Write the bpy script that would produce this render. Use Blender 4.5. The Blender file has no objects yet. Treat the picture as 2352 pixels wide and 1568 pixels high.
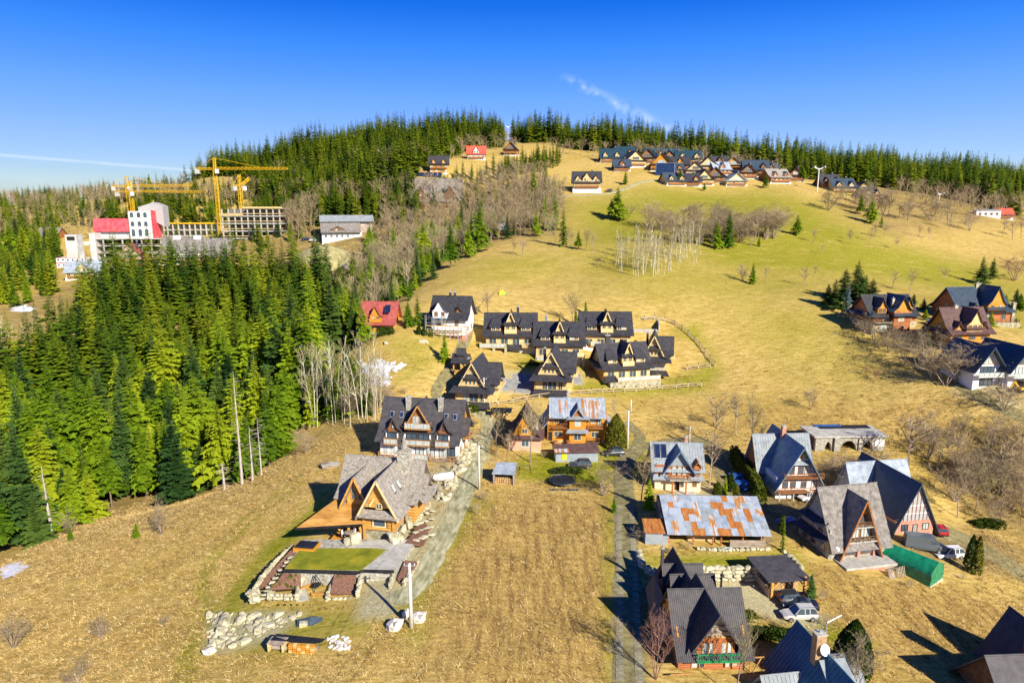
import bpy, bmesh, math, random
import numpy as np
from mathutils import Vector, Matrix
R = math.radians
rng = random.Random(7)
sc = bpy.context.scene
col = sc.collection

# ---------------------------------------------------------------- camera, sky, sun, exposure
CAMZ, PITCH, FPX = 50.0, R(11.3), 1568.0
cam_d = bpy.data.cameras.new('camera'); cam = bpy.data.objects.new('camera', cam_d); col.objects.link(cam)
cam_d.sensor_width = 36.0; cam_d.lens = 24.0; cam_d.clip_start = 1.0; cam_d.clip_end = 20000.0
cam.location = (0, 0, CAMZ); cam.rotation_euler = (R(90) - PITCH, 0, 0)
sc.camera = cam
sc.view_settings.view_transform = 'Standard'; sc.view_settings.look = 'None'
sc.view_settings.gamma = 1.0; sc.view_settings.exposure = 0.68

SUN_EL, SUN_AZ = R(31), R(144)            # azimuth clockwise from +Y
sun_dir = Vector((math.sin(SUN_AZ) * math.cos(SUN_EL), math.cos(SUN_AZ) * math.cos(SUN_EL), math.sin(SUN_EL)))
sun_d = bpy.data.lights.new('sun', 'SUN'); sun_d.energy = 5.0; sun_d.angle = R(0.53); sun_d.color = (1.0, 0.93, 0.80)
sun = bpy.data.objects.new('sun', sun_d); col.objects.link(sun)
sun.rotation_euler = (-sun_dir).to_track_quat('-Z', 'Y').to_euler()

def pixdir(px, py):
    x = (px - 1176.0) / FPX; v = (784.0 - py) / FPX
    cp, sp = math.cos(PITCH), math.sin(PITCH)
    return Vector((x, cp + v * sp, -sp + v * cp))

w = bpy.data.worlds.new('World'); sc.world = w; w.use_nodes = True
nt = w.node_tree; nt.nodes.clear()
def N(t, k, **kw):
    n = t.nodes.new(k)
    for a, b in kw.items(): setattr(n, a, b)
    return n
out = N(nt, 'ShaderNodeOutputWorld'); bg = N(nt, 'ShaderNodeBackground'); bg.inputs['Strength'].default_value = 0.12
sky = N(nt, 'ShaderNodeTexSky', sky_type='NISHITA'); sky.sun_disc = False
sky.sun_elevation = SUN_EL; sky.sun_rotation = SUN_AZ; sky.altitude = 900; sky.air_density = 1.0; sky.dust_density = 0.2; sky.ozone_density = 3.0
tcw = N(nt, 'ShaderNodeTexCoord'); sepw = N(nt, 'ShaderNodeSeparateXYZ')
nt.links.new(tcw.outputs['Generated'], sepw.inputs[0])
# the sky's gradient runs with height alone
xyw = N(nt, 'ShaderNodeMath', operation='MULTIPLY'); nt.links.new(sepw.outputs['Z'], xyw.inputs[0]); nt.links.new(sepw.outputs['Z'], xyw.inputs[1])
one_ = N(nt, 'ShaderNodeMath', operation='SUBTRACT'); one_.inputs[0].default_value = 1.0; nt.links.new(xyw.outputs[0], one_.inputs[1])
rt_ = N(nt, 'ShaderNodeMath', operation='SQRT'); nt.links.new(one_.outputs[0], rt_.inputs[0])
cmbw = N(nt, 'ShaderNodeCombineXYZ'); nt.links.new(rt_.outputs[0], cmbw.inputs['Y']); nt.links.new(sepw.outputs['Z'], cmbw.inputs['Z']); nt.links.new(cmbw.outputs[0], sky.inputs['Vector'])
rampw = N(nt, 'ShaderNodeValToRGB'); cr = rampw.color_ramp
SKYSTOPS = [(0.0, (0.37, 0.40, 0.46)), (0.035, (0.39, 0.44, 0.56)), (0.0895, (0.36, 0.43, 0.72)), (0.142, (0.275, 0.43, 0.84)), (0.205, (0.12, 0.38, 0.84)), (0.2575, (0.03, 0.28, 0.82)), (1.0, (0.02, 0.22, 0.75))]
cr.elements[0].position = 0.0; cr.elements[0].color = (*SKYSTOPS[0][1], 1); cr.elements[1].position = 1.0; cr.elements[1].color = (*SKYSTOPS[-1][1], 1)
for _p, _q in SKYSTOPS[1:-1]: e = cr.elements.new(_p); e.color = (*_q, 1)
nt.links.new(sepw.outputs['Z'], rampw.inputs[0])
mulw = N(nt, 'ShaderNodeMixRGB', blend_type='MULTIPLY'); mulw.inputs[0].default_value = 1.0
nt.links.new(sky.outputs[0], mulw.inputs[1]); nt.links.new(rampw.outputs[0], mulw.inputs[2])
last = mulw.outputs[0]
def math_n(op, a, b=None, c=None, clamp=False):
    n = N(nt, 'ShaderNodeMath', operation=op); n.use_clamp = clamp
    for i, v in enumerate((a, b, c)):
        if v is None: continue
        if isinstance(v, (int, float)): n.inputs[i].default_value = v
        else: nt.links.new(v, n.inputs[i])
    return n.outputs[0]
def dot_n(vec):
    n = N(nt, 'ShaderNodeVectorMath', operation='DOT_PRODUCT'); nt.links.new(tcw.outputs['Generated'], n.inputs[0]); n.inputs[1].default_value = vec
    return n.outputs['Value']
def vapour(pa, pb, width, strength, nscale, lo, hi, flare):
    """a thin trail of cloud in the sky between two directions"""
    global last
    a, b = pixdir(*pa).normalized(), pixdir(*pb).normalized()
    n = a.cross(b).normalized(); t = (b - a).normalized(); mid = (a + b) / 2; L = (b - a).length
    noi = N(nt, 'ShaderNodeTexNoise'); noi.inputs['Scale'].default_value = nscale; noi.inputs['Detail'].default_value = 6
    nt.links.new(tcw.outputs['Generated'], noi.inputs['Vector'])
    off = math_n('SUBTRACT', dot_n(n), math_n('MULTIPLY', math_n('SUBTRACT', noi.outputs['Fac'], 0.5), flare))
    across = math_n('SUBTRACT', 1.0, math_n('DIVIDE', math_n('ABSOLUTE', off), width), clamp=True)
    s = math_n('DIVIDE', math_n('SUBTRACT', dot_n(t), mid.dot(t)), L / 2)
    along = math_n('MULTIPLY', math_n('SUBTRACT', 1.0, math_n('ABSOLUTE', s), clamp=True), 4.0, clamp=True)
    rag = N(nt, 'ShaderNodeMapRange'); rag.inputs[1].default_value = lo; rag.inputs[2].default_value = hi
    nt.links.new(noi.outputs['Fac'], rag.inputs[0])
    f = math_n('MULTIPLY', math_n('MULTIPLY', across, along), math_n('MULTIPLY', rag.outputs[0], strength), clamp=True)
    mx = N(nt, 'ShaderNodeMixRGB', blend_type='MIX'); nt.links.new(f, mx.inputs[0]); nt.links.new(last, mx.inputs[1])
    mx.inputs[2].default_value = (4.6, 5.2, 6.0, 1)
    last = mx.outputs[0]
vapour((-160, 343), (500, 396), 0.0026, 0.42, 30, 0.2, 0.5, 0.002)
vapour((-260, 385), (470, 440), 0.014, 0.18, 14, 0.35, 0.7, 0.01)
vapour((1285, 172), (1560, 305), 0.010, 0.55, 60, 0.40, 0.70, 0.018)
nt.links.new(last, bg.inputs['Color']); nt.links.new(bg.outputs[0], out.inputs['Surface'])

# ---------------------------------------------------------------- materials
MATS = {}
def mat(name, c1, c2=None, scale=2.0, rough=0.8, bump=0.0, metal=0.0, stretch=(1, 1, 1), spec=0.3, c3=None, lo=0.35, hi=0.65, detail=5, objvar=0.0, wave=None, transl=0.0):
    """two- or three-tone procedural material on object coordinates; wave=(axis, per metre, depth) adds ribs or courses as relief"""
    if name in MATS: return MATS[name]
    m = bpy.data.materials.new(name); m.use_nodes = True; t = m.node_tree
    b = t.nodes['Principled BSDF']; b.inputs['Roughness'].default_value = rough; b.inputs['Metallic'].default_value = metal
    b.inputs['Specular IOR Level'].default_value = spec
    tc = N(t, 'ShaderNodeTexCoord'); mp = N(t, 'ShaderNodeMapping'); mp.inputs['Scale'].default_value = stretch
    t.links.new(tc.outputs['Object'], mp.inputs[0])
    no = N(t, 'ShaderNodeTexNoise'); no.inputs['Scale'].default_value = scale; no.inputs['Detail'].default_value = detail; no.inputs['Roughness'].default_value = 0.65
    t.links.new(mp.outputs[0], no.inputs['Vector'])
    rp = N(t, 'ShaderNodeValToRGB'); rp.color_ramp.elements[0].position = lo; rp.color_ramp.elements[1].position = hi
    if c2 is None: c2 = tuple(min(1, v * 1.25 + 0.01) for v in c1); c1 = tuple(v * 0.8 for v in c1)
    rp.color_ramp.elements[0].color = (*c1, 1); rp.color_ramp.elements[1].color = (*c2, 1)
    if c3: q = rp.color_ramp.elements.new((lo + hi) / 2); q.color = (*c3, 1)
    t.links.new(no.outputs['Fac'], rp.inputs[0]); src = rp.outputs[0]
    if objvar:
        oi = N(t, 'ShaderNodeObjectInfo'); hs = N(t, 'ShaderNodeHueSaturation'); mr = N(t, 'ShaderNodeMapRange')
        mr.inputs[3].default_value = 1 - objvar; mr.inputs[4].default_value = 1 + objvar
        t.links.new(oi.outputs['Random'], mr.inputs[0]); t.links.new(mr.outputs[0], hs.inputs['Value']); t.links.new(src, hs.inputs['Color']); src = hs.outputs[0]
    t.links.new(src, b.inputs['Base Color'])
    if bump or wave:
        bp = N(t, 'ShaderNodeBump'); bp.inputs['Strength'].default_value = 0.8; bp.inputs['Distance'].default_value = bump or 0.02
        t.links.new(no.outputs['Fac'], bp.inputs['Height']); nrm = bp.outputs[0]
        if wave:
            wv = N(t, 'ShaderNodeTexWave', bands_direction=wave[0]); wv.inputs['Scale'].default_value = wave[1] / 3.183; wv.inputs['Distortion'].default_value = 0.0
            t.links.new(tc.outputs['Object'], wv.inputs['Vector'])
            b2 = N(t, 'ShaderNodeBump'); b2.inputs['Distance'].default_value = wave[2]; b2.inputs['Strength'].default_value = 1.0
            t.links.new(wv.outputs['Fac'], b2.inputs['Height']); t.links.new(nrm, b2.inputs['Normal']); nrm = b2.outputs[0]
        t.links.new(nrm, b.inputs['Normal'])
    if transl:
        tr = N(t, 'ShaderNodeBsdfTranslucent'); t.links.new(src, tr.inputs[0]); ms = N(t, 'ShaderNodeMixShader'); ms.inputs[0].default_value = transl
        o = t.nodes['Material Output']; t.links.new(b.outputs[0], ms.inputs[1]); t.links.new(tr.outputs[0], ms.inputs[2]); t.links.new(ms.outputs[0], o.inputs['Surface'])
    MATS[name] = m
    return m

# ---------------------------------------------------------------- mesh collector and object helpers
class MB:
    def __init__(s): s.v = []; s.f = []
    def add(s, vs, fs):
        o = len(s.v); s.v += [tuple(v) for v in vs]; s.f += [tuple(i + o for i in f) for f in fs]; return s
    def box(s, x0, x1, y0, y1, z0, z1):
        return s.add([(x0,y0,z0),(x1,y0,z0),(x1,y1,z0),(x0,y1,z0),(x0,y0,z1),(x1,y0,z1),(x1,y1,z1),(x0,y1,z1)],
                     [(0,3,2,1),(4,5,6,7),(0,1,5,4),(1,2,6,5),(2,3,7,6),(3,0,4,7)])
    def slab(s, q, th):
        """a quad (or polygon) given counter-clockwise seen from outside, thickened inwards"""
        q = [Vector(p) for p in q]; n = (q[1] - q[0]).cross(q[2] - q[0]).normalized() * -th
        k = len(q); vs = q + [p + n for p in q]
        fs = [tuple(range(k)), tuple(range(2 * k - 1, k - 1, -1))] + [(i, i + k, (i + 1) % k + k, (i + 1) % k) for i in range(k)]
        return s.add(vs, fs)
    def prism(s, prof, axis, a0, a1):
        """profile [(u,z)...] counter-clockwise in u-right z-up, swept along the other horizontal axis"""
        k = len(prof)
        if axis == 'y': A = [(u, a0, z) for u, z in prof]; B = [(u, a1, z) for u, z in prof]
        else: A = [(a1, u, z) for u, z in prof]; B = [(a0, u, z) for u, z in prof]
        return s.add(A + B, [tuple(range(k)), tuple(range(2 * k - 1, k - 1, -1))] + [(i, i + k, (i + 1) % k + k, (i + 1) % k) for i in range(k)])
    def bar(s, p, q, r, r2=None, n=6, cap=True):
        p, q = Vector(p), Vector(q); d = q - p
        if d.length < 1e-6: return s
        r2 = r if r2 is None else r2; d.normalize()
        u = d.cross(Vector((0, 0, 1)) if abs(d.z) < 0.9 else Vector((1, 0, 0))).normalized(); v = d.cross(u)
        A = [p + (u * math.cos(2*math.pi*i/n) + v * math.sin(2*math.pi*i/n)) * r for i in range(n)]
        B = [q + (u * math.cos(2*math.pi*i/n) + v * math.sin(2*math.pi*i/n)) * r2 for i in range(n)]
        fs = [(i, (i + 1) % n, (i + 1) % n + n, i + n) for i in range(n)]
        if cap: fs += [tuple(range(n - 1, -1, -1)), tuple(range(n, 2 * n))]
        return s.add(A + B, fs)
    def beam(s, p, q, w, h):
        """a square timber from p to q"""
        p, q = Vector(p), Vector(q); d = (q - p).normalized()
        u = d.cross(Vector((0, 0, 1)) if abs(d.z) < 0.95 else Vector((0, 1, 0))).normalized() * w / 2; v = u.cross(d).normalized() * h / 2
        vs = [p - u - v, p + u - v, p + u + v, p - u + v, q - u - v, q + u - v, q + u + v, q - u + v]
        return s.add(vs, [(0,1,2,3),(7,6,5,4),(0,4,5,1),(1,5,6,2),(2,6,7,3),(3,7,4,0)])
    def mesh(s, name, m):
        me = bpy.data.meshes.new(name); me.from_pydata(s.v, [], s.f); me.update()
        if m: me.materials.append(m)
        return me
def link(name, me, parent=None, loc=(0, 0, 0)):
    o = bpy.data.objects.new(name, me); col.objects.link(o); o.location = loc
    if parent: o.parent = parent
    return o
def part(name, mb, m, parent, label=None, smooth=False):
    me = mb.mesh(name, m)
    if smooth: me.polygons.foreach_set('use_smooth', [True] * len(me.polygons))
    o = link(name, me, parent)
    if label: o['label'] = label
    return o
def tag(o, label, cat, group=None):
    o['label'] = label; o['category'] = cat
    if group: o['group'] = group
    return o
def thing(name, loc, rz, label, cat, group=None):
    o = bpy.data.objects.new(name, None); col.objects.link(o); o.location = loc; o.rotation_euler = (0, 0, rz); o.empty_display_size = 0.5
    return tag(o, label, cat, group)
def copy_tree(o, parent=None):
    c = o.copy(); col.objects.link(c)
    if parent: c.parent = parent
    for ch in list(o.children): copy_tree(ch, c)
    return c
def np_mesh(name, V, F, m, smooth=False):
    """mesh from numpy verts (n,3) and faces (k,3 or 4)"""
    me = bpy.data.meshes.new(name); k = F.shape[1]
    me.vertices.add(len(V)); me.vertices.foreach_set('co', V.astype(np.float32).ravel())
    me.loops.add(F.size); me.loops.foreach_set('vertex_index', F.astype(np.int32).ravel())
    me.polygons.add(len(F)); me.polygons.foreach_set('loop_start', np.arange(0, F.size, k, dtype=np.int32)); me.polygons.foreach_set('loop_total', np.full(len(F), k, dtype=np.int32))
    if smooth: me.polygons.foreach_set('use_smooth', np.ones(len(F), dtype=bool))
    me.update(calc_edges=True); me.validate()
    if m: me.materials.append(m)
    return me

# ---------------------------------------------------------------- terrain: heights through surveyed points
def cpz(px, py, z):
    d = pixdir(px, py); t = (z - CAMZ) / d.z; return (d.x * t, d.y * t, z)
def cpy(px, py, Y):
    d = pixdir(px, py); t = Y / d.y; return (d.x * t, Y, CAMZ + d.z * t)
CP = [cpz(*p) for p in [(1176,1568,0),(0,1568,-5),(600,1568,-1.2),(1700,1568,-1),(2352,1568,-5),(942,1440,0),(1200,1300,0),(1430,1250,0),(1430,1080,0),
      (750,1390,-1.2),(880,1245,.4),(960,1085,.5),(400,1400,-4),(200,1450,-5.2),(560,1300,-3),(0,1290,-11),(130,1235,-10),(300,1180,-8.6),(480,1150,-7),(650,1060,-3.5),(800,960,-1),
      (1800,1130,-1.5),(1930,1035,0),(2080,1080,-1),(2300,1100,-5),(2000,1290,-3),(2170,1300,-4),(2340,1250,-8),(2340,1350,-8),(1860,1432,-2.0),(1640,1345,-1.9),(1700,1355,-1.9),(1760,1390,-2),(1640,1400,-1.8),(1620,1286,.1),(1750,1286,0),(1500,1290,.1),(1900,1500,-2),(1640,1260,0),(1327,1030,.8),(2150,1450,-4.5)]]
CP += [cpy(*p) for p in [(160,610,375),(280,600,370),(560,530,400),(50,720,255),(0,810,225),(130,480,520),(0,482,700),(300,458,800),(560,415,650),(500,480,480),(650,440,500),(700,490,430),
      (540,397,620),(750,352,620),(1000,327,610),(1150,322,600),(1200,325,600),(1300,327,590),(1500,352,600),(1800,390,600),(2000,405,620),(2200,420,640),(2352,440,650),
      (1088,367,480),(1172,357,510),(1008,400,430),(928,414,420),(1300,400,450),(1348,440,405),(1440,503,338),(1530,390,455),(1600,427,430),(1800,430,430),(1940,445,430),(2100,475,420),(2290,503,400),(2352,525,390),
      (1500,632,233),(1640,565,285),(1830,537,310),(1728,650,235),(1900,640,245),(2050,620,270),(2275,648,268),(2100,545,335),(1400,702,208),(1250,652,236),(1130,562,288),(1030,622,250),(900,697,212),(1150,690,214),
      (1250,547,305),(1290,480,360),(2050,763,184),(2260,740,192),(2225,795,170),(2270,893,148),(1900,700,205),(1950,830,174),(2150,860,160),(2320,960,140),(1860,940,153),(1600,985,147),(1700,900,163),
      (1165,805,184),(1085,940,154),(1265,912,157),(1280,830,178),(1390,805,188),(1520,865,176),(1020,770,184),(865,770,180),(880,870,160),(740,610,330),(800,552,350),(1000,545,360),(1000,465,410),(1180,475,372),(880,620,300),(1050,585,305)]]
CP += [(-75,138,-15),(-105,150,-18),(-60,165,-11),(-140,200,-13),(-90,205,-8),(-110,275,4),(-65,235,2),(-70,285,13),(-160,130,-18),(-200,180,-8),
       (0,760,88),(-260,780,58),(300,780,78),(600,780,60),(-700,800,38),(0,1300,40),(-800,1500,20),(900,1400,40),(-450,100,-15),(420,60,-25),(-600,450,40),(650,450,40),(0,-80,0),(-200,-80,-8),(200,-80,-6),(200,150,0),(260,250,12)]
CP = np.array(CP); _c = CP[:, :2] / 100.0
def _tk(r2): return np.where(r2 > 0, 0.5 * r2 * np.log(r2 + 1e-12), 0.0)
_n = len(_c); _K = _tk(((_c[:, None] - _c[None]) ** 2).sum(-1)) + 0.02 * np.eye(_n)
_Pm = np.c_[np.ones(_n), _c]; _A = np.block([[_K, _Pm], [_Pm.T, np.zeros((3, 3))]])
_w = np.linalg.solve(_A, np.r_[CP[:, 2], 0, 0, 0])
def zf(x, y):
    x = np.atleast_1d(np.asarray(x, float)); y = np.atleast_1d(np.asarray(y, float)); out = np.empty(x.shape)
    for i in range(0, len(x), 20000):
        q = np.c_[x[i:i+20000], y[i:i+20000]] / 100.0
        out[i:i+20000] = _tk(((q[:, None] - _c[None]) ** 2).sum(-1)) @ _w[:_n] + _w[_n] + q @ _w[_n+1:]
    out += 0.12 * np.sin(x * .41 + 1.3 * np.sin(y * .23)) * np.sin(y * .37 + np.sin(x * .19)) + 0.5 * np.sin(x * .071 + 2) * np.sin(y * .063 + .5) * np.clip((y - 180) / 100, 0, 1)
    return out
def zg(x, y): return float(zf(x, y)[0])
_ts = np.concatenate([np.arange(40, 260, 0.5), np.arange(260, 1000, 1.5)])
def P(px, py, up=0.0, tmin=0.0):
    """the point of the ground seen at a place of the photograph"""
    d = pixdir(px, py); ts = _ts[_ts > tmin]; g = zf(d.x * ts, d.y * ts) - (CAMZ + d.z * ts); k = np.argmax(g > 0)
    if g[k] <= 0: k = int(np.argmin(-g))
    t = ts[k]
    if k > 0 and g[k] > 0: t = ts[k-1] + (ts[k] - ts[k-1]) * (-g[k-1]) / (g[k] - g[k-1])
    return Vector((d.x * t, d.y * t, CAMZ + d.z * t + up))
def mpp(p):
    """metres per photograph pixel at a world point"""
    return (p[1] * math.cos(PITCH) + (CAMZ - p[2]) * math.sin(PITCH)) / FPX
def project(x, y, z):
    """where world points show in the photograph"""
    dz = z - CAMZ; dep = y * math.cos(PITCH) - dz * math.sin(PITCH); up = y * math.sin(PITCH) + dz * math.cos(PITCH)
    return 1176 + FPX * x / dep, 784 - FPX * up / dep
def inside(x, y, poly):
    r = np.zeros(x.shape, bool); k = len(poly)
    for i in range(k):
        (x1, y1), (x2, y2) = poly[i][:2], poly[(i + 1) % k][:2]
        if y1 == y2: continue
        c = (y1 > y) != (y2 > y); r ^= c & (x < (x2 - x1) * (y - y1) / (y2 - y1) + x1)
    return r
def pdist(x, y, line, closed=False):
    """distance from points to a polyline"""
    best = np.full(x.shape, 1e9); k = len(line)
    for i in range(k if closed else k - 1):
        ax, ay = line[i][:2]; bx, by = line[(i + 1) % k][:2]; dx, dy = bx - ax, by - ay; L = dx * dx + dy * dy + 1e-9
        t = np.clip(((x - ax) * dx + (y - ay) * dy) / L, 0, 1); best = np.minimum(best, np.hypot(x - ax - t * dx, y - ay - t * dy))
    return best
def W(pts): return [tuple(P(*p)) for p in pts]
def soft(x, y, poly, edge):
    """1 inside a ground polygon, fading to 0 over an edge in metres"""
    d = pdist(x, y, poly, True); ins = inside(x, y, poly)
    return np.clip(0.5 + np.where(ins, d, -d) / edge / 2, 0, 1)
# ---------------------------------------------------------------- the ground sheet
def axis(parts):
    r = []
    for a, b, s in parts: r += list(np.arange(a, b, s))
    return np.array(r)
gx = axis([(-1500,-500,60),(-500,-220,8),(-220,-120,2.5),(-120,110,0.8),(110,220,2.5),(220,520,8),(520,1560,60)])
gy = axis([(-300,40,20),(40,56,2),(56,200,0.8),(200,320,1.6),(320,660,4),(660,900,12),(900,2500,80)])
GX, GY = np.meshgrid(gx, gy); fx, fy = GX.ravel(), GY.ravel()
fz = zf(fx, fy)
green = np.zeros(len(fx)); gravel = np.zeros(len(fx)); dirt = np.zeros(len(fx)); brown = np.zeros(len(fx)); snowless = 0
def paint(arr, poly, edge, amt): np.maximum(arr, soft(fx, fy, poly, edge) * amt, out=arr)
# young green grass
paint(green, W([(1290,470),(1500,430),(1760,440),(1900,470),(2050,560),(2352,620),(2352,700),(2050,650),(1800,640),(1640,620),(1500,560),(1330,580)]), 22, 0.85)
paint(green, W([(2080,700),(2352,640),(2352,760),(2200,700)]), 8, 0.9)
paint(green, W([(1260,590),(1400,520),(1640,600),(2000,640),(1900,690),(1640,700),(1400,660)]), 18, 0.55)
paint(green, W([(1080,600),(1240,580),(1330,600),(1200,650),(1060,650)]), 10, 0.55)
paint(green, W([(1640,690),(1900,700),(2000,790),(1960,880),(1800,830)]), 14, 0.45)
paint(green, W([(740,1130),(700,1180),(600,1260),(540,1340),(470,1440),(520,1425),(830,1420),(560,1395),(590,1320),(690,1235),(760,1200)]), 2.2, 1.0)
paint(green, W([(460,1390),(840,1400),(860,1440),(640,1500),(480,1470)]), 3, 0.7)
paint(green, W([(1190,1050),(1290,1030),(1480,1010),(1500,1100),(1400,1110),(1300,1110),(1190,1100),(1165,1070)]), 2, 1.0)
paint(green, W([(1470,1275),(1830,1270),(1850,1320),(1600,1318),(1480,1300)]), 1.5, 0.9)
paint(green, W([(1735,1440),(1900,1420),(2000,1480),(1850,1490),(1740,1480)]), 1.5, 1.0)
paint(green, W([(900,780),(1010,780),(1000,850),(920,880)]), 3, 0.5)
paint(green, W([(1340,870),(1600,850),(1640,810),(1550,760),(1600,740),(1660,850),(1620,900),(1300,900),(1190,880),(1200,800),(1330,810)]), 2.5, 0.75)
paint(green, W([(880,1420),(1080,1140),(1130,1150),(1000,1330),(960,1480)]), 2.0, 0.75)
paint(green, W([(1380,1130),(1420,1130),(1410,1568),(1390,1568)]), 1.0, 0.6)
# gravel, stone dust and bare earth
paint(gravel, W([(900,1250),(1000,1060),(1060,1060),(1060,1130),(1000,1240),(930,1330),(900,1420),(820,1420),(830,1330),(890,1310)]), 1.2, 1.0)
paint(gravel, W([(1610,1322),(1780,1330),(1900,1420),(1870,1450),(1740,1410),(1640,1370)]), 1.0, 1.0)
paint(gravel, W([(1110,850),(1330,850),(1340,880),(1200,905),(1130,900)]), 1.2, 0.9)
paint(gravel, W([(480,1425),(600,1402),(700,1410),(640,1460),(520,1500),(470,1490)]), 1.0, 0.9)
paint(gravel, W([(1000,985),(1100,990),(1130,1060),(1080,1060),(1010,1060)]), 1.2, 0.9)
paint(gravel, W([(2200,880),(2352,880),(2352,960),(2200,905)]), 2, 0.8)
paint(gravel, W([(1530,1110),(1690,1110),(1690,1140),(1530,1140)]), 1.0, 0.8)
paint(dirt, W([(1640,1150),(1700,1080),(1760,1120),(1880,1140),(1880,1200),(1780,1230),(1650,1220)]), 2.5, 1.0)
paint(dirt, W([(2060,1200),(2250,1210),(2352,1260),(2352,1330),(2150,1290),(2050,1260)]), 2, 0.9)
paint(dirt, W([(640,600),(800,545),(850,600),(800,650),(660,640)]), 8, 0.5)
paint(dirt, [(-75,300),(-140,330),(-240,360),(-240,395),(-120,400),(-60,360)], 10, 0.8)
paint(dirt, W([(1460,1290),(1500,1400),(1500,1568),(1440,1568),(1440,1350)]), 1.0, 0.6)
paint(dirt, W([(650,560),(700,480),(800,450),(930,432),(1020,440),(1120,430),(1240,420),(1300,470),(1270,540),(1200,545),(1130,556)]) + [(-38,262),(-45,235),(-55,225),(-70,300),(-100,325)], 8, 0.9)
paint(dirt, W([(545,412),(640,486),(800,470),(960,405),(1060,352),(1150,338),(1150,322),(900,335),(700,360)]), 10, 0.9)
paint(dirt, W([(1190,328),(1500,362),(1850,412),(2150,460),(2352,520),(2352,440),(1800,385),(1500,348)]), 10, 0.8)
paint(dirt, W([(1900,470),(2050,540),(2250,520),(2352,510),(2352,450),(2100,440)]), 10, 0.6)
paint(dirt, W([(2130,1040),(2352,960),(2400,1250),(2250,1200),(2180,1100)]), 4, 0.8)
paint(dirt, [(-60,160),(-40,190),(-45,215),(-80,300),(-200,340),(-200,150),(-90,125)], 5, 0.75)   # forest floor
paint(brown, W([(1120,1150),(1400,1150),(1420,1300),(1420,1568),(1000,1568),(1010,1400),(1060,1250)]), 4, 1.0)
paint(brown, W([(1880,1300),(2050,1340),(2200,1350),(2352,1400),(2352,1520),(2000,1500),(1900,1420)]), 3, 0.9)
paint(brown, W([(2000,900),(2352,1000),(2352,1060),(2150,1030),(1980,960),(1700,980),(1500,930)]), 6, 0.6)
paint(brown, W([(0,1400),(300,1420),(380,1568),(0,1568)]), 6, 0.35)
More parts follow.
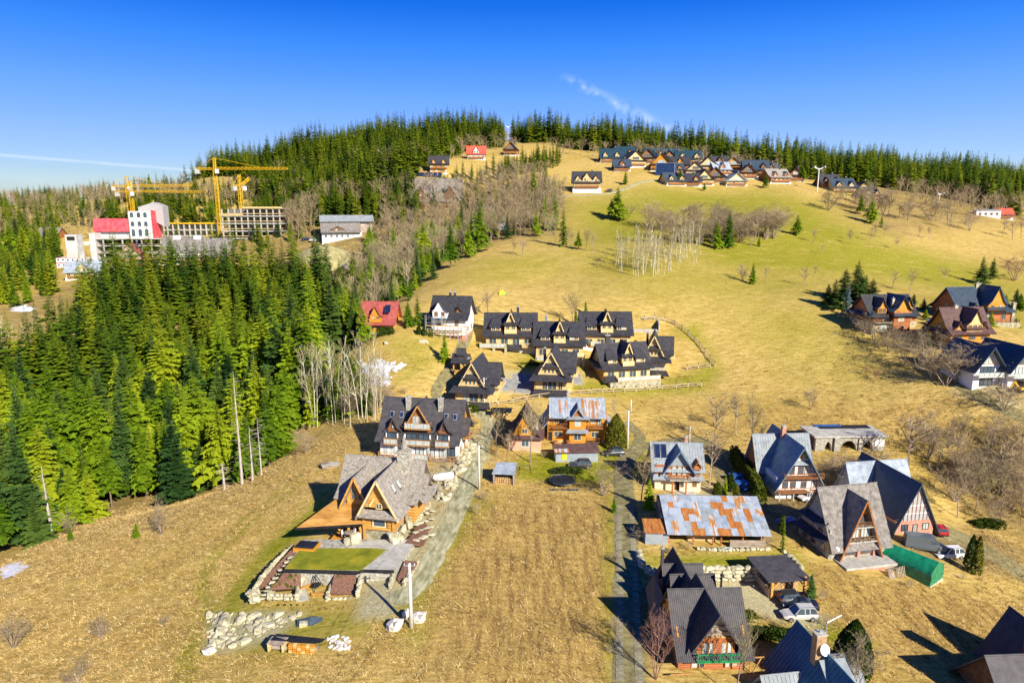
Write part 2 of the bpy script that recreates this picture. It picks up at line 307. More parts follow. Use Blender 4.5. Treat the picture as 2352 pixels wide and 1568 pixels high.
# car tracks worn into the meadow
for tr in ([(690,1090),(560,1190),(475,1280),(455,1350),(480,1420),(420,1500),(405,1568)], [(700,1105),(575,1200),(492,1285),(472,1350),(497,1420),(445,1500),(432,1568)],
           [(640,1240),(560,1330),(500,1390),(450,1440)]):
    np.maximum(green, np.clip(1.3 - pdist(fx, fy, W(tr)) / 0.7, 0, 1) * 0.8, out=green)
nx = len(gx); idx = np.arange(len(fx)).reshape(len(gy), nx)
F = np.stack([idx[:-1, :-1].ravel(), idx[:-1, 1:].ravel(), idx[1:, 1:].ravel(), idx[1:, :-1].ravel()], 1)
def ground_material():
    m = bpy.data.materials.new('meadow'); m.use_nodes = True; t = m.node_tree; b = t.nodes['Principled BSDF']
    b.inputs['Roughness'].default_value = 0.95; b.inputs['Specular IOR Level'].default_value = 0.05
    tc = N(t, 'ShaderNodeTexCoord')
    def noise(s, st=(1, 1, 1), d=6, rot=0.0, ro=.6):
        mp = N(t, 'ShaderNodeMapping'); mp.inputs['Scale'].default_value = st; mp.inputs['Rotation'].default_value = (0, 0, rot); t.links.new(tc.outputs['Object'], mp.inputs[0])
        n = N(t, 'ShaderNodeTexNoise'); n.inputs['Scale'].default_value = s; n.inputs['Detail'].default_value = d; n.inputs['Roughness'].default_value = ro; t.links.new(mp.outputs[0], n.inputs['Vector']); return n.outputs['Fac']
    def ramp(f, stops):
        r = N(t, 'ShaderNodeValToRGB'); el = r.color_ramp.elements
        el[0].position, el[0].color = stops[0][0], (*stops[0][1], 1); el[1].position, el[1].color = stops[-1][0], (*stops[-1][1], 1)
        for p, c in stops[1:-1]: q = el.new(p); q.color = (*c, 1)
        t.links.new(f, r.inputs[0]); return r.outputs[0]
    def mix(f, a, c, mode='MIX'):
        n = N(t, 'ShaderNodeMixRGB', blend_type=mode)
        for i, v in enumerate((f, a, c)):
            if isinstance(v, (int, float)): n.inputs[i].default_value = v
            elif isinstance(v, tuple): n.inputs[i].default_value = (*v, 1)
            else: t.links.new(v, n.inputs[i])
        return n.outputs[0]
    def op(o, a, c, clamp=False):
        n = N(t, 'ShaderNodeMath', operation=o); n.use_clamp = clamp
        for i, v in enumerate((a, c)):
            if isinstance(v, (int, float)): n.inputs[i].default_value = v
            else: t.links.new(v, n.inputs[i])
        return n.outputs[0]
    def attr(n): a = N(t, 'ShaderNodeAttribute', attribute_name=n); return a.outputs['Fac']
    streak = noise(0.9, (0.45, 1.6, 1), 7, R(-18), .7); clump = noise(1.6, (1, 1, 1), 6, 0, .75); patch = noise(0.035, (1, 1, 1), 5); mid = noise(0.2, (0.6, 1.4, 1), 6, R(-12))
    straw = ramp(streak, [(0.30, (0.25, 0.155, 0.045)), (0.43, (0.46, 0.315, 0.085)), (0.57, (0.62, 0.45, 0.145)), (0.74, (0.74, 0.58, 0.25))])
    straw = mix(op('MULTIPLY', op('SUBTRACT', mid, 0.42), 2.2, True), straw, mix(0.38, straw, (0.40, 0.28, 0.05)))
    straw = mix(op('MULTIPLY', op('SUBTRACT', patch, 0.5), 5.0, True), straw, mix(0.5, straw, (0.34, 0.25, 0.03)))
    rows = noise(0.7, (1.5, 0.22, 1), 5, R(6), .7)
    bm_ = op('MULTIPLY', attr('brown'), op('MULTIPLY', op('SUBTRACT', rows, 0.42), 5.0, True), True); straw = mix(op('MULTIPLY', attr('brown'), 0.45), straw, (0.50, 0.33, 0.10)); straw = mix(op('MULTIPLY', bm_, 0.8), straw, (0.20, 0.11, 0.035))
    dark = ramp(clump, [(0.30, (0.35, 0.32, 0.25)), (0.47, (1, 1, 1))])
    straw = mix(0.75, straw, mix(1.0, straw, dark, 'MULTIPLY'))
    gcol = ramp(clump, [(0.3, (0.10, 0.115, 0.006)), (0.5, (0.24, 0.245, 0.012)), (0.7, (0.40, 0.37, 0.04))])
    gm = op('MULTIPLY', attr('green'), op('ADD', 0.45, op('MULTIPLY', op('SUBTRACT', mid, 0.3), 3.0), True), True)
    c = mix(gm, straw, gcol)
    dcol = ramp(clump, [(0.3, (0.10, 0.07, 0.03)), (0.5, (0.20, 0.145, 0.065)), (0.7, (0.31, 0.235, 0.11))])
    dm = op('MULTIPLY', attr('dirt'), op('ADD', 0.3, op('MULTIPLY', op('SUBTRACT', mid, 0.3), 2.6), True), True); c = mix(dm, c, dcol)
    fine = noise(4.5, (1, 1, 1), 5, 0, .8)
    vcol = ramp(fine, [(0.32, (0.22, 0.19, 0.09)), (0.5, (0.44, 0.40, 0.235)), (0.68, (0.64, 0.60, 0.42))])
    vm = op('MULTIPLY', attr('gravel'), op('ADD', 0.15, op('MULTIPLY', op('SUBTRACT', clump, 0.25), 3.2), True), True); c = mix(vm, c, vcol)
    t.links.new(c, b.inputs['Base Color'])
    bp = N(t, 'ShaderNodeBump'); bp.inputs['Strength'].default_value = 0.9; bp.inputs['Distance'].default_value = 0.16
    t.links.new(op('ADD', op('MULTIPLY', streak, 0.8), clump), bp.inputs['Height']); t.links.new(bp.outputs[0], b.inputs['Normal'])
    return m
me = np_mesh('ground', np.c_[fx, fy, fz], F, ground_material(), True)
for nme, arr in (('green', green), ('gravel', gravel), ('dirt', dirt), ('brown', brown)):
    a = me.attributes.new(nme, 'FLOAT', 'POINT'); a.data.foreach_set('value', arr.astype(np.float32))
ground = link('ground', me); ground['kind'] = 'structure'
# ---------------------------------------------------------------- vegetation
def needle_mat(name, a, b, c, attr=False):
    m = bpy.data.materials.new(name); m.use_nodes = True; t = m.node_tree; bs = t.nodes['Principled BSDF']
    bs.inputs['Roughness'].default_value = 0.7; bs.inputs['Specular IOR Level'].default_value = 0.15
    tc = N(t, 'ShaderNodeTexCoord'); no = N(t, 'ShaderNodeTexNoise'); no.inputs['Scale'].default_value = 0.9; no.inputs['Detail'].default_value = 4
    t.links.new(tc.outputs['Object'], no.inputs['Vector'])
    if attr: r = N(t, 'ShaderNodeAttribute', attribute_name='tint').outputs['Fac']
    else: r = N(t, 'ShaderNodeObjectInfo').outputs['Random']
    ad = N(t, 'ShaderNodeMath', operation='MULTIPLY_ADD'); t.links.new(no.outputs['Fac'], ad.inputs[0]); ad.inputs[1].default_value = 0.9; 
    sb = N(t, 'ShaderNodeMath', operation='SUBTRACT'); t.links.new(r, sb.inputs[0]); sb.inputs[1].default_value = 0.45; t.links.new(sb.outputs[0], ad.inputs[2])
    rp = N(t, 'ShaderNodeValToRGB'); rp.color_ramp.elements[0].color = (*a, 1); rp.color_ramp.elements[1].color = (*c, 1); q = rp.color_ramp.elements.new(0.5); q.color = (*b, 1)
    t.links.new(ad.outputs[0], rp.inputs[0]); t.links.new(rp.outputs[0], bs.inputs['Base Color'])
    tr = N(t, 'ShaderNodeBsdfTranslucent'); t.links.new(rp.outputs[0], tr.inputs[0]); ms = N(t, 'ShaderNodeMixShader'); ms.inputs[0].default_value = 0.22
    o = t.nodes['Material Output']; t.links.new(bs.outputs[0], ms.inputs[1]); t.links.new(tr.outputs[0], ms.inputs[2]); t.links.new(ms.outputs[0], o.inputs['Surface'])
    return m
M_SPR = needle_mat('spruce_needles', (0.060, 0.125, 0.005), (0.185, 0.280, 0.008), (0.31, 0.365, 0.013))
M_FIR = needle_mat('fir_needles', (0.024, 0.062, 0.014), (0.058, 0.118, 0.022), (0.115, 0.175, 0.024))
M_FAR = needle_mat('far_needles', (0.028, 0.070, 0.008), (0.125, 0.190, 0.008), (0.26, 0.290, 0.012), True)
M_BLUE = needle_mat('blue_needles', (0.06, 0.11, 0.12), (0.11, 0.17, 0.18), (0.16, 0.22, 0.22))
M_HEDGE = needle_mat('hedge_leaves', (0.03, 0.06, 0.006), (0.08, 0.11, 0.008), (0.17, 0.16, 0.015))
M_TRUNK = mat('conifer_bark', (0.13, 0.09, 0.06), (0.26, 0.20, 0.15), 3, .9, .03, stretch=(1, 1, .3))
M_DEAD = mat('dead_bark', (0.32, 0.27, 0.22), (0.58, 0.52, 0.45), 3, .9, .03, stretch=(1, 1, .3))
M_BARE = mat('bare_bark', (0.20, 0.15, 0.11), (0.40, 0.32, 0.24), 1.5, .9, 0, objvar=.3)
M_TWIG = mat('bare_twigs', (0.25, 0.18, 0.10), (0.45, 0.35, 0.20), .8, .9, 0, objvar=.35)
M_REDTWIG = mat('reddish_twigs', (0.20, 0.10, 0.075), (0.36, 0.20, 0.15), .8, .9, 0, objvar=.2)
M_BIRCH = mat('birch_bark', (0.38, 0.35, 0.20), (0.68, 0.64, 0.46), 2.0, .8, 0, stretch=(1, 1, .5), c3=(.62, .58, .42))
M_OLIVE = mat('budding_twigs', (0.24, 0.20, 0.10), (0.42, 0.36, 0.17), .8, .9, 0, objvar=.3)

def spruce_geo(seed, H, Rad, levels, per, lo=0.06, detail=True, droop=0.5, fan=0.30):
    """needle fronds of a conifer: verts and triangles"""
    r = random.Random(seed); V = []; T = []
    def tri(a, b, c): k = len(V); V.extend((a, b, c)); T.append((k, k + 1, k + 2))
    total = int(levels * per * .8); lump = [r.uniform(.72, 1.15) for _ in range(24)]
    for i in range(total):
        if i % 19 == 7: continue
        if 1:
            t = ((i + r.random()) / total) ** .82 if True else 0; z = H * (lo + (1 - lo) * t); a = i * 2.39996 + r.uniform(-.4, .4)
            L = (Rad * (1 - t) ** .82 + .12) * r.uniform(.6, 1.2) * lump[int(t * 3.99) * 6 + int((a % 6.283) / 6.284 * 6)]; zz = z
            ca, sa = math.cos(a), math.sin(a); rise = r.uniform(.05, .3) * (0.4 + t); dr = droop * r.uniform(.7, 1.2) * (1 - .55 * t)
            def pt(s, side, dz=0.0): return (ca * L * s - sa * side, sa * L * s + ca * side, zz + L * (rise * s - dr * s * s) + dz)
            if detail:
                st = [0.0, .34, .68, 1.0]; wd = [.06, fan * r.uniform(.8, 1.2), fan * .8 * r.uniform(.7, 1.2), .04]
                for q in range(3):
                    s0, s1 = st[q], st[q + 1]; w0, w1 = wd[q] * L, wd[q + 1] * L
                    for sg in (-1, 1):
                        A, B = pt(s0, 0), pt(s1, 0); C, D = pt(s0 + .08, sg * w0 * r.uniform(.6, 1.1), -w0 * .55), pt(s1 + .05, sg * w1 * r.uniform(.6, 1.1), -w1 * .55)
                        tri(A, B, D); tri(A, D, C)
                        m = (s0 + s1) / 2; tri(pt(m - .12, sg * w1 * .3), pt(m + .12, sg * w1 * .3), pt(m + .1, sg * (w1 + w0) * r.uniform(.6, .95), -L * r.uniform(.12, .26)))
            else:
                wd = fan * 1.25 * L
                A, B = pt(0, 0), pt(1, 0); M1, M2 = pt(.55, wd * r.uniform(.7, 1.2), -wd * .6), pt(.55, -wd * r.uniform(.7, 1.2), -wd * .6)
                tri(A, B, M1); tri(A, M2, B)
    V.append((0, 0, H * 1.02)); V.append((.10, 0, H * .93)); V.append((-.06, .1, H * .93)); k = len(V); T.append((k - 3, k - 2, k - 1))
    return np.array(V), np.array(T)
def trunk_geo(H, r0, n=6, bend=0.0):
    m = MB(); k = 4
    pts = [Vector((bend * math.sin(i * 1.3), bend * math.cos(i), H * i / k)) for i in range(k + 1)]
    pts[0].z = -1.2
    for i in range(k): m.bar(pts[i], pts[i + 1], r0 * (1 - .9 * i / k), r0 * (1 - .9 * (i + 1) / k), n, False)
    return m
# prototypes are meshes one unit high in z scale of their own; every tree scales them
SPR = []
for s in range(8):
    H = 20.0; V, T = spruce_geo(s, H, 3.5 + .5 * (s % 4), 24 + 2 * (s % 4), 6.5 + (s % 3), lo=(.05, .10, .07, .14, .05, .18, .3, .08)[s])
    SPR.append((np_mesh('spruce_crown', V, T, M_SPR), trunk_geo(H * .97, .27).mesh('spruce_trunk', M_TRUNK)))
FIR = []
for s in range(4):
    V, T = spruce_geo(50 + s, 20.0, 3.7, 30, 8, lo=.06, droop=.22, fan=.34); FIR.append((np_mesh('fir_crown', V, T, M_FIR), trunk_geo(19.4, .27).mesh('fir_trunk', M_TRUNK)))
V, T = spruce_geo(91, 20.0, 4.6, 22, 8, lo=.03, droop=.3, fan=.36); BLUE = (np_mesh('blue_spruce_crown', V, T, M_BLUE), SPR[0][1])
# young trees are denser and wider for their height
YNG = []
for s in range(3):
    V, T = spruce_geo(70 + s, 20.0, 5.4, 20, 9, lo=.02, droop=.25, fan=.38); YNG.append((np_mesh('young_spruce_crown', V, T, M_SPR), SPR[0][1]))

def put_tree(name, protos, pos, h, label, cat, group=None, wide=1.0, base=20.0, lean=0.0):
    cr, tk = protos; o = thing(name, pos, rng.uniform(0, 6.28), label, cat, group)
    s = h / base; o.scale = (s * wide, s * wide, s)
    if lean: o.rotation_euler = (rng.uniform(-lean, lean), rng.uniform(-lean, lean), o.rotation_euler[2])
    link('trunk', tk, o); link('crown', cr, o)
    return o
def spruce(pos, h, label, group=None, wide=1.0, kind=None):
    k = kind or ('fir' if rng.random() < .3 else 'spruce')
    pr = {'fir': FIR, 'spruce': SPR, 'young': YNG}[k]
    return put_tree('fir_tree' if k == 'fir' else 'spruce_tree', rng.choice(pr), pos, h, label, 'tree', group, wide)

def bare_geo(seed, H, spread, trunk_r, n_limbs, twigs, mode='tree', stems=1, llen=1.0):
    """branching of a leafless tree: (wood, twigs) as mesh collectors"""
    r = random.Random(seed); wood = MB(); tw = MB()
    def limb(p, d, L, rad, depth):
        k = 4 if depth == 0 else 3; q = p; pts = [p]; wob = .07 if (depth == 0 and mode == 'tree') else .22
        for i in range(k):
            d = (d + Vector((r.uniform(-wob, wob), r.uniform(-wob, wob), r.uniform(-.05, .18)))).normalized(); q2 = q + d * (L / k)
            (wood if depth < 2 else tw).bar(q, q2, rad * (1 - .65 * i / k), rad * (1 - .65 * (i + 1) / k), 4 if depth == 0 else 3, False); q = q2; pts.append(q)
        if depth >= 3: return
        nchild = (n_limbs, 5, twigs)[depth]
        for c in range(nchild):
            s = r.uniform(.35 if depth == 0 else .2, 1.0); i = min(int(s * k), k - 1); o = pts[i].lerp(pts[i + 1], s * k - i)
            a = r.uniform(0, 6.28); side = Vector((math.cos(a), math.sin(a), r.uniform(-.1, .5)))
            nd = (d * (.55 if mode == 'tree' else .35) + side * spread).normalized()
            limb(o, nd, L * r.uniform(.34, .62) * (llen if depth == 0 else 1) * (1.15 - .5 * s if depth == 0 else 1), max(rad * .5, .018), depth + 1)
    for sidx in range(stems):
        a = 6.28 * sidx / max(stems, 1) + r.random(); tilt = 0.08 if stems == 1 else r.uniform(.15, .6)
        limb(Vector((0, 0, -.4)), Vector((math.cos(a) * tilt, math.sin(a) * tilt, 1)).normalized(), H * (r.uniform(.7, .9)), trunk_r, 0)
    return wood, tw
def bare_protos(n, seed0, H, spread, tr, nl, twg, m_w, m_t, mode='tree', stems=1, names=('bare_trunk', 'bare_crown'), llen=1.0):
    L = []
    for s in range(n):
        wd, tw = bare_geo(seed0 + s, H, spread, tr, nl, twg, mode, stems, llen); L.append((tw.mesh(names[1], m_t), wd.mesh(names[0], m_w)))
    return L
BARE = bare_protos(5, 200, 10, .75, .16, 12, 6, M_BARE, M_TWIG)
TALL = bare_protos(4, 220, 10, .42, .11, 14, 5, M_BARE, M_OLIVE)
BUSH = bare_protos(4, 240, 10, .8, .10, 6, 6, M_BARE, M_TWIG, 'bush', 6)
REDB = bare_protos(2, 260, 10, .7, .10, 6, 6, M_REDTWIG, M_REDTWIG, 'bush', 6)
BIRCH = bare_protos(7, 280, 10, .5, .062, 9, 2, M_BIRCH, M_OLIVE, llen=.42)
def bare(pos, h, label, group=None, kind='tree', wide=1.0, lean=0.0):
    pr, nm, cat = {'tree': (BARE, 'bare_tree', 'tree'), 'tall': (TALL, 'bare_tree', 'tree'), 'bush': (BUSH, 'bare_shrub', 'shrub'), 'red': (REDB, 'bare_shrub', 'shrub'), 'birch': (BIRCH, 'birch_tree', 'tree')}[kind]
    return put_tree(nm, rng.choice(pr), pos, h, label, cat, group, wide, 10.0, lean)
FARBARE = []
def bare_far_tree(pos, h): FARBARE.append((pos[0], pos[1], h))
def px_h(p, hpx): return hpx * mpp(p) / math.cos(math.atan2(max(0, CAMZ - p[2]), p[1]))
def poisson(poly, d, n, seed=1, keep=None):
    """random ground points in a polygon, at least d apart"""
    r = np.random.default_rng(seed); xs = [p[0] for p in poly]; ys = [p[1] for p in poly]
    q = r.uniform((min(xs), min(ys)), (max(xs), max(ys)), (n, 2)); q = q[inside(q[:, 0], q[:, 1], poly)]
    if keep is not None: q = q[keep(q[:, 0], q[:, 1])]
    grid = {}; outp = []
    for x, y in q:
        i, j = int(x // d), int(y // d); ok = True
        for a in (-1, 0, 1):
            for b in (-1, 0, 1):
                for (u, v) in grid.get((i + a, j + b), ()):
                    if (u - x) ** 2 + (v - y) ** 2 < d * d: ok = False
        if ok: grid.setdefault((i, j), []).append((x, y)); outp.append((x, y))
    return np.array(outp).reshape(-1, 2)
def joined(name, protos, pts, hs, label_kind='stuff', m=None, wide=1.0, seed=3, base=20.0):
    """many small far trees as one mesh, each with its own tint"""
    r = np.random.default_rng(seed); Vs, Ts, tint = [], [], []; o = 0; zz = zf(pts[:, 0], pts[:, 1])
    for k, (x, y) in enumerate(pts):
        V, T = protos[r.integers(len(protos))]; a = r.uniform(0, 6.28); s = hs[k] / base; c, sn = math.cos(a) * s * wide, math.sin(a) * s * wide
        Vs.append(np.c_[V[:, 0] * c - V[:, 1] * sn + x, V[:, 0] * sn + V[:, 1] * c + y, V[:, 2] * s + zz[k]]); Ts.append(T + o); o += len(V); tint.append(np.full(len(V), r.random()))
    me = np_mesh(name, np.concatenate(Vs), np.concatenate(Ts), m)
    a = me.attributes.new('tint', 'FLOAT', 'POINT'); a.data.foreach_set('value', np.concatenate(tint).astype(np.float32))
    ob = link(name, me); ob['kind'] = label_kind
    return ob
FARV = [spruce_geo(400 + s, 20.0, 2.9 + .4 * (s % 2), 18, 7, lo=.04, detail=False, droop=.4, fan=.5) for s in range(5)]
MIDV = [spruce_geo(420 + s, 20.0, 3.3, 24, 7, lo=.10, detail=False, droop=.45, fan=.36) for s in range(5)]

# ---- the wood in the ravine on the left
front = [(-30, 1300), (0, 1290), (60, 1262), (130, 1232), (250, 1172), (350, 1140), (440, 1148), (500, 1118), (570, 1098), (650, 1046), (690, 985), (750, 968), (815, 935)]
fw = [tuple(P(*p))[:2] for p in front]
wood_poly = fw + [(-40, 180), (-46, 205), (-52, 235), (-58, 268), (-74, 300), (-105, 316), (-150, 325), (-180, 300), (-168, 255), (-158, 228), (-165, 200), (-175, 165), (-150, 130), (-120, 105)]
wp = poisson(wood_poly, 4.5, 9000, 5)
edge_d = pdist(wp[:, 0], wp[:, 1], fw); order = np.argsort(np.hypot(wp[:, 0], wp[:, 1] - 0))
wz = zf(wp[:, 0], wp[:, 1]); WOOD_INDIV = 185
r_h = np.random.default_rng(8)
rest = []
cnt = 0
for k in order:
    x, y = wp[k]; px, py = project(x, y, wz[k] + 15); h = r_h.choice([r_h.uniform(11, 17), r_h.uniform(17, 23), r_h.uniform(21, 29)])
    if edge_d[k] < 4: h = r_h.uniform(8, 22)
    if x > -80 and y > 200: h *= .72
    if x > -52 and y < 200: h = r_h.uniform(6, 13)
    if px < -60: continue
    if cnt < WOOD_INDIV:
        near = edge_d[k] < 9
        kind = 'fir' if r_h.random() < (.22 if near else .36) else 'spruce'
        lab = ('dark blue-green fir' if kind == 'fir' else 'sunlit yellow-green spruce') + (' at the meadow edge of the dense ravine wood' if near else ' deep inside the dense ravine wood below the meadow')
        spruce(Vector((x, y, wz[k])), h, lab, lab + 's' if False else 'conifers of the ravine wood, ' + ('edge' if near else 'inside') + ', ' + kind, r_h.uniform(.95, 1.5), kind)
        cnt += 1
    else: rest.append((x, y, h))
rest = np.array(rest); ob = joined('ravine_forest', MIDV, rest[:, :2], rest[:, 2], m=M_FAR, wide=1.25)
tag(ob, 'conifer forest filling the ravine behind the nearest trees', 'forest')

# ---- woods on the hilltops, far off
hill_l = W([(545, 412), (590, 455), (640, 486), (720, 490), (800, 470), (880, 440), (960, 405), (1000, 372), (1060, 352), (1155, 338), (1160, 324), (1150, 322)]) + [(-10, 640, 0), (-100, 690, 0), (-250, 700, 0), (-300, 640, 0)]
hill_r = W([(1180, 325), (1215, 332), (1290, 340), (1380, 348), (1500, 362), (1650, 376), (1730, 392), (1850, 412), (2000, 428), (2150, 448), (2352, 500)]) + [(330, 470, 0), (430, 520, 0), (480, 650, 0), (350, 690, 0), (200, 690, 0), (0, 680, 0)]
hill_n = W([(1000, 436), (1030, 410), (1080, 402), (1150, 390), (1200, 372), (1290, 362), (1284, 382), (1230, 398), (1165, 415), (1090, 430), (1040, 446)])
clump = lambda x, y: np.sin(x * .11 + 2 * np.sin(y * .07)) + np.sin(y * .13 + x * .05) + np.sin(x * .31) * np.sin(y * .27) > -.75
pl = poisson(hill_l, 3.8, 46000, 11, lambda x, y: clump(x, y) | (y > 560)); pr_ = poisson(hill_r, 3.7, 80000, 12, clump); pn = poisson(hill_n, 4.2, 3000, 13)
r_h = np.random.default_rng(9)
for pts, nm, lb, h0, h1 in ((pl, 'hilltop_forest', 'dark spruce forest covering the hilltop left of the ski run', 17, 26), (pr_, 'ridge_forest', 'dark spruce forest along the ridge right of the ski run', 15, 25), (pn, 'spruce_belt', 'belt of spruces crossing the slope below the red-roofed hill house', 9, 15)):
    ob = joined(nm, FARV, pts, r_h.uniform(h0 * .55, h1 * 1.02, len(pts)) * (1 + .16 * np.sin(pts[:, 0] * .09 + np.sin(pts[:, 1] * .05) * 2)), m=M_FAR, wide=1.2, seed=len(pts)); tag(ob, lb, 'forest')

# ---- far slope on the left: scattered conifers and leafless trees among meadows
r_s = random.Random(31)
far_sp = [(70,478,48),(15,490,40),(95,500,34),(84,494,40),(118,505,50),(118,480,38),(195,498,46),(225,495,40),(262,510,48),(180,470,34),(345,492,52),(300,470,26),(372,430,22),(344,432,30),(385,432,26),(400,430,20),(180,455,22),(205,450,22),(228,455,26),(268,450,26),(275,470,20),
          (490,500,44),(440,505,36),(470,520,40),(615,490,40),(585,480,28),(640,500,50),(690,505,54),(665,470,44),(720,495,40),(700,455,40),(740,470,44),(760,490,44),(450,430,22),(470,430,20),(412,432,22),(520,455,32),(500,440,28),(548,500,36),(580,515,38),(665,555,44),(690,548,30),(640,545,36),
          (30,600,80),(60,610,84),(10,620,70),(95,600,70),(110,620,74),(130,590,56),(40,560,60),(70,570,58),(0,590,66),(118,640,60),(80,650,64),(48,660,70),(18,680,66),(-8,640,70),(130,560,48),(22,540,44),(100,545,40),(5,700,60),(35,705,56),(65,695,50)]
for px, py, hp in far_sp:
    p = P(px, py, tmin=200); left = px < 140 and py > 540
    spruce(p, px_h(p, hp) * 1.1, 'spruce in the thick stand at the left picture edge, level with the building site' if left else 'spruce scattered over the far slope around the tower cranes', 'conifers of the far left slope' + (', edge stand' if left else ''), r_s.uniform(.95, 1.25), 'spruce' if r_s.random() < .75 else 'fir')
for k in range(520):
    px, py = r_s.uniform(-10, 700), r_s.uniform(440, 500) if k % 3 else r_s.uniform(500, 560)
    if 230 < px < 660 and py > 480: continue
    p = P(px, py, tmin=200); bare_far_tree(p, r_s.uniform(9, 14))

# ---- mixed wood between building site and meadow
mix_poly = W([(650, 560), (700, 480), (800, 450), (930, 432), (1020, 440), (1120, 430), (1240, 420), (1300, 470), (1270, 540), (1200, 545)]) + [P(1120, 560)[:], (-38, 262, 0), (-52, 232, 0), (-62, 250, 0), (-70, 300, 0), (-100, 325, 0)]
def mound_keep(x, y):
    px, py = project(x, y, zf(x, y)); return ~((px > 650) & (px < 850) & (py > 540) & (py < 640)) & ~((px > 730) & (px < 880) & (py > 480) & (py < 560)) & ~((px > 890) & (px < 1060) & (py < 440))
mp_ = poisson(mix_poly, 3.7, 9000, 21, mound_keep)
r_m = random.Random(5); mz = zf(mp_[:, 0], mp_[:, 1]); n_dec = 0
mo = np.argsort(mp_[:, 1])
for k in mo[:150]:
    x, y = mp_[k]; q = r_m.random()
    if q < .16: spruce(Vector((x, y, mz[k])), r_m.uniform(11, 20), 'conifer standing among leafless trees in the mixed wood', 'conifers of the mixed wood', 1.0)
    else: bare(Vector((x, y, mz[k])), r_m.uniform(9, 15), 'leafless tree in the mixed wood beyond the ravine', 'leafless trees of the mixed wood', r_m.choice(['tall', 'tree', 'tall']), r_m.uniform(1.0, 1.3))
def bare_far(seed):
    wd, tw = bare_geo(seed, 10, .5, .13, 9, 2); V = np.array(wd.v + tw.v); q = wd.f + [tuple(i + len(wd.v) for i in f) for f in tw.f]
    T = []
    for f in q:
        T.append(f[:3]); 
        if len(f) == 4: T.append((f[0], f[2], f[3]))
    return V, np.array(T)
FARB = [bare_far(500 + s) for s in range(4)]
MIXREST = mp_[mo[150:]]
# tall spruces standing out of the mixed wood and along the brow of the meadow
for px, py, hp in [(1118,578,118),(1052,615,112),(1092,590,80),(975,655,98),(1012,640,70),(868,690,120),(905,690,96),(940,676,84),(850,640,80),(1240,470,85),(1196,540,40),(905,575,50),(770,650,50),(1180,470,60),(1150,545,60),(1075,560,95),(890,610,60),(960,690,50),(835,690,70),(812,700,60),(1000,600,60)]:
    p = P(px, py); p = Vector((p.x - 3, p.y + 3, zg(p.x - 3, p.y + 3))); spruce(p, px_h(p, hp), 'tall conifer at the edge of the mixed wood above the meadow brow', 'tall conifers along the meadow brow', 1.0)
brow = [(-37, 215), (-34, 228), (-31, 245), (-28, 262), (-22, 280)]
for k in range(46):
    s = r_m.uniform(0, 3.99); i = int(s); a, b = brow[i], brow[i + 1]; f = s - i; dd = r_m.uniform(1, 13)
    x, y = a[0] + (b[0] - a[0]) * f - dd, a[1] + (b[1] - a[1]) * f + dd * .2; p = Vector((x, y, zg(x, y)))
    if k % 2: spruce(p, r_m.uniform(7, 14), 'conifer crowding the steep bank below the meadow brow', 'conifers on the bank below the meadow brow', 1.05)
    else: bare(p, r_m.uniform(8, 14), 'slim leafless tree on the steep bank below the meadow brow', 'leafless trees on the bank below the meadow brow', 'birch' if k % 4 else 'tall', 1.0, .06)

# ---- birches at the right edge of the ravine wood
for k in range(40):
    px, py = r_s.uniform(690, 880), r_s.uniform(930, 985); p = P(px, py)
    bare(p, r_s.uniform(16, 26), 'tall pale birch at the right edge of the ravine wood', 'birches at the ravine wood edge', 'birch', r_s.uniform(.6, .9), .05)
for k in range(26):
    px, py = r_s.uniform(790, 900), r_s.uniform(890, 960); p = P(px, py)
    bare(p, r_s.uniform(3, 7), 'leafless thicket shrub beside the birches', 'thicket beside the birches', 'bush', .9)
for k in range(14):
    px, py = r_s.uniform(700, 860), r_s.uniform(900, 960); p = P(px, py); spruce(p, r_s.uniform(4, 9), 'young spruce growing under the tall birches', 'young spruces under the birches', 1.2, 'young')
for k in range(14):
    px, py = r_s.uniform(5, 95), r_s.uniform(770, 800); p = P(px, py, tmin=180); bare(p, r_s.uniform(9, 13), 'thin birch on the small far field at the left edge', 'birches on the far field', 'birch', .8, .05)

# ---- birch grove and bushes on the big meadow
for k in range(74):
    px = r_s.uniform(1405, 1610); py = r_s.uniform(585, 636) if px < 1560 else r_s.uniform(570, 612); p = P(px, py)
    bare(p, r_s.uniform(11, 17), 'slim pale birch in the grove in the middle of the meadow', 'birches of the meadow grove', 'birch', r_s.uniform(.8, 1.2), .05)
for k in range(58):
    px, py = r_s.uniform(1480, 1790), r_s.uniform(520, 566); p = P(px, py)
    if px < 1560 and k % 3 == 0: continue
    bare(p, r_s.uniform(9, 14), 'leafless tree of the brown copse behind the birch grove', 'leafless trees of the meadow copse', r_s.choice(['tree', 'bush']), 1.15)
def one(px, py, hp, label, kind, wide=1.0, tmin=0):
    p = P(px, py, tmin=tmin); h = px_h(p, hp)
    return spruce(p, h, label, None, wide, kind) if kind in ('spruce', 'fir', 'young') else bare(p, h, label, None, kind, wide)
one(1418, 505, 76, 'tall dark spruce alone on the upper meadow with bushes at its foot', 'spruce', 1.5)
one(1404, 503, 44, 'small spruce leaning against the tall meadow spruce, on its left', 'spruce', 1.5)
one(1440, 500, 36, 'leafless bush on the right of the tall meadow spruce', 'bush', 1.3)
one(1294, 566, 92, 'slender tall spruce at the left end of the upper meadow', 'spruce')
one(1328, 572, 44, 'short spruce beside the slender one at the upper meadow end', 'spruce', 1.2)
for px, py, hp in [(1275,560,60),(1310,570,50),(1345,575,56),(1362,580,52),(1260,548,44)]:
    p = P(px, py); bare(p, px_h(p, hp), 'leafless tree beside the slender spruce at the upper meadow end', 'leafless trees at the upper meadow end', 'tall')
one(1646, 570, 70, 'left one of the pair of dark spruces in front of the brown copse', 'spruce', 1.25)
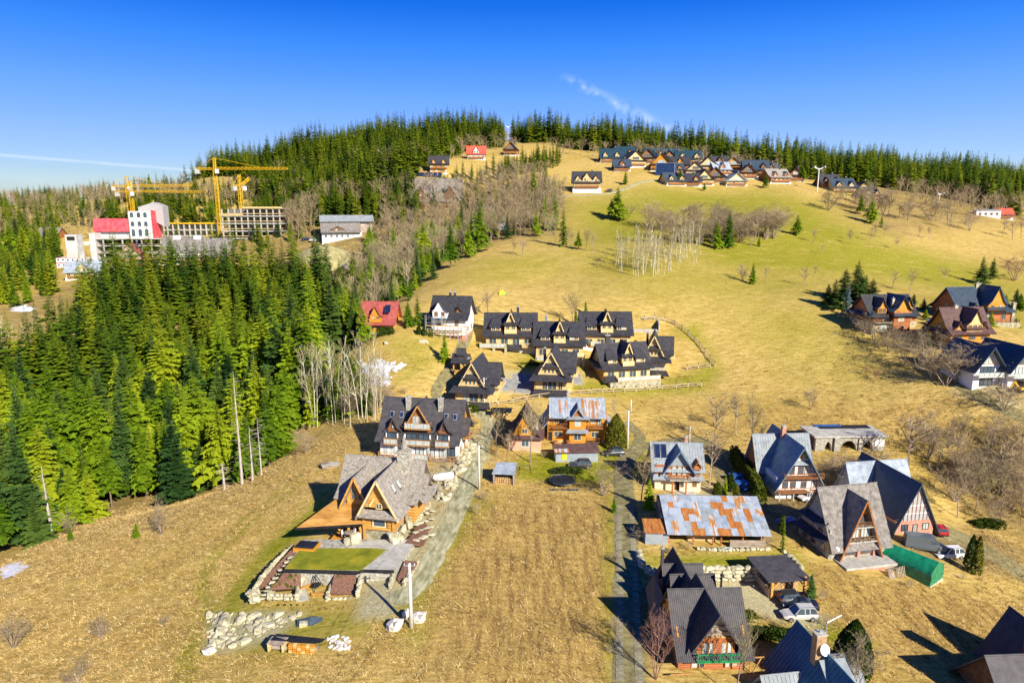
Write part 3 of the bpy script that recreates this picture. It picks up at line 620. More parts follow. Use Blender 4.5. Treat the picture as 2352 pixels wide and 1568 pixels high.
one(1672, 568, 84, 'right and taller one of the pair of dark spruces before the copse', 'spruce', 1.1)
one(1830, 540, 48, 'conical spruce alone to the right of the brown copse', 'spruce', 1.4)
one(1743, 566, 24, 'tiny spruce below the brown copse', 'young')
one(1728, 652, 50, 'broad spruce alone in the lower middle of the meadow', 'young', .9)
one(1706, 645, 36, 'leafless shrub on the left of the broad meadow spruce', 'bush')
one(1965, 690, 92, 'tallest spruce of the clump above the dark-roofed right-hand house', 'fir', 1.9)
one(1915, 706, 66, 'dark wide spruce at the left of the clump above the right-hand house', 'fir', 2.1)
one(2000, 705, 66, 'bushy spruce at the right of the clump above the right-hand house', 'fir', 2.1)
p = P(1944, 712); put_tree('blue_spruce', BLUE, p, px_h(p, 62), 'silvery blue spruce in the clump above the right-hand house', 'tree')
one(1936, 722, 34, 'yellow-green young thuja in front of the blue spruce', 'young', .7)
one(2252, 652, 66, 'large spruce of the pair on the right-hand meadow', 'fir', 1.5)
one(2278, 640, 50, 'smaller spruce of the pair on the right-hand meadow', 'fir', 1.3)
one(2330, 645, 62, 'round purplish bush at the right edge beside the spruce pair', 'red', 1.5)
one(1975, 492, 48, 'spruce at the upper end of the hedgerow on the right meadow', 'spruce', 1.2)
one(2000, 512, 58, 'largest spruce of the hedgerow on the right meadow', 'spruce', 1.4)
one(2024, 522, 28, 'little round spruce at the foot of the hedgerow spruces', 'young', 1.0)
for px, py, hp in [(1870,557,32),(1888,585,24),(1998,555,36),(2060,575,30),(1952,560,26),(2010,545,30),(2030,548,34),(2110,545,30),(2133,550,28),(1848,655,44),(1868,640,30),(1760,645,34),(1702,642,40),(1770,540,30),(2165,652,38),(2050,660,40),(2090,670,50),(1200,590,44),(1180,585,36),(2300,545,40),(2325,550,44),(2345,545,40),(1950,550,24)]:
    p = P(px, py); bare(p, px_h(p, hp) * 1.1, 'small leafless tree standing alone on the open meadow', 'lone small trees on the meadow', 'tree')
for px, py, hp, lab in [(1372,610,20,'dark stumpy bush left of the birch grove'),(1990,862,22,'purplish bush on the right meadow, the upper of two'),(2012,874,30,'purplish bush on the right meadow, the lower of two'),(1862,940,50,'round leafless shrub alone on the meadow above the stone arches')]:
    one(px, py, hp, lab, 'red' if 'purpl' in lab else 'bush', .9)
for k in range(34):
    px = r_s.uniform(1900, 2250); py = 470 + (px - 1900) * .16 + r_s.uniform(-30, 14); p = P(px, py)
    bare(p, r_s.uniform(8, 14), 'leafless tree in the brown wood on the right hillside', 'leafless trees of the right hillside', r_s.choice(['tree', 'bush', 'tall']), 1.2)
for k in range(120):
    px = r_s.uniform(2050, 2400); py = 445 + (px - 2050) * .14 + r_s.uniform(-20, 22); p = P(px, py)
    bare_far_tree(p, r_s.uniform(8, 13))
for k in range(90):
    px = r_s.uniform(1250, 1950); py = 345 + max(0, px - 1480) * .13 + r_s.uniform(-4, 22); p = P(px, py)
    bare_far_tree(p, r_s.uniform(8, 13))
for k in range(70):
    px = r_s.uniform(640, 1200); py = 330 + (1200 - px) * .13 + r_s.uniform(-6, 25); p = P(px, py)
    bare_far_tree(p, r_s.uniform(9, 14))

one(1938, 690, 74, 'dark fir in the middle of the clump above the right-hand house', 'fir', 2.0)
one(1985, 690, 60, 'dark fir behind the bushy spruce of the right-hand clump', 'fir', 2.0)
one(1900, 700, 50, 'lowest dark fir at the left end of the right-hand clump', 'fir', 2.0)
for k in range(26):
    px, py = r_s.uniform(2080, 2350), r_s.uniform(690, 760); p = P(px, py)
    spruce(p, r_s.uniform(2.5, 5.5), 'small evergreen around the right-hand houses', 'small evergreens around the right-hand houses', 1.7, 'fir' if k % 2 else 'young')
for k in range(14):
    px, py = r_s.uniform(1430, 1950), r_s.uniform(380, 440); p = P(px, py, tmin=250)
    spruce(p, r_s.uniform(5, 11), 'spruce standing between the hill houses', 'spruces between the hill houses', 1.4, 'spruce')
# ---- trees between and around the houses
for px, py, hp, lab, kind, wd in [
    (1120, 728, 66, 'leafless tree behind the scaffolded house', 'tree', 1.1), (1090, 738, 50, 'thin leafless tree beside the scaffolded house', 'tall', 1),
    (1315, 748, 84, 'thin tall leafless tree behind the middle chalets', 'tall', 1), (1322, 750, 48, 'narrow spruce behind the middle chalets', 'spruce', .9), (1345, 722, 34, 'small narrow spruce on the slope behind the right back chalet', 'spruce', .9),
    (960, 745, 70, 'pale tall spruce left of the scaffolded house', 'spruce', 1.3), (938, 750, 62, 'spruce in the garden between red roof and scaffolding', 'spruce', 1.2),
    (1022, 832, 74, 'bushy bright spruce beside the lane below the scaffolded house', 'young', .75),
    (1140, 1050, 118, 'tall bare trunk beside the small pink house, leftmost of three', 'tall', .8), (1165, 1062, 70, 'knotty bare tree in front of the small pink house', 'tree', .9), (1218, 1062, 148, 'tall bare ash beside the small pink house', 'tall', 1),
    (1420, 1010, 60, 'spruce behind the yew beside the orange house', 'spruce', 1),
    (1385, 1138, 78, 'spreading leafless bush right of the trampoline', 'bush', 1.2), (1410, 1176, 36, 'small dark spruce at the lane below the leafless bush', 'young', .8),
    (1472, 1160, 128, 'bare ash in front of the blue-roofed cabin', 'tree', .8), (1490, 1168, 70, 'ivy-green spruce beside the lane at the blue-roofed cabin', 'young', .95),
    (1630, 1115, 130, 'knobbly bare lime right of the blue-roofed cabin', 'tree', .85), (1722, 1070, 150, 'straight bare tree left of the metal-roofed chalet', 'tall', .8),
    (1640, 1020, 115, 'leafless ash on the slope above the cabin, left of two', 'tree', 1), (1690, 1000, 100, 'leafless ash on the slope above the cabin, right of two', 'tree', 1),
    (2085, 1082, 150, 'broad leafless tree right of the stone arches', 'tree', 1.3), (1935, 1130, 90, 'spreading leafless bush below the stone arches', 'bush', 1.5),
    (2290, 1130, 120, 'tall leafless tree at the right edge behind the dark gable', 'tree', 1.1), (1505, 1560, 150, 'reddish bare bush at the corner of the grey-roofed house', 'red', .5),
    (1690, 1600, 175, 'leafless tree in front of the green balcony', 'tall', .8), (1960, 1590, 120, 'bare shrub in front of the dark yew', 'bush', .8),
    (1860, 1385, 66, 'small dark spruce at the corner of the carport', 'fir', 1.2), (1797, 1265, 80, 'dry larch sapling beside the barn', 'spruce', .5), (1665, 1135, 46, 'small clipped conifer behind the barn', 'young', .6),
    (370, 1228, 76, 'bare thorny shrub on the left meadow', 'bush', .9), (315, 1234, 34, 'bright round young spruce alone on the left meadow', 'young', 1.05), (163, 1240, 32, 'little young spruce at the wood edge on the left', 'young', .9), (160, 1232, 60, 'thin bare shrub behind the little spruce', 'bush', .7),
    (235, 1466, 44, 'low bare shrub in the lower left of the meadow', 'bush', 1.3), (30, 1490, 70, 'bare shrub at the left picture edge', 'bush', 1.0), (180, 1580, 60, 'bare shrub cut by the lower picture edge', 'bush', 1), (378, 1440, 24, 'tiny dry shrub in the middle of the left meadow', 'bush', 1), (705, 1040, 60, 'leafless shrub between wood and white hotel', 'bush', 1.1),
    (1410, 960, 50, 'small leafless tree above the yew', 'tree', 1)]:
    one(px, py, hp, lab, kind, wd)
for px, py, hp in [(2010,790,60),(2040,810,66),(2075,840,70),(2110,850,64),(2140,870,80),(2172,885,110),(2195,880,70),(2305,945,80),(1985,770,50),(1960,745,40),(2060,800,60),(2120,810,60),(2170,800,50)]:
    p = P(px, py); bare(p, px_h(p, hp), 'grey leafless bush in the hedge along the foot of the right meadow', 'bushes along the right meadow foot', 'bush', 1.25)
for k in range(52):
    px = r_s.uniform(2130, 2400); py = r_s.uniform(1030, 1210) - (2352 - px) * .05; p = P(px, py)
    if px < 2190 and py > 1080: continue
    bare(p, r_s.uniform(5, 9.5), 'leafless tree of the brown thicket at the right edge', 'leafless trees of the right thicket', r_s.choice(['tree', 'tall', 'bush']), 1.1)
for k in range(16):
    px, py = r_s.uniform(1880, 2010), r_s.uniform(1085, 1140); p = P(px, py); bare(p, r_s.uniform(3, 5.5), 'leafless shrub between stone arches and dark gable', 'shrubs below the stone arches', 'bush', 1.2)
for px, py, hp in [(2125,735,26),(2150,735,30),(2180,740,34),(2165,730,22),(2200,735,30)]:
    p = P(px, py); spruce(p, px_h(p, hp), 'small garden spruce left of the grey-roofed house on the right', 'garden spruces on the right', 1.3, 'young')
for px, py, hp in [(2130,800,40),(2140,780,40),(2100,800,36),(2115,830,40),(2160,770,30)]:
    p = P(px, py); spruce(p, px_h(p, hp), 'dark spruce on the bank between the right-hand houses', 'bank spruces on the right', 1.3, 'fir')
for px, py, hp in [(690,640,50),(720,645,60),(752,642,56),(790,640,64),(830,625,50),(850,600,56),(672,620,40),(810,650,50),(770,655,46),(735,660,44)]:
    p = P(px, py, tmin=200); bare(p, px_h(p, hp), 'leafless tree in front of the spoil mound', 'leafless trees before the spoil mound', 'tall', 1.2)
for k, (px, py) in enumerate([(1412,1200),(1408,1290),(1404,1380),(1412,1450),(1400,1500),(1465,1240),(1580,1262),(1540,1275),(1765,1258),(1795,1300),(1868,1345),(1890,1380),(1900,1440),(1760,1425),(1790,1440),(2060,1195),(2090,1350),(2210,1330),(2260,1290),(2290,1300),(1885,1100),(1905,1145),(1870,1120),(1720,1060),(1700,1040),(1250,1050),(1175,1095),(1110,1150),(1095,1180),(1060,1010),(745,1075),(735,1110),(890,930),(930,905),(905,895)]):
    p = P(px, py); bare(p, r_s.uniform(.9, 2.2), 'low dry scrub bush at the edge of a yard or lane', 'dry scrub along yards and lanes', 'bush', 1.3)
# dead trunks in the wood
def snag(px, py, hp, lab, r0=.32):
    p = P(px, py); h = px_h(p, hp); o = thing('dead_tree', p, rng.uniform(0, 6), lab, 'tree'); o.rotation_euler = (rng.uniform(-.03, .03), rng.uniform(0, .04), 0)
    part('trunk', trunk_geo(h, r0, 8, .05), M_DEAD, o); m = MB(); r = random.Random(px)
    for i in range(46):
        z = h * r.uniform(.15, .98); a = r.uniform(0, 6.28); L = r.uniform(.6, 2.2); m.bar((0, 0, z), (L * math.cos(a), L * math.sin(a), z - L * r.uniform(-.1, .4)), .035, .01, 3, False)
    part('branch_stubs', m, M_DEAD, o)
snag(556, 1112, 245, 'tall grey dead trunk at the wood edge with short stubs'); snag(580, 1104, 120, 'short dead trunk right of the tall grey one', .28); snag(118, 1226, 150, 'pale dead trunk at the left of the wood edge', .36)
snag(600, 1092, 130, 'thin dead trunk behind the short one', .2); snag(515, 1125, 60, 'broken stump at the wood edge left of the tall dead trunk', .34)

# far leafless woods, one mass
q = np.array(FARBARE); rr = np.random.default_rng(4); mixc = rr.random(len(MIXREST)) < .84
q = np.vstack([q, np.c_[MIXREST[mixc], rr.uniform(10, 15, mixc.sum())]])
ob = joined('leafless_woods', FARB, q[:, :2], q[:, 2], m=M_TWIG, wide=1.35, base=10.0); tag(ob, 'leafless woods between the far meadows, at the back of the mixed wood and below the ridges', 'woods')
mr_ = MIXREST[~mixc]; fs = []
for k in range(620):
    px, py = rr.uniform(-20, 690), rr.uniform(436, 520)
    p_ = P(px, py, tmin=200); fs.append((p_.x, p_.y, rr.uniform(9, 17)))
for k in range(330):
    px, py = rr.uniform(600, 960), rr.uniform(430, 520)
    p_ = P(px, py, tmin=200); fs.append((p_.x, p_.y, rr.uniform(12, 19)))
for k in range(190):
    px, py = rr.uniform(-30, 135), rr.uniform(520, 700)
    if py > 680 and px > 20: continue
    p_ = P(px, py, tmin=200); fs.append((p_.x, p_.y, rr.uniform(11, 20)))
for k in range(40):
    px, py = rr.uniform(330, 640), rr.uniform(548, 590)
    p_ = P(px, py, tmin=250); fs.append((p_.x, p_.y, rr.uniform(9, 15)))
q = np.vstack([np.c_[mr_, rr.uniform(10, 17, len(mr_))], np.array(fs)[rr.random(len(fs)) < .75]])
ob = joined('far_conifers', FARV, q[:, :2], q[:, 2], m=M_FAR, wide=1.15); tag(ob, 'conifers strewn over the far slopes behind the building site and the mixed wood', 'conifers')
# ---------------------------------------------------------------- building materials
M_ANTH = mat('anthracite_roof', (0.030, 0.029, 0.034), (0.062, 0.060, 0.068), 1.2, .55, .01, spec=.4)
M_ANTH2 = mat('grey_brown_roof', (0.050, 0.046, 0.049), (0.090, 0.083, 0.087), 1.2, .6, .01)
M_BLUEGREY = mat('blue_grey_roof', (0.030, 0.050, 0.075), (0.060, 0.085, 0.115), 1.0, .45, .01, spec=.5)
M_TEAL = mat('teal_metal_roof', (0.016, 0.044, 0.064), (0.032, 0.072, 0.10), 1.0, .4, .01, spec=.5)
M_BROWN = mat('brown_roof', (0.085, 0.045, 0.042), (0.15, 0.085, 0.075), 1.2, .6, .01)
M_REDROOF = mat('red_roof', (0.30, 0.065, 0.055), (0.46, 0.12, 0.10), 1.0, .6, .01)
M_REDBRIGHT = mat('bright_red_roof', (0.55, 0.07, 0.04), (0.70, 0.13, 0.08), 1.0, .6, .01)
M_SHING = mat('weathered_shingle', (0.17, 0.15, 0.125), (0.44, 0.40, 0.345), 2.2, .85, .02, c3=(.29, .26, .22), lo=.3, hi=.7)
M_SHING2 = mat('grey_old_shingle', (0.14, 0.125, 0.11), (0.30, 0.27, 0.24), 1.2, .85, .02)
M_GALV = mat('galvanised_sheet', (0.22, 0.265, 0.32), (0.40, 0.45, 0.51), .7, .65, .01, spec=.15)
M_RUSTY = mat('rusty_sheet', (0.24, 0.075, 0.018), (0.52, 0.25, 0.08), 1.4, .8, .01, c3=(.38, .135, .028), stretch=(2.5, .4, 1), lo=.28, hi=.72)
M_GALV2 = mat('streaked_sheet', (0.36, 0.20, 0.09), (0.36, 0.41, 0.47), 1.0, .65, .01, stretch=(3.0, .3, 1), lo=.30, hi=.46, spec=.15)
M_RUSTMIX = mat('half_rusted_sheet', (0.42, 0.165, 0.035), (0.46, 0.51, 0.56), .8, .55, .01, stretch=(3.2, .35, 1), lo=.44, hi=.56, c3=(.40,.30,.20))
M_BLUEMET = mat('blue_grey_sheet', (0.13, 0.22, 0.29), (0.25, 0.35, 0.42), .8, .4, .01, metal=.3, spec=.5)
M_LIGHTMET = mat('pale_sheet', (0.22, 0.245, 0.26), (0.34, 0.37, 0.385), .8, .7, .01, spec=.1)
M_HONEY = mat('honey_log', (0.42, 0.19, 0.035), (0.68, 0.37, 0.095), 1.6, .6, .01, stretch=(.25, .25, 2), objvar=.14)
M_SKYLIT = mat('skylit_shade_sheet', (0.035, 0.13, 0.20), (0.06, 0.19, 0.28), 1.0, .5, .01, spec=.3)  # grey metal roof; the blue of sky light in shade is put into its colour
M_PALEWOOD = mat('pale_wood', (0.55, 0.36, 0.13), (0.80, 0.60, 0.29), 1.5, .65, .01, stretch=(.3, .3, 2), wave=('Z', 3.5, .02))
M_TRIM = mat('pale_trim', (0.66, 0.47, 0.20), (0.84, 0.66, 0.34), 1.5, .65, 0)
M_ORANGE = mat('orange_boards', (0.50, 0.205, 0.018), (0.68, 0.31, 0.035), 1.2, .6, .01, stretch=(.3, .3, 2), wave=('Z', 4.0, .03))
M_REDLOG = mat('red_brown_log', (0.30, 0.085, 0.028), (0.50, 0.18, 0.06), 1.5, .6, .01, stretch=(.25, .25, 2), objvar=.12)
M_BROWNW = mat('brown_boards', (0.22, 0.085, 0.028), (0.38, 0.16, 0.05), 1.5, .7, .01, stretch=(.3, .3, 2), wave=('Z', 4.0, .025))
M_DARKW = mat('dark_timber', (0.09, 0.045, 0.022), (0.20, 0.11, 0.055), 1.5, .8, .01)
M_GREYW = mat('grey_timber', (0.22, 0.17, 0.125), (0.46, 0.38, 0.30), 1.6, .85, .015, stretch=(.4, .4, 2), objvar=.2)
M_WHITE = mat('white_plaster', (0.70, 0.69, 0.66), (0.82, 0.81, 0.78), 1.0, .85, 0)
M_CREAM = mat('cream_plaster', (0.62, 0.52, 0.36), (0.74, 0.64, 0.46), 1.0, .85, 0)
M_PINK = mat('pink_plaster', (0.62, 0.33, 0.21), (0.72, 0.42, 0.28), 1.0, .85, 0)
M_CONC = mat('concrete', (0.36, 0.34, 0.29), (0.55, 0.53, 0.46), .8, .9, .01)
M_STONE = mat('pale_stone', (0.22, 0.20, 0.11), (0.60, 0.56, 0.40), 1.4, .9, .04, c3=(.45, .41, .27), objvar=.22)
M_STONE2 = mat('grey_stone_wall', (0.20, 0.19, 0.15), (0.55, 0.52, 0.43), 2.6, .9, .04, c3=(.36, .34, .28))
M_WSTONE = mat('white_boulder', (0.55, 0.50, 0.42), (0.80, 0.76, 0.68), 1.2, .9, .05)
M_BRICK = mat('brick', (0.42, 0.17, 0.11), (0.64, 0.36, 0.26), 2.4, .9, .02, wave=('Z', 6, .02), c3=(.56, .27, .19))
M_INSUL = mat('insulation_foil', (0.36, 0.34, 0.335), (0.46, 0.44, 0.43), 1.0, .8, .01)
M_GLASS = mat('window_glass', (0.035, 0.055, 0.075), (0.09, 0.13, 0.16), .6, .08, 0, spec=.9)
M_CURT = mat('curtained_glass', (0.30, 0.36, 0.36), (0.62, 0.66, 0.62), 2.0, .15, 0, stretch=(2.5, 2.5, .3), spec=.8)
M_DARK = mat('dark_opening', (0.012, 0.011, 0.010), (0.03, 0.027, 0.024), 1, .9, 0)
M_FRAME = mat('timber_frame', (0.40, 0.19, 0.055), (0.55, 0.30, 0.10), 1.5, .6, 0)
M_WFRAME = mat('white_frame', (0.72, 0.71, 0.68), (0.82, 0.81, 0.78), 1, .5, 0)
M_BLACK = mat('black_paint', (0.012, 0.012, 0.014), (0.028, 0.028, 0.03), 1, .5, 0)
M_STEEL = mat('grey_steel', (0.42, 0.44, 0.46), (0.58, 0.60, 0.62), 1, .4, 0, metal=.5)
M_SOLAR = mat('solar_glass', (0.008, 0.016, 0.05), (0.018, 0.032, 0.085), .5, .12, 0, spec=.8)
M_GREENP = mat('green_paint', (0.015, 0.20, 0.07), (0.03, 0.30, 0.11), 1, .5, 0)
M_TARP = mat('green_tarpaulin', (0.006, 0.16, 0.075), (0.015, 0.27, 0.13), 1.4, .33, .05, spec=.6)
M_TURF = mat('artificial_turf', (0.06, 0.19, 0.008), (0.11, 0.28, 0.015), 6, .95, .02)
M_LAWN = mat('mown_lawn', (0.12, 0.14, 0.006), (0.40, 0.32, 0.02), .42, .95, .03, c3=(.23, .235, .010), lo=.3, hi=.7)
M_MULCH = mat('bark_mulch', (0.12, 0.055, 0.035), (0.30, 0.16, 0.105), 5, .95, .05)
M_FIREW = mat('firewood', (0.34, 0.19, 0.07), (0.66, 0.46, 0.22), 6, .85, .02, objvar=.2)
M_POLE = mat('pale_concrete_pole', (0.60, 0.57, 0.50), (0.76, 0.73, 0.66), 1, .8, 0)
M_SNOW = mat('old_snow', (0.66, 0.70, 0.80), (0.86, 0.88, 0.92), 1.2, .7, .04)
M_ROADM = mat('worn_track', (0.13, 0.105, 0.045), (0.36, 0.31, 0.15), 1.1, .95, .03, c3=(.23, .20, .085), lo=.3, hi=.7)
M_GRAVELRD = mat('stone_dust_road', (0.22, 0.205, 0.10), (0.56, 0.53, 0.35), .9, .95, .03, c3=(.38, .36, .20), stretch=(1.4, .5, 1))
M_SLABS = mat('concrete_slabs', (0.19, 0.17, 0.10), (0.34, 0.31, 0.20), 2, .9, .02, objvar=.2)
M_ASPH = mat('pale_asphalt', (0.20, 0.20, 0.19), (0.34, 0.34, 0.33), 1, .9, .01)
M_YEL = mat('crane_yellow', (0.62, 0.36, 0.012), (0.78, 0.47, 0.02), 1, .5, 0)
M_LIME = mat('lime_yellow', (0.55, 0.55, 0.02), (0.70, 0.70, 0.03), 1, .5, 0)
M_REDNET = mat('red_safety_net', (0.62, 0.05, 0.07), (0.78, 0.13, 0.15), .5, .7, .02)
M_BLUEP = mat('blue_paint', (0.02, 0.09, 0.30), (0.04, 0.14, 0.42), 1, .4, 0)

# ---------------------------------------------------------------- building parts (local frame: x along the front, y into the depth, z up)
def fpt(f, pos, a, z, d):
    return (a, pos - d, z) if f == '-y' else (a, pos + d, z) if f == '+y' else (pos + d, a, z) if f == '+x' else (pos - d, a, z)
def fbox(mb, f, pos, a0, a1, z0, z1, d0, d1):
    p, q = fpt(f, pos, a0, z0, d0), fpt(f, pos, a1, z1, d1)
    return mb.box(min(p[0], q[0]), max(p[0], q[0]), min(p[1], q[1]), max(p[1], q[1]), min(p[2], q[2]), max(p[2], q[2]))
def wall(o, x0, x1, y0, y1, z0, z1, m, name='wall', label=None): return part(name, MB().box(x0, x1, y0, y1, z0, z1), m, o, label)
def win(o, a, z, w=1.2, h=1.3, f='-y', pos=0.0, nx=2, ny=1, m=None, g=None, name='window', t=.09):
    """window: frame with mullions, the pane behind them"""
    fr = MB(); a0, a1, z0, z1 = a - w / 2, a + w / 2, z, z + h
    fbox(fr, f, pos, a0, a1, z0, z0 + t, .0, .09); fbox(fr, f, pos, a0, a1, z1 - t, z1, .0, .09)
    fbox(fr, f, pos, a0, a0 + t, z0 + t, z1 - t, .0, .09); fbox(fr, f, pos, a1 - t, a1, z0 + t, z1 - t, .0, .09)
    for i in range(1, nx): c = a0 + w * i / nx; fbox(fr, f, pos, c - t * .4, c + t * .4, z0 + t, z1 - t, .0, .08)
    for i in range(1, ny): c = z0 + h * i / ny; fbox(fr, f, pos, a0 + t, a1 - t, c - t * .35, c + t * .35, .0, .075)
    fo = part(name, fr, m or M_FRAME, o); part('pane', fbox(MB(), f, pos, a0 + t, a1 - t, z0 + t, z1 - t, .0, .035), g or (M_CURT if rng.random() < .35 else M_GLASS), fo)
    return fo
def arch_win(o, a, z, w, h, f='-y', pos=0.0, m=None, g=None, name='window'):
    k = 8; pr = [(a - w / 2, z), (a + w / 2, z)] + [(a + w / 2 * math.cos(math.pi * i / k), z + h - w / 2 + w / 2 * math.sin(math.pi * i / k)) for i in range(k + 1)]
    c = (a, z + h / 2)
    def ring(s): return [((u - c[0]) * s + c[0], (v - c[1]) * s + c[1]) for u, v in pr]
    def sheet(mb, pts, d): mb.add([fpt(f, pos, u, v, d) for u, v in pts] + [fpt(f, pos, u, v, 0) for u, v in pts], [tuple(range(len(pts)))] + [(i, (i + 1) % len(pts), (i + 1) % len(pts) + len(pts), i + len(pts)) for i in range(len(pts))]); return mb
    fo = part(name, sheet(MB(), ring(1.0), .05), m or M_FRAME, o); part('pane', sheet(MB(), ring(.78), .075), g or M_GLASS, fo); return fo
def roof(o, x0, x1, y0, y1, ze, rise, m, ax='x', oh=.8, og=.6, style='course', step=.45, kick=True, drop=.35, name='roof', sides=(-1, 1), th=.14, label=None, piece=.34):
    """a pitched roof; its slopes carry courses, standing seams or single shingles as relief"""
    u0, u1, a0, a1 = (y0, y1, x0 - og, x1 + og) if ax == 'x' else (x0, x1, y0 - og, y1 + og)
    c, half = (u0 + u1) / 2, (u1 - u0) / 2
    prof = [(0, ze + rise), (half * .75, ze + rise * .2), (half + oh, ze - oh * drop)] if kick else [(0, ze + rise), (half + oh, ze - oh * rise / half)]
    def p3(h, a, z): return Vector((a, c + h, z)) if ax == 'x' else Vector((c + h, a, z))
    base, rel = MB(), MB(); r = random.Random(int(abs(x0 * 13 + y0 * 7 + ze * 31 + rise * 17) * 100))
    def slab(mb, q, t):
        n = (q[1] - q[0]).cross(q[2] - q[0])
        if n.z < 0: q = q[::-1]
        mb.slab(q, t)
    for s in sides:
        for i in range(len(prof) - 1):
            (h0, z0), (h1, z1) = prof[i], prof[i + 1]; L = math.hypot(h1 - h0, z1 - z0); nrm = Vector((0, 0, 1))
            A0, A1, B0, B1 = p3(s * h0, a0, z0), p3(s * h0, a1, z0), p3(s * h1, a0, z1), p3(s * h1, a1, z1)
            nv = (A1 - A0).cross(B0 - A0).normalized(); nv = nv if nv.z > 0 else -nv
            slab(base, [B0, B1, A1, A0], th)
            if style == 'course':
                k = max(2, int(L / step)); e = .02
                for j in range(k):
                    f0, f1 = j / k, min(1.0, (j + 1) / k + .03); q = [B0, B1, A1, A0]
                    lo0, lo1, hi0, hi1 = A0.lerp(B0, f1), A1.lerp(B1, f1), A0.lerp(B0, f0), A1.lerp(B1, f0)
                    slab(rel, [lo0 + nv * .055, lo1 + nv * .055, hi1 + nv * .012, hi0 + nv * .012], .03)
            elif style == 'seam':
                k = max(2, int((a1 - a0) / step))
                for j in range(k + 1):
                    f = j / k; p, q = A0.lerp(A1, f), B0.lerp(B1, f); w_ = (A1 - A0).normalized() * .025
                    slab(rel, [q - w_ + nv * .05, q + w_ + nv * .05, p + w_ + nv * .05, p - w_ + nv * .05], .06)
            elif style == 'shingle':
                k = max(2, int(L / step)); along = (A1 - A0).normalized(); W_ = (A1 - A0).length
                for j in range(k):
                    f0, f1 = j / k, (j + 1) / k + .06; x = 0.0
                    while x < W_ - .02:
                        w_ = min(piece * r.uniform(.6, 1.4), W_ - x); g = r.uniform(-.012, .03); ff = min(f1 + r.uniform(-.02, .05) / max(L, .5) * 2, 1.02)
                        lo, hi = A0.lerp(B0, ff) + along * x, A0.lerp(B0, f0) + along * x; d = along * (w_ - .02)
                        q = [lo + nv * (.07 + g), lo + d + nv * (.07 + g), hi + d + nv * .015, hi + nv * .015]; n = (q[1] - q[0]).cross(q[2] - q[0])
                        if n.z < 0: q = q[::-1]
                        rel.slab(q, .05); x += w_
    ro = part(name, base, m, o, label)
    if style == 'course':
        part('roof_course', rel, m, ro)['kind'] = 'stuff'
    elif style == 'seam': part('standing_seam', rel, m, ro)['kind'] = 'stuff'
    elif style == 'shingle': part('shingle', rel, m, ro)['kind'] = 'stuff'
    rc = MB(); rc.bar(p3(0, a0 - .05, ze + rise + .06), p3(0, a1 + .05, ze + rise + .06), .1, n=6); part('ridge_cap', rc, m, ro)
    return ro
def gable(o, x0, x1, y, ze, rise, m, ax='y', th=.2, kick=True, name='gable', inset=.06, label=None):
    """the triangle of wall under a roof: ax='y' faces the front at y, ax='x' is an end wall at x=y spanning y from x0 to x1"""
    c, half = (x0 + x1) / 2, (x1 - x0) / 2 - inset; r = rise - .22
    pr = [(c - half, ze - .05), (c + half, ze - .05)] + ([(c + half * .75, ze + r * .2), (c, ze + r), (c - half * .75, ze + r * .2)] if kick else [(c, ze + r)])
    mb = MB()
    if ax == 'y': mb.prism(pr, 'y', y, y + th)
    else: mb.prism(pr, 'x', y, y + th)
    return part(name, mb, m, o, label)
def pent(o, x0, x1, y, z, out_, drop, m, f='-y', flare=.5, name='skirt_roof', th=.1, step=.4):
    """a narrow lean-to roof along a wall"""
    if f == '-y': q = [Vector((x0 - flare, y - out_, z - drop)), Vector((x1 + flare, y - out_, z - drop)), Vector((x1, y + .1, z)), Vector((x0, y + .1, z))]
    elif f == '+x': q = [Vector((y + out_, x0 - flare, z - drop)), Vector((y + out_, x1 + flare, z - drop)), Vector((y - .1, x1, z)), Vector((y - .1, x0, z))]
    else: q = [Vector((y - out_, x1 + flare, z - drop)), Vector((y - out_, x0 - flare, z - drop)), Vector((y + .1, x0, z)), Vector((y + .1, x1, z))]
    mb = MB().slab(q, th); L = (q[3] - q[0]).length; k = max(2, int(L / step)); n = (q[1] - q[0]).cross(q[3] - q[0]).normalized()
    for j in range(k):
        f0, f1 = j / k, (j + 1) / k; mb.slab([q[0].lerp(q[3], f0) + n * .05, q[1].lerp(q[2], f0) + n * .05, q[1].lerp(q[2], f1) + n * .01, q[0].lerp(q[3], f1) + n * .01], .03)
    return part(name, mb, m, o)
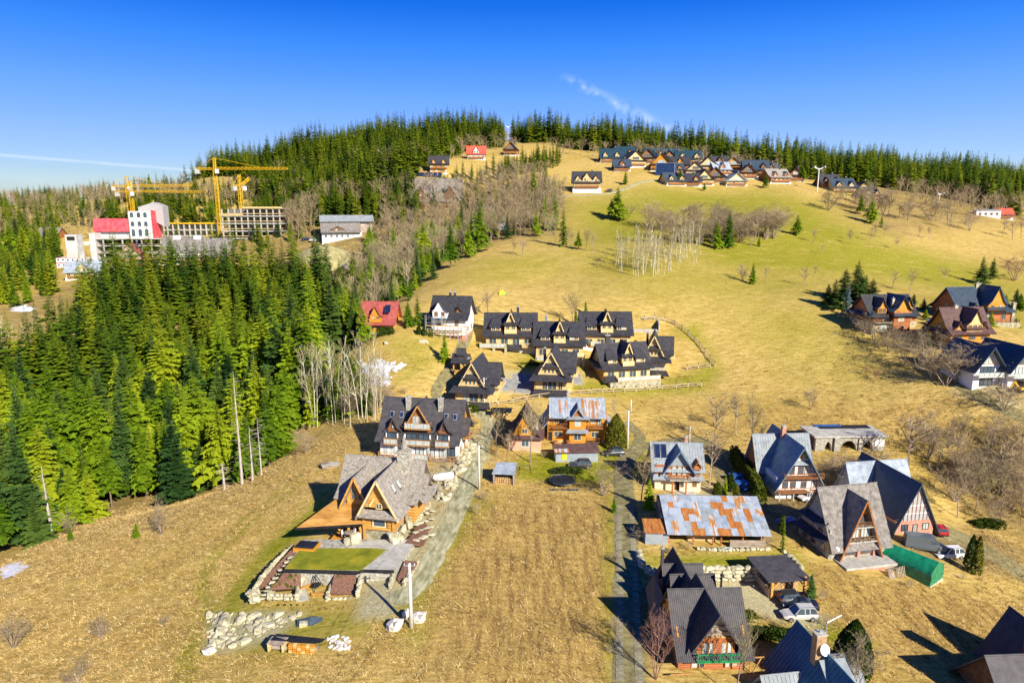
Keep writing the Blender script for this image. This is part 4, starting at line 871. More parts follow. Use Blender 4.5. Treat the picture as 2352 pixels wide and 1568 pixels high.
def balcony(o, x0, x1, y0, y1, z, m, rail=1.0, style='bars', mr=None, name='balcony', ends=True):
    b = part(name, MB().box(x0, x1, y0, y1, z - .15, z), m, o); mb = MB(); mr = mr or m
    n = max(2, int((x1 - x0) / 1.3) + 1)
    for i in range(n): c = x0 + .05 + (x1 - x0 - .1) * i / (n - 1); mb.box(c - .05, c + .05, y0 + .02, y0 + .12, z, z + rail)
    mb.box(x0, x1, y0, y0 + .14, z + rail, z + rail + .08)
    if style == 'panel': mb.box(x0 + .03, x1 - .03, y0 + .05, y0 + .09, z + .08, z + rail - .05)
    elif style == 'glass': pass
    elif style == 'rails':
        for q in (.3, .62): mb.box(x0, x1, y0 + .04, y0 + .09, z + rail * q, z + rail * q + .07)
    else:
        mb.box(x0, x1, y0 + .03, y0 + .09, z + .1, z + .17); k = max(3, int((x1 - x0) / .32))
        for i in range(k + 1): c = x0 + .05 + (x1 - x0 - .1) * i / k; mb.box(c - .025, c + .025, y0 + .04, y0 + .08, z + .1, z + rail)
    if ends:
        for e in (x0, x1 - .08): mb.box(e, e + .08, y0 + .14, y1, z + rail - .02, z + rail + .06); mb.box(e + .01, e + .06, y0 + .14, y1, z + .3, z + .4)
    part('railing', mb, mr, b)
    if style == 'glass': part('glass_panel', MB().box(x0 + .06, x1 - .06, y0 + .06, y0 + .08, z + .08, z + rail - .04), M_CURT, b)
    return b
def chimney(o, x, y, z0, z1, w=.8, d=.8, m=None, pots=1, label=None):
    c = part('chimney', MB().box(x - w / 2, x + w / 2, y - d / 2, y + d / 2, z0, z1), m or M_STONE2, o, label)
    part('chimney_cap', MB().box(x - w / 2 - .08, x + w / 2 + .08, y - d / 2 - .08, y + d / 2 + .08, z1, z1 + .12), M_CONC, c); mb = MB()
    for i in range(pots): mb.bar((x + (i - (pots - 1) / 2) * .4, y, z1 + .12), (x + (i - (pots - 1) / 2) * .4, y, z1 + .5), .12, n=8)
    part('chimney_pot', mb, M_STEEL, c); return c
def post(o, p, q, w, m, name='post'): return part(name, MB().beam(p, q, w, w), m, o)
_LOGM = {}
def log(o, p, q, r, m, name='log'):
    """one round log; alike logs share their mesh"""
    key = m.name
    if key not in _LOGM:
        me = MB().bar((-.5, 0, 0), (.5, 0, 0), 1.0, n=10).mesh('log', m); me.polygons.foreach_set('use_smooth', [len(f.vertices) == 4 for f in me.polygons]); _LOGM[key] = me
    p, q = Vector(p), Vector(q); d = q - p; l = link(name, _LOGM[key], o, (p + q) / 2)
    l.rotation_mode = 'QUATERNION'; l.rotation_quaternion = d.to_track_quat('X', 'Z'); l.scale = (d.length, r, r); return l
def log_wall(o, f, pos, a0, a1, z0, z1, r, m, gaps=()):
    """logs stacked into a wall, left out where a window sits: gaps (a0,a1,z0,z1)"""
    n = int((z1 - z0) / (2 * r * .94)); hh = (z1 - z0) / n
    for i in range(n):
        zc = z0 + hh * (i + .5); segs = [(a0 - .25, a1 + .25)]
        for g in gaps:
            if g[2] < zc < g[3]: segs = [s for S in segs for s in ((S[0], min(S[1], g[0])), (max(S[0], g[1]), S[1])) if s[1] - s[0] > .15]
        for s in segs: log(o, fpt(f, pos, s[0], zc, .02), fpt(f, pos, s[1], zc, .02), hh * .53, m)
def dormer(o, x, w, z0, ze, rise, y0, y1, mw, mr, nwin=1, oh=.45, og=.45, style='plain', kick=True, frame=None, ww=None, wh=None, trim=None, arch=False):
    """a gabled dormer: cheeks with gable, its own little roof, windows in front"""
    c, half, r = x, w / 2 - .04, rise - .2
    mb = MB().box(x - w / 2, x + w / 2, y0, y1, z0, ze)
    pr = [(c - half, ze), (c + half, ze)] + ([(c + half * .75, ze + r * .2), (c, ze + r), (c - half * .75, ze + r * .2)] if kick else [(c, ze + r)])
    mb.prism(pr, 'y', y0 + .003, y0 + .2); part('dormer', mb, mw, o)
    roof(o, x - w / 2, x + w / 2, y0, y1, ze, rise, mr, 'y', oh, og, style, kick=kick, th=.12, name='dormer_roof')
    if nwin:
        ww = ww or min(1.0, (w - .3) / nwin - .12); wh = wh or min(1.25, ze - z0 - .25)
        for i in range(nwin):
            a = x + (i - (nwin - 1) / 2) * (w - .2) / nwin
            (arch_win if arch else win)(o, a, ze - wh - .1, ww, wh, '-y', y0, m=frame)
    if trim:
        for s in (-1, 1):
            q = MB().beam((x + s * (w / 2 + oh), y0 - og - .03, ze - oh * rise / w * 1.2), (x, y0 - og - .03, ze + rise), .05, .22); part('bargeboard', q, trim, o)
    return o
def chalet(name, px, py, label, w=14, d=11, eave=3.4, rise=5.6, yaw=0.0, mr=None, mw=None, base=None, plinth=.5, dorm=(), wins=(), style='course', group=None, oh=1.1, og=.9, cat='house', step=.45, frame=None, kick=True, tmin=0, sides=True):
    """house with its ridge along the front: plinth, walls, gables, roof, dormers (x, width, height, kind), windows (x, z, w, h)"""
    p = P(px, py, tmin=tmin); o = thing(name, p, R(yaw), label, cat, group); mr = mr or M_ANTH; mw = mw or M_PALEWOOD
    wall(o, -w / 2 - .08, w / 2 + .08, -.08, d, -5, plinth, base or M_STONE, 'plinth'); wall(o, -w / 2, w / 2, 0, d, plinth - .05, eave, mw)
    roof(o, -w / 2, w / 2, 0, d, eave, rise, mr, 'x', oh, og, style, step, kick)
    for s in (-1, 1): gable(o, 0, d, s * w / 2 - (.2 if s > 0 else 0), eave, rise, mw, 'x', kick=kick)
    for q in dorm:
        x, dw, z0, ze, rs, y0 = q[:6]; dormer(o, x, dw, z0, ze, rs, y0, d / 2 + .3, q[6] if len(q) > 6 and q[6] else mw, mr, q[7] if len(q) > 7 else 2, kick=kick, frame=frame)
    for q in wins: win(o, q[0], q[1], q[2], q[3], nx=q[4] if len(q) > 4 else 2, m=frame)
    if sides:
        for s, f in ((1, '+x'), (-1, '-x')):
            win(o, d * .5, eave + .3, 1.3, 1.3, f, s * w / 2 if s > 0 else -w / 2, m=frame)
            for a in (.28, .7): win(o, d * a, plinth + .7, 1.2, 1.3, f, s * w / 2, m=frame)
    return o
# ================================================================ houses
# ---- log house with shingle roofs, stone garden and terrace roof
p = P(872, 1243); o = thing('log_house', p, R(-11), 'honey-coloured log house with grey shingle roofs and a slanting wooden terrace roof', 'house'); LH = o
wall(o, -8.6, 4.0, 5.2, 13, -4, 1.0, M_STONE, 'plinth'); wall(o, -2.4, 2.4, .2, 8, -4, 1.75, M_STONE, 'plinth')
wall(o, -2.25, 2.25, .35, 9, 1.7, 4.4, M_HONEY, 'wall'); wall(o, -8.1, 3.5, 5.5, 12.7, .9, 4.9, M_HONEY, 'wall')
log_wall(o, '-y', .15, -2.3, 2.3, 1.75, 4.5, .21, M_HONEY, [(-1.25, 1.35, 2.2, 4.0)]); log_wall(o, '+x', 2.3, .2, 5.4, 1.75, 4.5, .21, M_HONEY); log_wall(o, '-x', -2.3, .2, 5.4, 1.75, 4.5, .21, M_HONEY)
log_wall(o, '-y', 5.35, -8.2, -2.5, 1.0, 4.9, .24, M_HONEY); log_wall(o, '-y', 5.35, 2.4, 3.6, 1.0, 4.9, .24, M_HONEY); log_wall(o, '+x', 3.6, 5.4, 12.6, 1.0, 4.9, .24, M_HONEY); log_wall(o, '-x', -8.2, 5.4, 12.6, 1.0, 4.9, .24, M_HONEY)
win(o, .05, 2.3, 2.2, 1.6, '-y', .05, 1, 1, M_TRIM, M_GLASS, t=.2); win(o, 9, 2.3, 1.3, 1.8, '+x', 3.85, 2, 2, M_FRAME)
roof(o, -8.2, 3.6, 5.4, 12.8, 4.8, 5.0, M_SHING, 'x', 1.3, 1.0, 'shingle', .36)
for s in (-8.2, 3.4): gable(o, 5.4, 12.8, s, 4.8, 5.0, M_HONEY, 'x')
roof(o, -2.5, 2.5, .3, 9.2, 5.3, 4.6, M_SHING, 'y', .85, 1.0, 'shingle', .36, False)
gable(o, -2.5, 2.5, .35, 5.3, 4.6, M_HONEY, 'y', kick=False); pent(o, -2.6, 2.6, .25, 4.9, 1.35, .75, M_SHING, flare=.7, step=.36)
win(o, 0, 5.1, 1.0, .95, '-y', .3, 2, 1, M_TRIM, M_GLASS)
for s in (-1, 1):
    part('bargeboard', MB().beam((s * 3.35, -.74, 3.72), (0, -.74, 9.88), .07, .3), M_TRIM, o)
    part('brace_board', MB().beam((s * 1.5, .2, 5.45), (s * .75, .2, 6.7), .1, .3), M_TRIM, o); post(o, (s * 2.35, -.1, -1), (s * 2.35, -.1, 4.7), .34, M_HONEY)
roof(o, -6.7, -2.9, 3.0, 9, 5.0, 3.9, M_SHING, 'y', .6, .8, 'shingle', .36, False); gable(o, -6.7, -2.9, 3.4, 5.0, 3.9, M_HONEY, 'y', kick=False); wall(o, -6.6, -3.0, 3.5, 6, 1.2, 5.4, M_HONEY, 'gable_wall')
for i in range(2): win(o, -5.35 + i * 1.1, 4.8, .9, 2.0, '-y', 3.4, 1, 2, M_HONEY, M_GLASS)
for s in (-1, 1): part('bargeboard', MB().beam((-4.8 + s * 2.5, 2.12, 3.75), (-4.8, 2.12, 8.85), .07, .3), M_HONEY, o)
pent(o, 6, 12.2, 3.6, 5.2, 2.0, 1.3, M_SHING, '+x', .5, step=.36); roof(o, 2.8, 4.2, 7.8, 10.6, 5.1, 2.3, M_SHING, 'x', .6, .9, 'shingle', .36, sides=(-1, 1), name='side_gable_roof')
ch = part('chimney', MB().box(.3, 2.2, 7.6, 9.2, 5, 11.3).box(.15, 2.35, 7.45, 9.35, 11.3, 11.6), M_STONE2, o)
part('chimney_cowl', MB().prism([(.2, 11.61), (2.3, 11.61), (1.25, 12.0)], 'y', 7.6, 9.2).bar((1.25, 8.4, 11.95), (1.25, 8.4, 14.2), .55, .03, 8), M_SHING, ch)
for x, y in ((1.05, 2.4), (1.15, 4.4)):            # roof windows lying in the right slope
    h = x; rz = 9.9 - h * 1.84 + .16; hs = h + .75; rz2 = 9.9 - hs * 1.84 + .16
    f = part('roof_window', MB().slab([Vector((hs, y, rz2)), Vector((hs, y + .95, rz2)), Vector((h, y + .95, rz)), Vector((h, y, rz))], .1), M_BLACK, o)
    part('pane', MB().slab([Vector((hs - .08, y + .1, rz2 + .2)), Vector((hs - .08, y + .85, rz2 + .2)), Vector((h + .08, y + .85, rz - .03)), Vector((h + .08, y + .1, rz - .03))], .03), M_CURT, f)
# terrace roof of wide boards on slanting posts
tq = [Vector((-12.6, -2.2, 1.9)), Vector((-2.3, -.9, 2.9)), Vector((-2.3, 5.2, 4.5)), Vector((-8.6, 5.3, 4.3))]
part('terrace_roof', MB().slab(tq, .14), M_DARKW, o); n = (tq[1] - tq[0]).cross(tq[3] - tq[0]).normalized()
for i in range(14):
    f0, f1 = i / 14 + .003, (i + 1) / 14 - .003
    part('plank', MB().slab([tq[0].lerp(tq[3], f0) + n * .05, tq[1].lerp(tq[2], f0) + n * .05, tq[1].lerp(tq[2], f1) + n * .05, tq[0].lerp(tq[3], f1) + n * .05], .045), M_HONEY, o)
part('terrace_fascia', MB().beam(tq[0], tq[1], .12, .34), M_BLACK, o)
for a, b in (((-5.6, .2, -.5), (-6.6, -.6, 2.5)), ((-5.4, .2, -.5), (-4.5, -.7, 2.6)), ((-3.0, .5, -.5), (-3.0, -.4, 2.8))): part('post', MB().bar(a, b, .2, n=8), M_HONEY, o, None, True)
wall(o, -7.6, -2.4, -1.6, 5.2, -1.5, .1, M_ORANGE, 'deck')
# ---- big white hotel under a dark pitched roof
p = P(962, 1052); o = thing('guest_house', p, R(-9), 'large white guest house with dark grey roof, two stone chimneys and three rows of balconies', 'house')
W_, D_ = 7.9, 11.0
wall(o, -W_, W_, .2, D_, -5, .1, M_STONE2, 'plinth'); wall(o, -W_, W_, 0, D_, 0, 4.05, M_WHITE)
wall(o, 2.8, 8.1, -.6, 3, -4, -.3, M_STONE2, 'basement')
roof(o, -W_, W_, -.2, D_, 4.0, 6.7, M_ANTH2, 'x', 1.3, .7, 'course', .42)
for s in (-W_, W_ - .2): gable(o, -.2, D_, s, 4.0, 6.7, M_ORANGE, 'x')
dormer(o, 0, 4.8, 4.4, 6.6, 4.2, .7, 6, M_BROWNW, M_ANTH2, 0, .9, .8, 'course'); win(o, -.6, 6.5, 1.4, 2.0, '-y', .7, 2, 1, M_FRAME, M_CURT); win(o, .8, 6.5, 1.2, 2.0, '-y', .7, 2, 1, M_FRAME, M_GLASS)
for s in (-1, 1): part('bargeboard', MB().beam((s * 2.5, -.12, 6.5), (0, -.12, 10.75), .06, .26), M_FRAME, o)
for x in (-5.2, 5.2):
    dormer(o, x, 2.4, 4.2, 5.6, 2.4, .5, 5, M_BROWNW, M_ANTH2, 0, .7, .6, 'course'); win(o, x, 5.75, .7, .8, '-y', .5, 1, 1, M_BLACK)
for x, w_ in ((-5.2, 2.6), (0, 5.4), (5.2, 2.6)):
    wall(o, x - w_ / 2, x + w_ / 2, -.45, 1.5, 3.1, 5.2, M_ANTH2, 'bay'); [wall(o, q - .14, q + .14, -.5, -.2, 3.1, 5.1, M_WHITE, 'jamb') for q in (x - w_ / 2 + .16, x + w_ / 2 - .16)]; k = 2 if w_ > 3 else 1
    for i in range(k): win(o, x + (i - (k - 1) / 2) * 2.5, 3.25, 2.2 if k > 1 else 2.0, 2.0, '-y', -.45, 2, 1, M_BLACK, M_GLASS)
    balcony(o, x - w_ / 2 - .1, x + w_ / 2 + .1, -1.6, -.45, 3.2, M_FRAME, 1.0, 'glass')
balcony(o, -2.6, 2.6, -.6, .7, 6.2, M_FRAME, 1.1, 'glass')
for x in (-6.9, -5.3): win(o, x, .5, 1.2, 2.1, '-y', 0, 1, 1, M_WFRAME)
for x in (-2.3, .2, 2.5, 5.0, 6.6): win(o, x, .3, 1.7, 2.3, '-y', 0, 2, 1, M_BLACK)
balcony(o, -7.9, -4.0, -1.3, 0, .25, M_GREYW, 1.0, 'rails', M_FRAME); balcony(o, 2.6, 8.2, -1.5, 0, .2, M_GREYW, 1.0, 'rails', M_FRAME); balcony(o, -3.2, 2.2, -1.3, 0, .2, M_GREYW, 1.0, 'glass', M_FRAME)
win(o, 5.4, -3.0, 2.8, 2.4, '-y', -.6, 3, 1, M_BLACK)
for x in (-3.1, 3.6): chimney(o, x, 4.2, 7.6, 11.2, .9, 1.0, M_STONE2)
for x in (-6.2, -4.2, 5.0, 6.8):
    y, z = 3.3, 8.05; q = [Vector((x - .4, y - .6, z - .83)), Vector((x + .4, y - .6, z - .83)), Vector((x + .4, y + .1, z + .25)), Vector((x - .4, y + .1, z + .25))]
    f = part('roof_window', MB().slab([v + Vector((0, -.22, .18)) for v in q], .12), M_STEEL, o); c = sum(q, Vector()) / 4
    part('pane', MB().slab([c + (v - c) * .8 + Vector((0, -.245, .2)) for v in q], .03), M_SOLAR, f)
for a, z in ((2.5, .6), (6, .6), (9.5, .6), (4, 3.4), (8, 3.4)): win(o, a, z, 1.3, 1.5, '+x', W_, 2, 1)
roof(o, 4, 8.6, 3.0, 7.6, 4.6, 2.4, M_ANTH2, 'x', .7, .9, 'plain', name='side_roof'); balcony(o, 8.3, 9.6, 3.2, 7.4, 3.4, M_FRAME, 1.0, 'rails')

# ---- orange boarded house with rust-streaked metal roof
p = P(1325, 1014); o = thing('boarded_house', p, R(-2), 'orange boarded house with rust-streaked metal roof above the shed and cars', 'house')
wall(o, -6.2, 6.2, 0, 9, -4, .3, M_STONE, 'plinth'); wall(o, -6.2, 6.2, 0, 6.3, .25, 6.2, M_ORANGE)
roof(o, -5.6, 5.6, -.9, 6.5, 6.1, 2.6, M_GALV, 'x', .7, .3, 'seam', .55, False)
# rusted strips of the front slope are sheets of their own
for i, (x, w_, f0, f1) in enumerate([(-3.9, .45, .1, .75), (-3.2, .4, .2, .9), (-2.5, .35, .15, .6), (.9, .5, .0, .5), (1.6, .6, .05, .9), (2.3, .7, .0, .95), (3.0, .5, .1, 1.0), (3.7, .6, .15, .95), (4.4, .5, .05, .8), (1.1, .4, .55, .95)]):
    def rp(x, f): h = f * 4.4; return Vector((x, 2.8 - h, 8.7 - h * 2.6 / 3.7 + .03))
    part('rusty_sheet', MB().slab([rp(x, f1), rp(x + w_, f1), rp(x + w_, f0), rp(x, f0)], .02), M_RUSTMIX if i % 3 else M_RUSTY, o)
for s in (-5.6, 5.4): gable(o, -.9, 6.5, s, 6.1, 2.6, M_BROWNW, 'x', kick=False)
for s, f in ((-1, '-x'), (1, '+x')): pent(o, -.6, 9, s * 6.1 if s > 0 else -6.1, 4.7, 1.5, 1.9, M_GALV, f, .2)
wall(o, -1.7, 1.7, -1.6, .1, -3, 5.6, M_ORANGE, 'bay'); roof(o, -1.7, 1.7, -1.6, 3.5, 5.6, 2.4, M_LIGHTMET, 'y', .8, .6, 'seam', .5, True, name='bay_roof'); gable(o, -1.7, 1.7, -1.6, 5.6, 2.4, M_BROWNW, 'y')
pent(o, -1.9, 1.9, -1.6, 6.1, .9, .45, M_LIGHTMET); pent(o, -2.0, 2.0, -1.6, 3.25, 1.1, .5, M_LIGHTMET)
win(o, 0, 3.9, 1.3, 1.3, '-y', -1.6, 2, 1, M_TRIM); win(o, 0, .9, 1.6, 1.4, '-y', -1.6, 2, 1, M_TRIM); win(o, .2, -1.2, 1.1, .8, '-y', -1.6, 1, 1, M_WFRAME)
for x in (-4.4, 3.3): win(o, x, 4.0, 1.0, 1.2, m=M_TRIM)
for x in (-3.3, 4.6): win(o, x, 3.5, .9, 2.0, m=M_DARKW)
for x, w_ in ((-4.0, 1.7), (3.7, 1.5)): win(o, x, 1.0, w_, 1.3, m=M_TRIM)
for x0, x1 in ((-5.2, -1.9), (2.0, 5.3)): balcony(o, x0, x1, -1.1, 0, 3.3, M_BROWNW, .95)
balcony(o, 1.9, 5.0, -1.3, 0, .25, M_DARKW, .9); win(o, -5.6, .2, .9, 2.0, nx=1, m=M_DARKW, g=M_DARK, name='door'); chimney(o, -1.8, 3.4, 8, 9.6, .6, .6, M_STONE2)
for x in (-4.6, -1.9): part('rain_barrel', MB().bar((x, -2.0, -1), (x, -2.0, .9), .5, .5, 10), M_BROWNW, o)

# ---- small pink house with brown roof
p = P(1205, 1036); o = thing('cottage', p, R(-4), 'small pink cottage with brown roof behind bare trees', 'house')
wall(o, -3.3, 3.3, 0, 8, -3, .3, M_STONE, 'plinth'); wall(o, -3.3, 3.3, 0, 8, .25, 3.1, M_PINK); roof(o, -3.2, 3.2, .1, 8.2, 3.0, 5.0, M_BROWN, 'y', .7, .7, 'seam', .5); gable(o, -3.2, 3.2, .15, 3.0, 5.0, M_ORANGE, 'y')
pent(o, -3.3, 3.3, .1, 3.35, 1.0, .5, M_BROWN); win(o, .1, 1.0, 1.6, 1.3, m=M_WFRAME); win(o, 0, 3.7, 1.2, 1.1, m=M_TRIM, pos=.15); chimney(o, 2.3, 2.2, .3, 5.6, .6, .6, M_CONC)
for a in (2, 5.5): win(o, a, 1.0, 1.1, 1.3, '+x', 3.3)

# ---- cabin with solar panels and blue-grey metal roof
p = P(1556, 1128); o = thing('mountain_cabin', p, R(-4), 'red log cabin with blue-grey metal roof and two solar panels by the lane', 'house')
wall(o, -4.6, 4.6, .2, 7.5, -3, 3.0, M_CREAM); wall(o, -4.5, 4.5, .3, 7.4, 3.0, 5.4, M_REDLOG, 'log_storey'); log_wall(o, '-y', .25, -1.9, 2.0, 3.2, 5.9, .17, M_REDLOG, [(-1.4, 1.4, 3.3, 5.6)])
roof(o, -5.0, 5.0, .3, 7.5, 5.0, 4.0, M_LIGHTMET, 'x', .7, .4, 'seam', .55, False); 
for s in (-4.6, 4.4): gable(o, .3, 7.5, s, 5.0, 4.0, M_BROWNW, 'x', kick=False)
roof(o, -2.1, 2.3, -.2, 5, 5.6, 3.2, M_BLUEMET, 'y', 1.3, .7, 'seam', .5, False, name='gable_roof'); gable(o, -2.1, 2.3, 0, 5.5, 3.2, M_LIGHTMET, 'y', kick=False)
wall(o, 3.1, 4.4, -.1, 3, 3.1, 5.6, M_REDLOG, 'dormer'); roof(o, 3.0, 4.5, -.1, 3, 5.5, 1.0, M_BROWNW, 'y', .2, .3, 'plain', kick=False, name='dormer_roof'); win(o, 3.75, 3.6, .9, 1.4, '-y', -.1, 2)
for x in (-.9, .2, 1.2): arch_win(o, x, 3.4, .8, 2.1, '-y', .1, g=M_CURT, m=M_FRAME)
pent(o, -4.8, -1.9, .2, 3.5, 1.1, .8, M_LIGHTMET, flare=.4); pent(o, 2.2, 4.9, .2, 3.5, 1.1, .8, M_LIGHTMET, flare=.4); balcony(o, -1.9, 2.2, -1.6, .2, 3.0, M_CONC, .95, 'rails', M_BROWNW)
for x in (-1.3, 1.4): post(o, (x, -1.4, -1), (x, -1.4, 2.85), .28, M_REDLOG)
win(o, 3.4, 1.0, .9, 1.2, pos=.2); win(o, -.1, .2, 1.0, 2.1, pos=.2, nx=1, g=M_DARK, name='door'); win(o, .9, .9, .7, 1.1, pos=.2, nx=1); chimney(o, 2.0, 4.2, 7.5, 10.2, .6, .6, M_BRICK)
wall(o, -3.6, 3.5, -3.2, .2, -2, .05, M_CONC, 'terrace')
for x in (-4.55, -3.25):
    q = [Vector((x, 1.4, 6.45)), Vector((x + 1.1, 1.4, 6.45)), Vector((x + 1.1, 3.5, 8.95)), Vector((x, 3.5, 8.95))]; f = part('solar_panel', MB().slab(q, .1), M_STEEL, o); c = sum(q, Vector()) / 4
    part('pane', MB().slab([c + (v - c) * .92 + Vector((0, -.03, .03)) for v in q], .03), M_SOLAR, f)

o.scale = (.88,) * 3
# ---- tall gabled chalet with metal roofs
p = P(1832, 1146, .5); o = thing('tall_chalet', p, R(3), 'tall white chalet with steep metal roofs and wooden balconies below the stone arches', 'house')
wall(o, -4.9, 4.9, .3, 13, -4, 4.4, M_WHITE); roof(o, -4.9, 4.9, -.2, 14, 3.2, 8.4, M_BLUEMET, 'y', .9, 1.1, 'seam', .5, False); gable(o, -4.8, 4.8, .3, 3.4, 8.2, M_WHITE, 'y', kick=False)
part('gable_boards', MB().prism([(-1.75, 8.6), (1.75, 8.6), (0, 11.2)], 'y', .2, .29), M_ORANGE, o); pent(o, -2.0, 2.0, .25, 8.3, .8, .9, M_LIGHTMET, flare=.3)
for x in (-.8, .8): win(o, x, 8.65, 1.0, 1.1, '-y', .2, 2, 1, M_BROWNW)
for x in (-1.7, .3, 1.8): win(o, x, 5.0, 1.3, 1.9, '-y', .3, 2, 1, M_BROWNW)
for x in (-2.9, -1.2, 1.2, 3.5): win(o, x, 1.9, 1.3, 1.5, '-y', .3, 2, 1, M_BROWNW)
balcony(o, -3.9, 4.9, -1.1, .3, 4.6, M_BROWNW, 1.0); balcony(o, -5.0, 4.9, -1.2, .3, 1.4, M_BROWNW, 1.0)
for x in (-4.6, -1.5, 1.6, 4.7): post(o, (x, -1.0, -2), (x, -1.0, 1.3), .2, M_CONC)
win(o, -.5, -.9, 1.6, 1.8, '-y', .3, 2, 1, M_BROWNW); win(o, 3.4, -.9, 1.4, 1.6, '-y', .3)
wall(o, -6.3, 5.6, 7, 12.5, -4, 5, M_BROWNW, 'wing'); roof(o, -6.6, 5.9, 6.4, 13.0, 4.4, 6.6, M_LIGHTMET, 'x', .7, .4, 'seam', .6, False, name='wing_roof')
for s in (-6.4, 5.6): gable(o, 6.6, 12.8, s, 4.5, 6.4, M_BROWNW, 'x', kick=False)
for a in (2.5, 5.5): win(o, a, 1.2, 1.3, 1.5, '-x', -4.9, 2)
chimney(o, -.3, 8.5, 10, 13.2, .9, .9, M_BRICK)
o.scale = (.82,) * 3
# ---- old stone vault with three arches
p = P(1948, 1034); o = thing('stone_vault', p, R(2), 'weathered stone arcade with flat concrete roof and three arches at the meadow edge', 'ruin')
def arcade(mb, arches, x0, x1, h, y0, y1):
    """a wall with round openings cut through it"""
    xs = sorted([x0, x1] + [v for a, b, t in arches for v in (a, b)]); 
    for i in range(0, len(xs), 2): mb.box(xs[i], xs[i + 1], y0, y1, -2, h)
    for a, b, t in arches:
        c, r = (a + b) / 2, (b - a) / 2; k = 10
        for j in range(k):
            u0, u1 = c - r * math.cos(math.pi * j / k), c - r * math.cos(math.pi * (j + 1) / k); v0, v1 = t * math.sin(math.pi * j / k), t * math.sin(math.pi * (j + 1) / k)
            mb.prism([(u0, v0), (u1, v1), (u1, h), (u0, h)], 'y', y0, y1)
    return mb
part('arcade_wall', arcade(MB(), [(-5.0, -3.6, 1.9), (-1.7, 1.7, 2.1), (3.1, 5.2, 2.0)], -7, 7.6, 2.9, 0, .8), M_STONE2, o)
part('back_wall', MB().box(-7, 7.6, 5.5, 6.2, -2, 2.85).box(-7, -6.4, .8, 5.5, -2, 2.85).box(7, 7.6, .8, 5.5, -2, 2.85), M_DARKW, o); part('flat_roof', MB().box(-7.5, 8.0, -.4, 6.6, 2.9, 3.25), M_CONC, o)
part('tar_sheet', MB().box(-4, 7, 4.4, 6.5, 3.26, 3.36), M_BLACK, o); part('buttress', MB().box(-3.2, -2.2, -.5, 0, -2, 2.9).box(2.0, 2.9, -.3, 0, -2, 2.6), M_STONE2, o); part('banner', MB().box(5.4, 7.4, -.08, -.02, .9, 2.2), M_WHITE, o)
part('blue_sheet', MB().box(-4.6, 1.2, 5.6, 6.7, 3.38, 3.46), M_BLUEP, o)

# ---- shingled A-frame
p = P(1972, 1290, .7); o = thing('shingle_house', p, R(11), 'steep grey shingled house with glazed triangular gable and timber balconies', 'house')
wall(o, -5.6, 5.4, .6, 9.4, -4, 3.2, M_STONE2); roof(o, -5.2, 5.4, .4, 9.4, 3.4, 8.0, M_SHING2, 'x', .9, .7, 'shingle', .5, False, piece=.5)
wall(o, -5.5, -5.2, .9, 9.2, 3.2, 5.2, M_STONE2, 'side_wall')
for s in (-5.2, 5.2): gable(o, .4, 9.4, s, 3.2, 8.4, M_STONE2, 'x', kick=False)
roof(o, -3.9, 3.9, .1, 6, .5, 10.3, M_SHING2, 'y', .4, .75, 'shingle', .5, False, piece=.5, name='gable_roof')
gable(o, -3.9, 3.9, .45, .5, 10.0, M_BROWNW, 'y', kick=False); part('gable_top', MB().prism([(-1.0, 8.0), (1.0, 8.0), (0, 10.3)], 'y', .3, .42), M_ORANGE, o)
for x, z, w_, h_, k in ((-1.6, .4, 2.4, 2.1, 4), (1.5, .4, 2.4, 2.1, 4), (-1.1, 3.6, 1.9, 1.9, 3), (1.1, 3.6, 1.9, 1.9, 3), (0, 6.2, 1.7, 1.5, 3)): win(o, x, z, w_, h_, '-y', .45, k, 1, M_BROWNW)
for x in (-3.2, 0, 3.1): part('brick_pier', MB().box(x - .25, x + .25, .15, .45, 0, 3.0 if x == 0 else 1.6), M_BRICK, o)
for z, w_ in ((3.3, 5.6), (6.0, 3.4)):
    b = balcony(o, -w_ / 2, w_ / 2, -.7, .45, z, M_CONC, .9, 'rails', M_DARKW, ends=False)
    for i in range(3): x = -w_ / 2 + .1 + i * (w_ - .2) / 3; part('cross_rail', MB().beam((x, -.62, z + .1), (x + (w_ - .2) / 3, -.62, z + .8), .07, .07).beam((x, -.6, z + .8), (x + (w_ - .2) / 3, -.6, z + .1), .07, .07), M_DARKW, b)
for s in (-1, 1): part('bargeboard', MB().beam((s * 4.35, -.68, -.45), (0, -.68, 10.85), .1, .3), M_BROWNW, o)
pent(o, .8, 9, -5.55, 3.7, 1.5, .9, M_ANTH, '-x', .2); pent(o, 1.6, 8.4, -5.4, 6.2, 1.3, .8, M_ANTH, '-x', .2)
for a in (2.4, 5, 7.4): win(o, a, .9, 1.3, 1.5, '-x', -5.6, 2, 1, M_BROWNW)
for a in (3.4, 6.2): win(o, a, 3.9, 1.2, 1.2, '-x', -5.5, 2, 1, M_BROWNW)
wall(o, -4.6, 5.2, -3.0, .6, -.35, .02, M_CONC, 'terrace'); wall(o, -4.2, 4.8, -2.2, .6, -4, -.36, M_BRICK, 'terrace_wall')
ds = part('satellite_dish', MB().bar((-4.7, -.2, 2.2), (-4.75, -.32, 2.25), .1, .45, 12).bar((-4.6, .4, 2.0), (-4.7, -.2, 2.2), .04), M_WHITE, o)
o.scale = (.86,) * 3
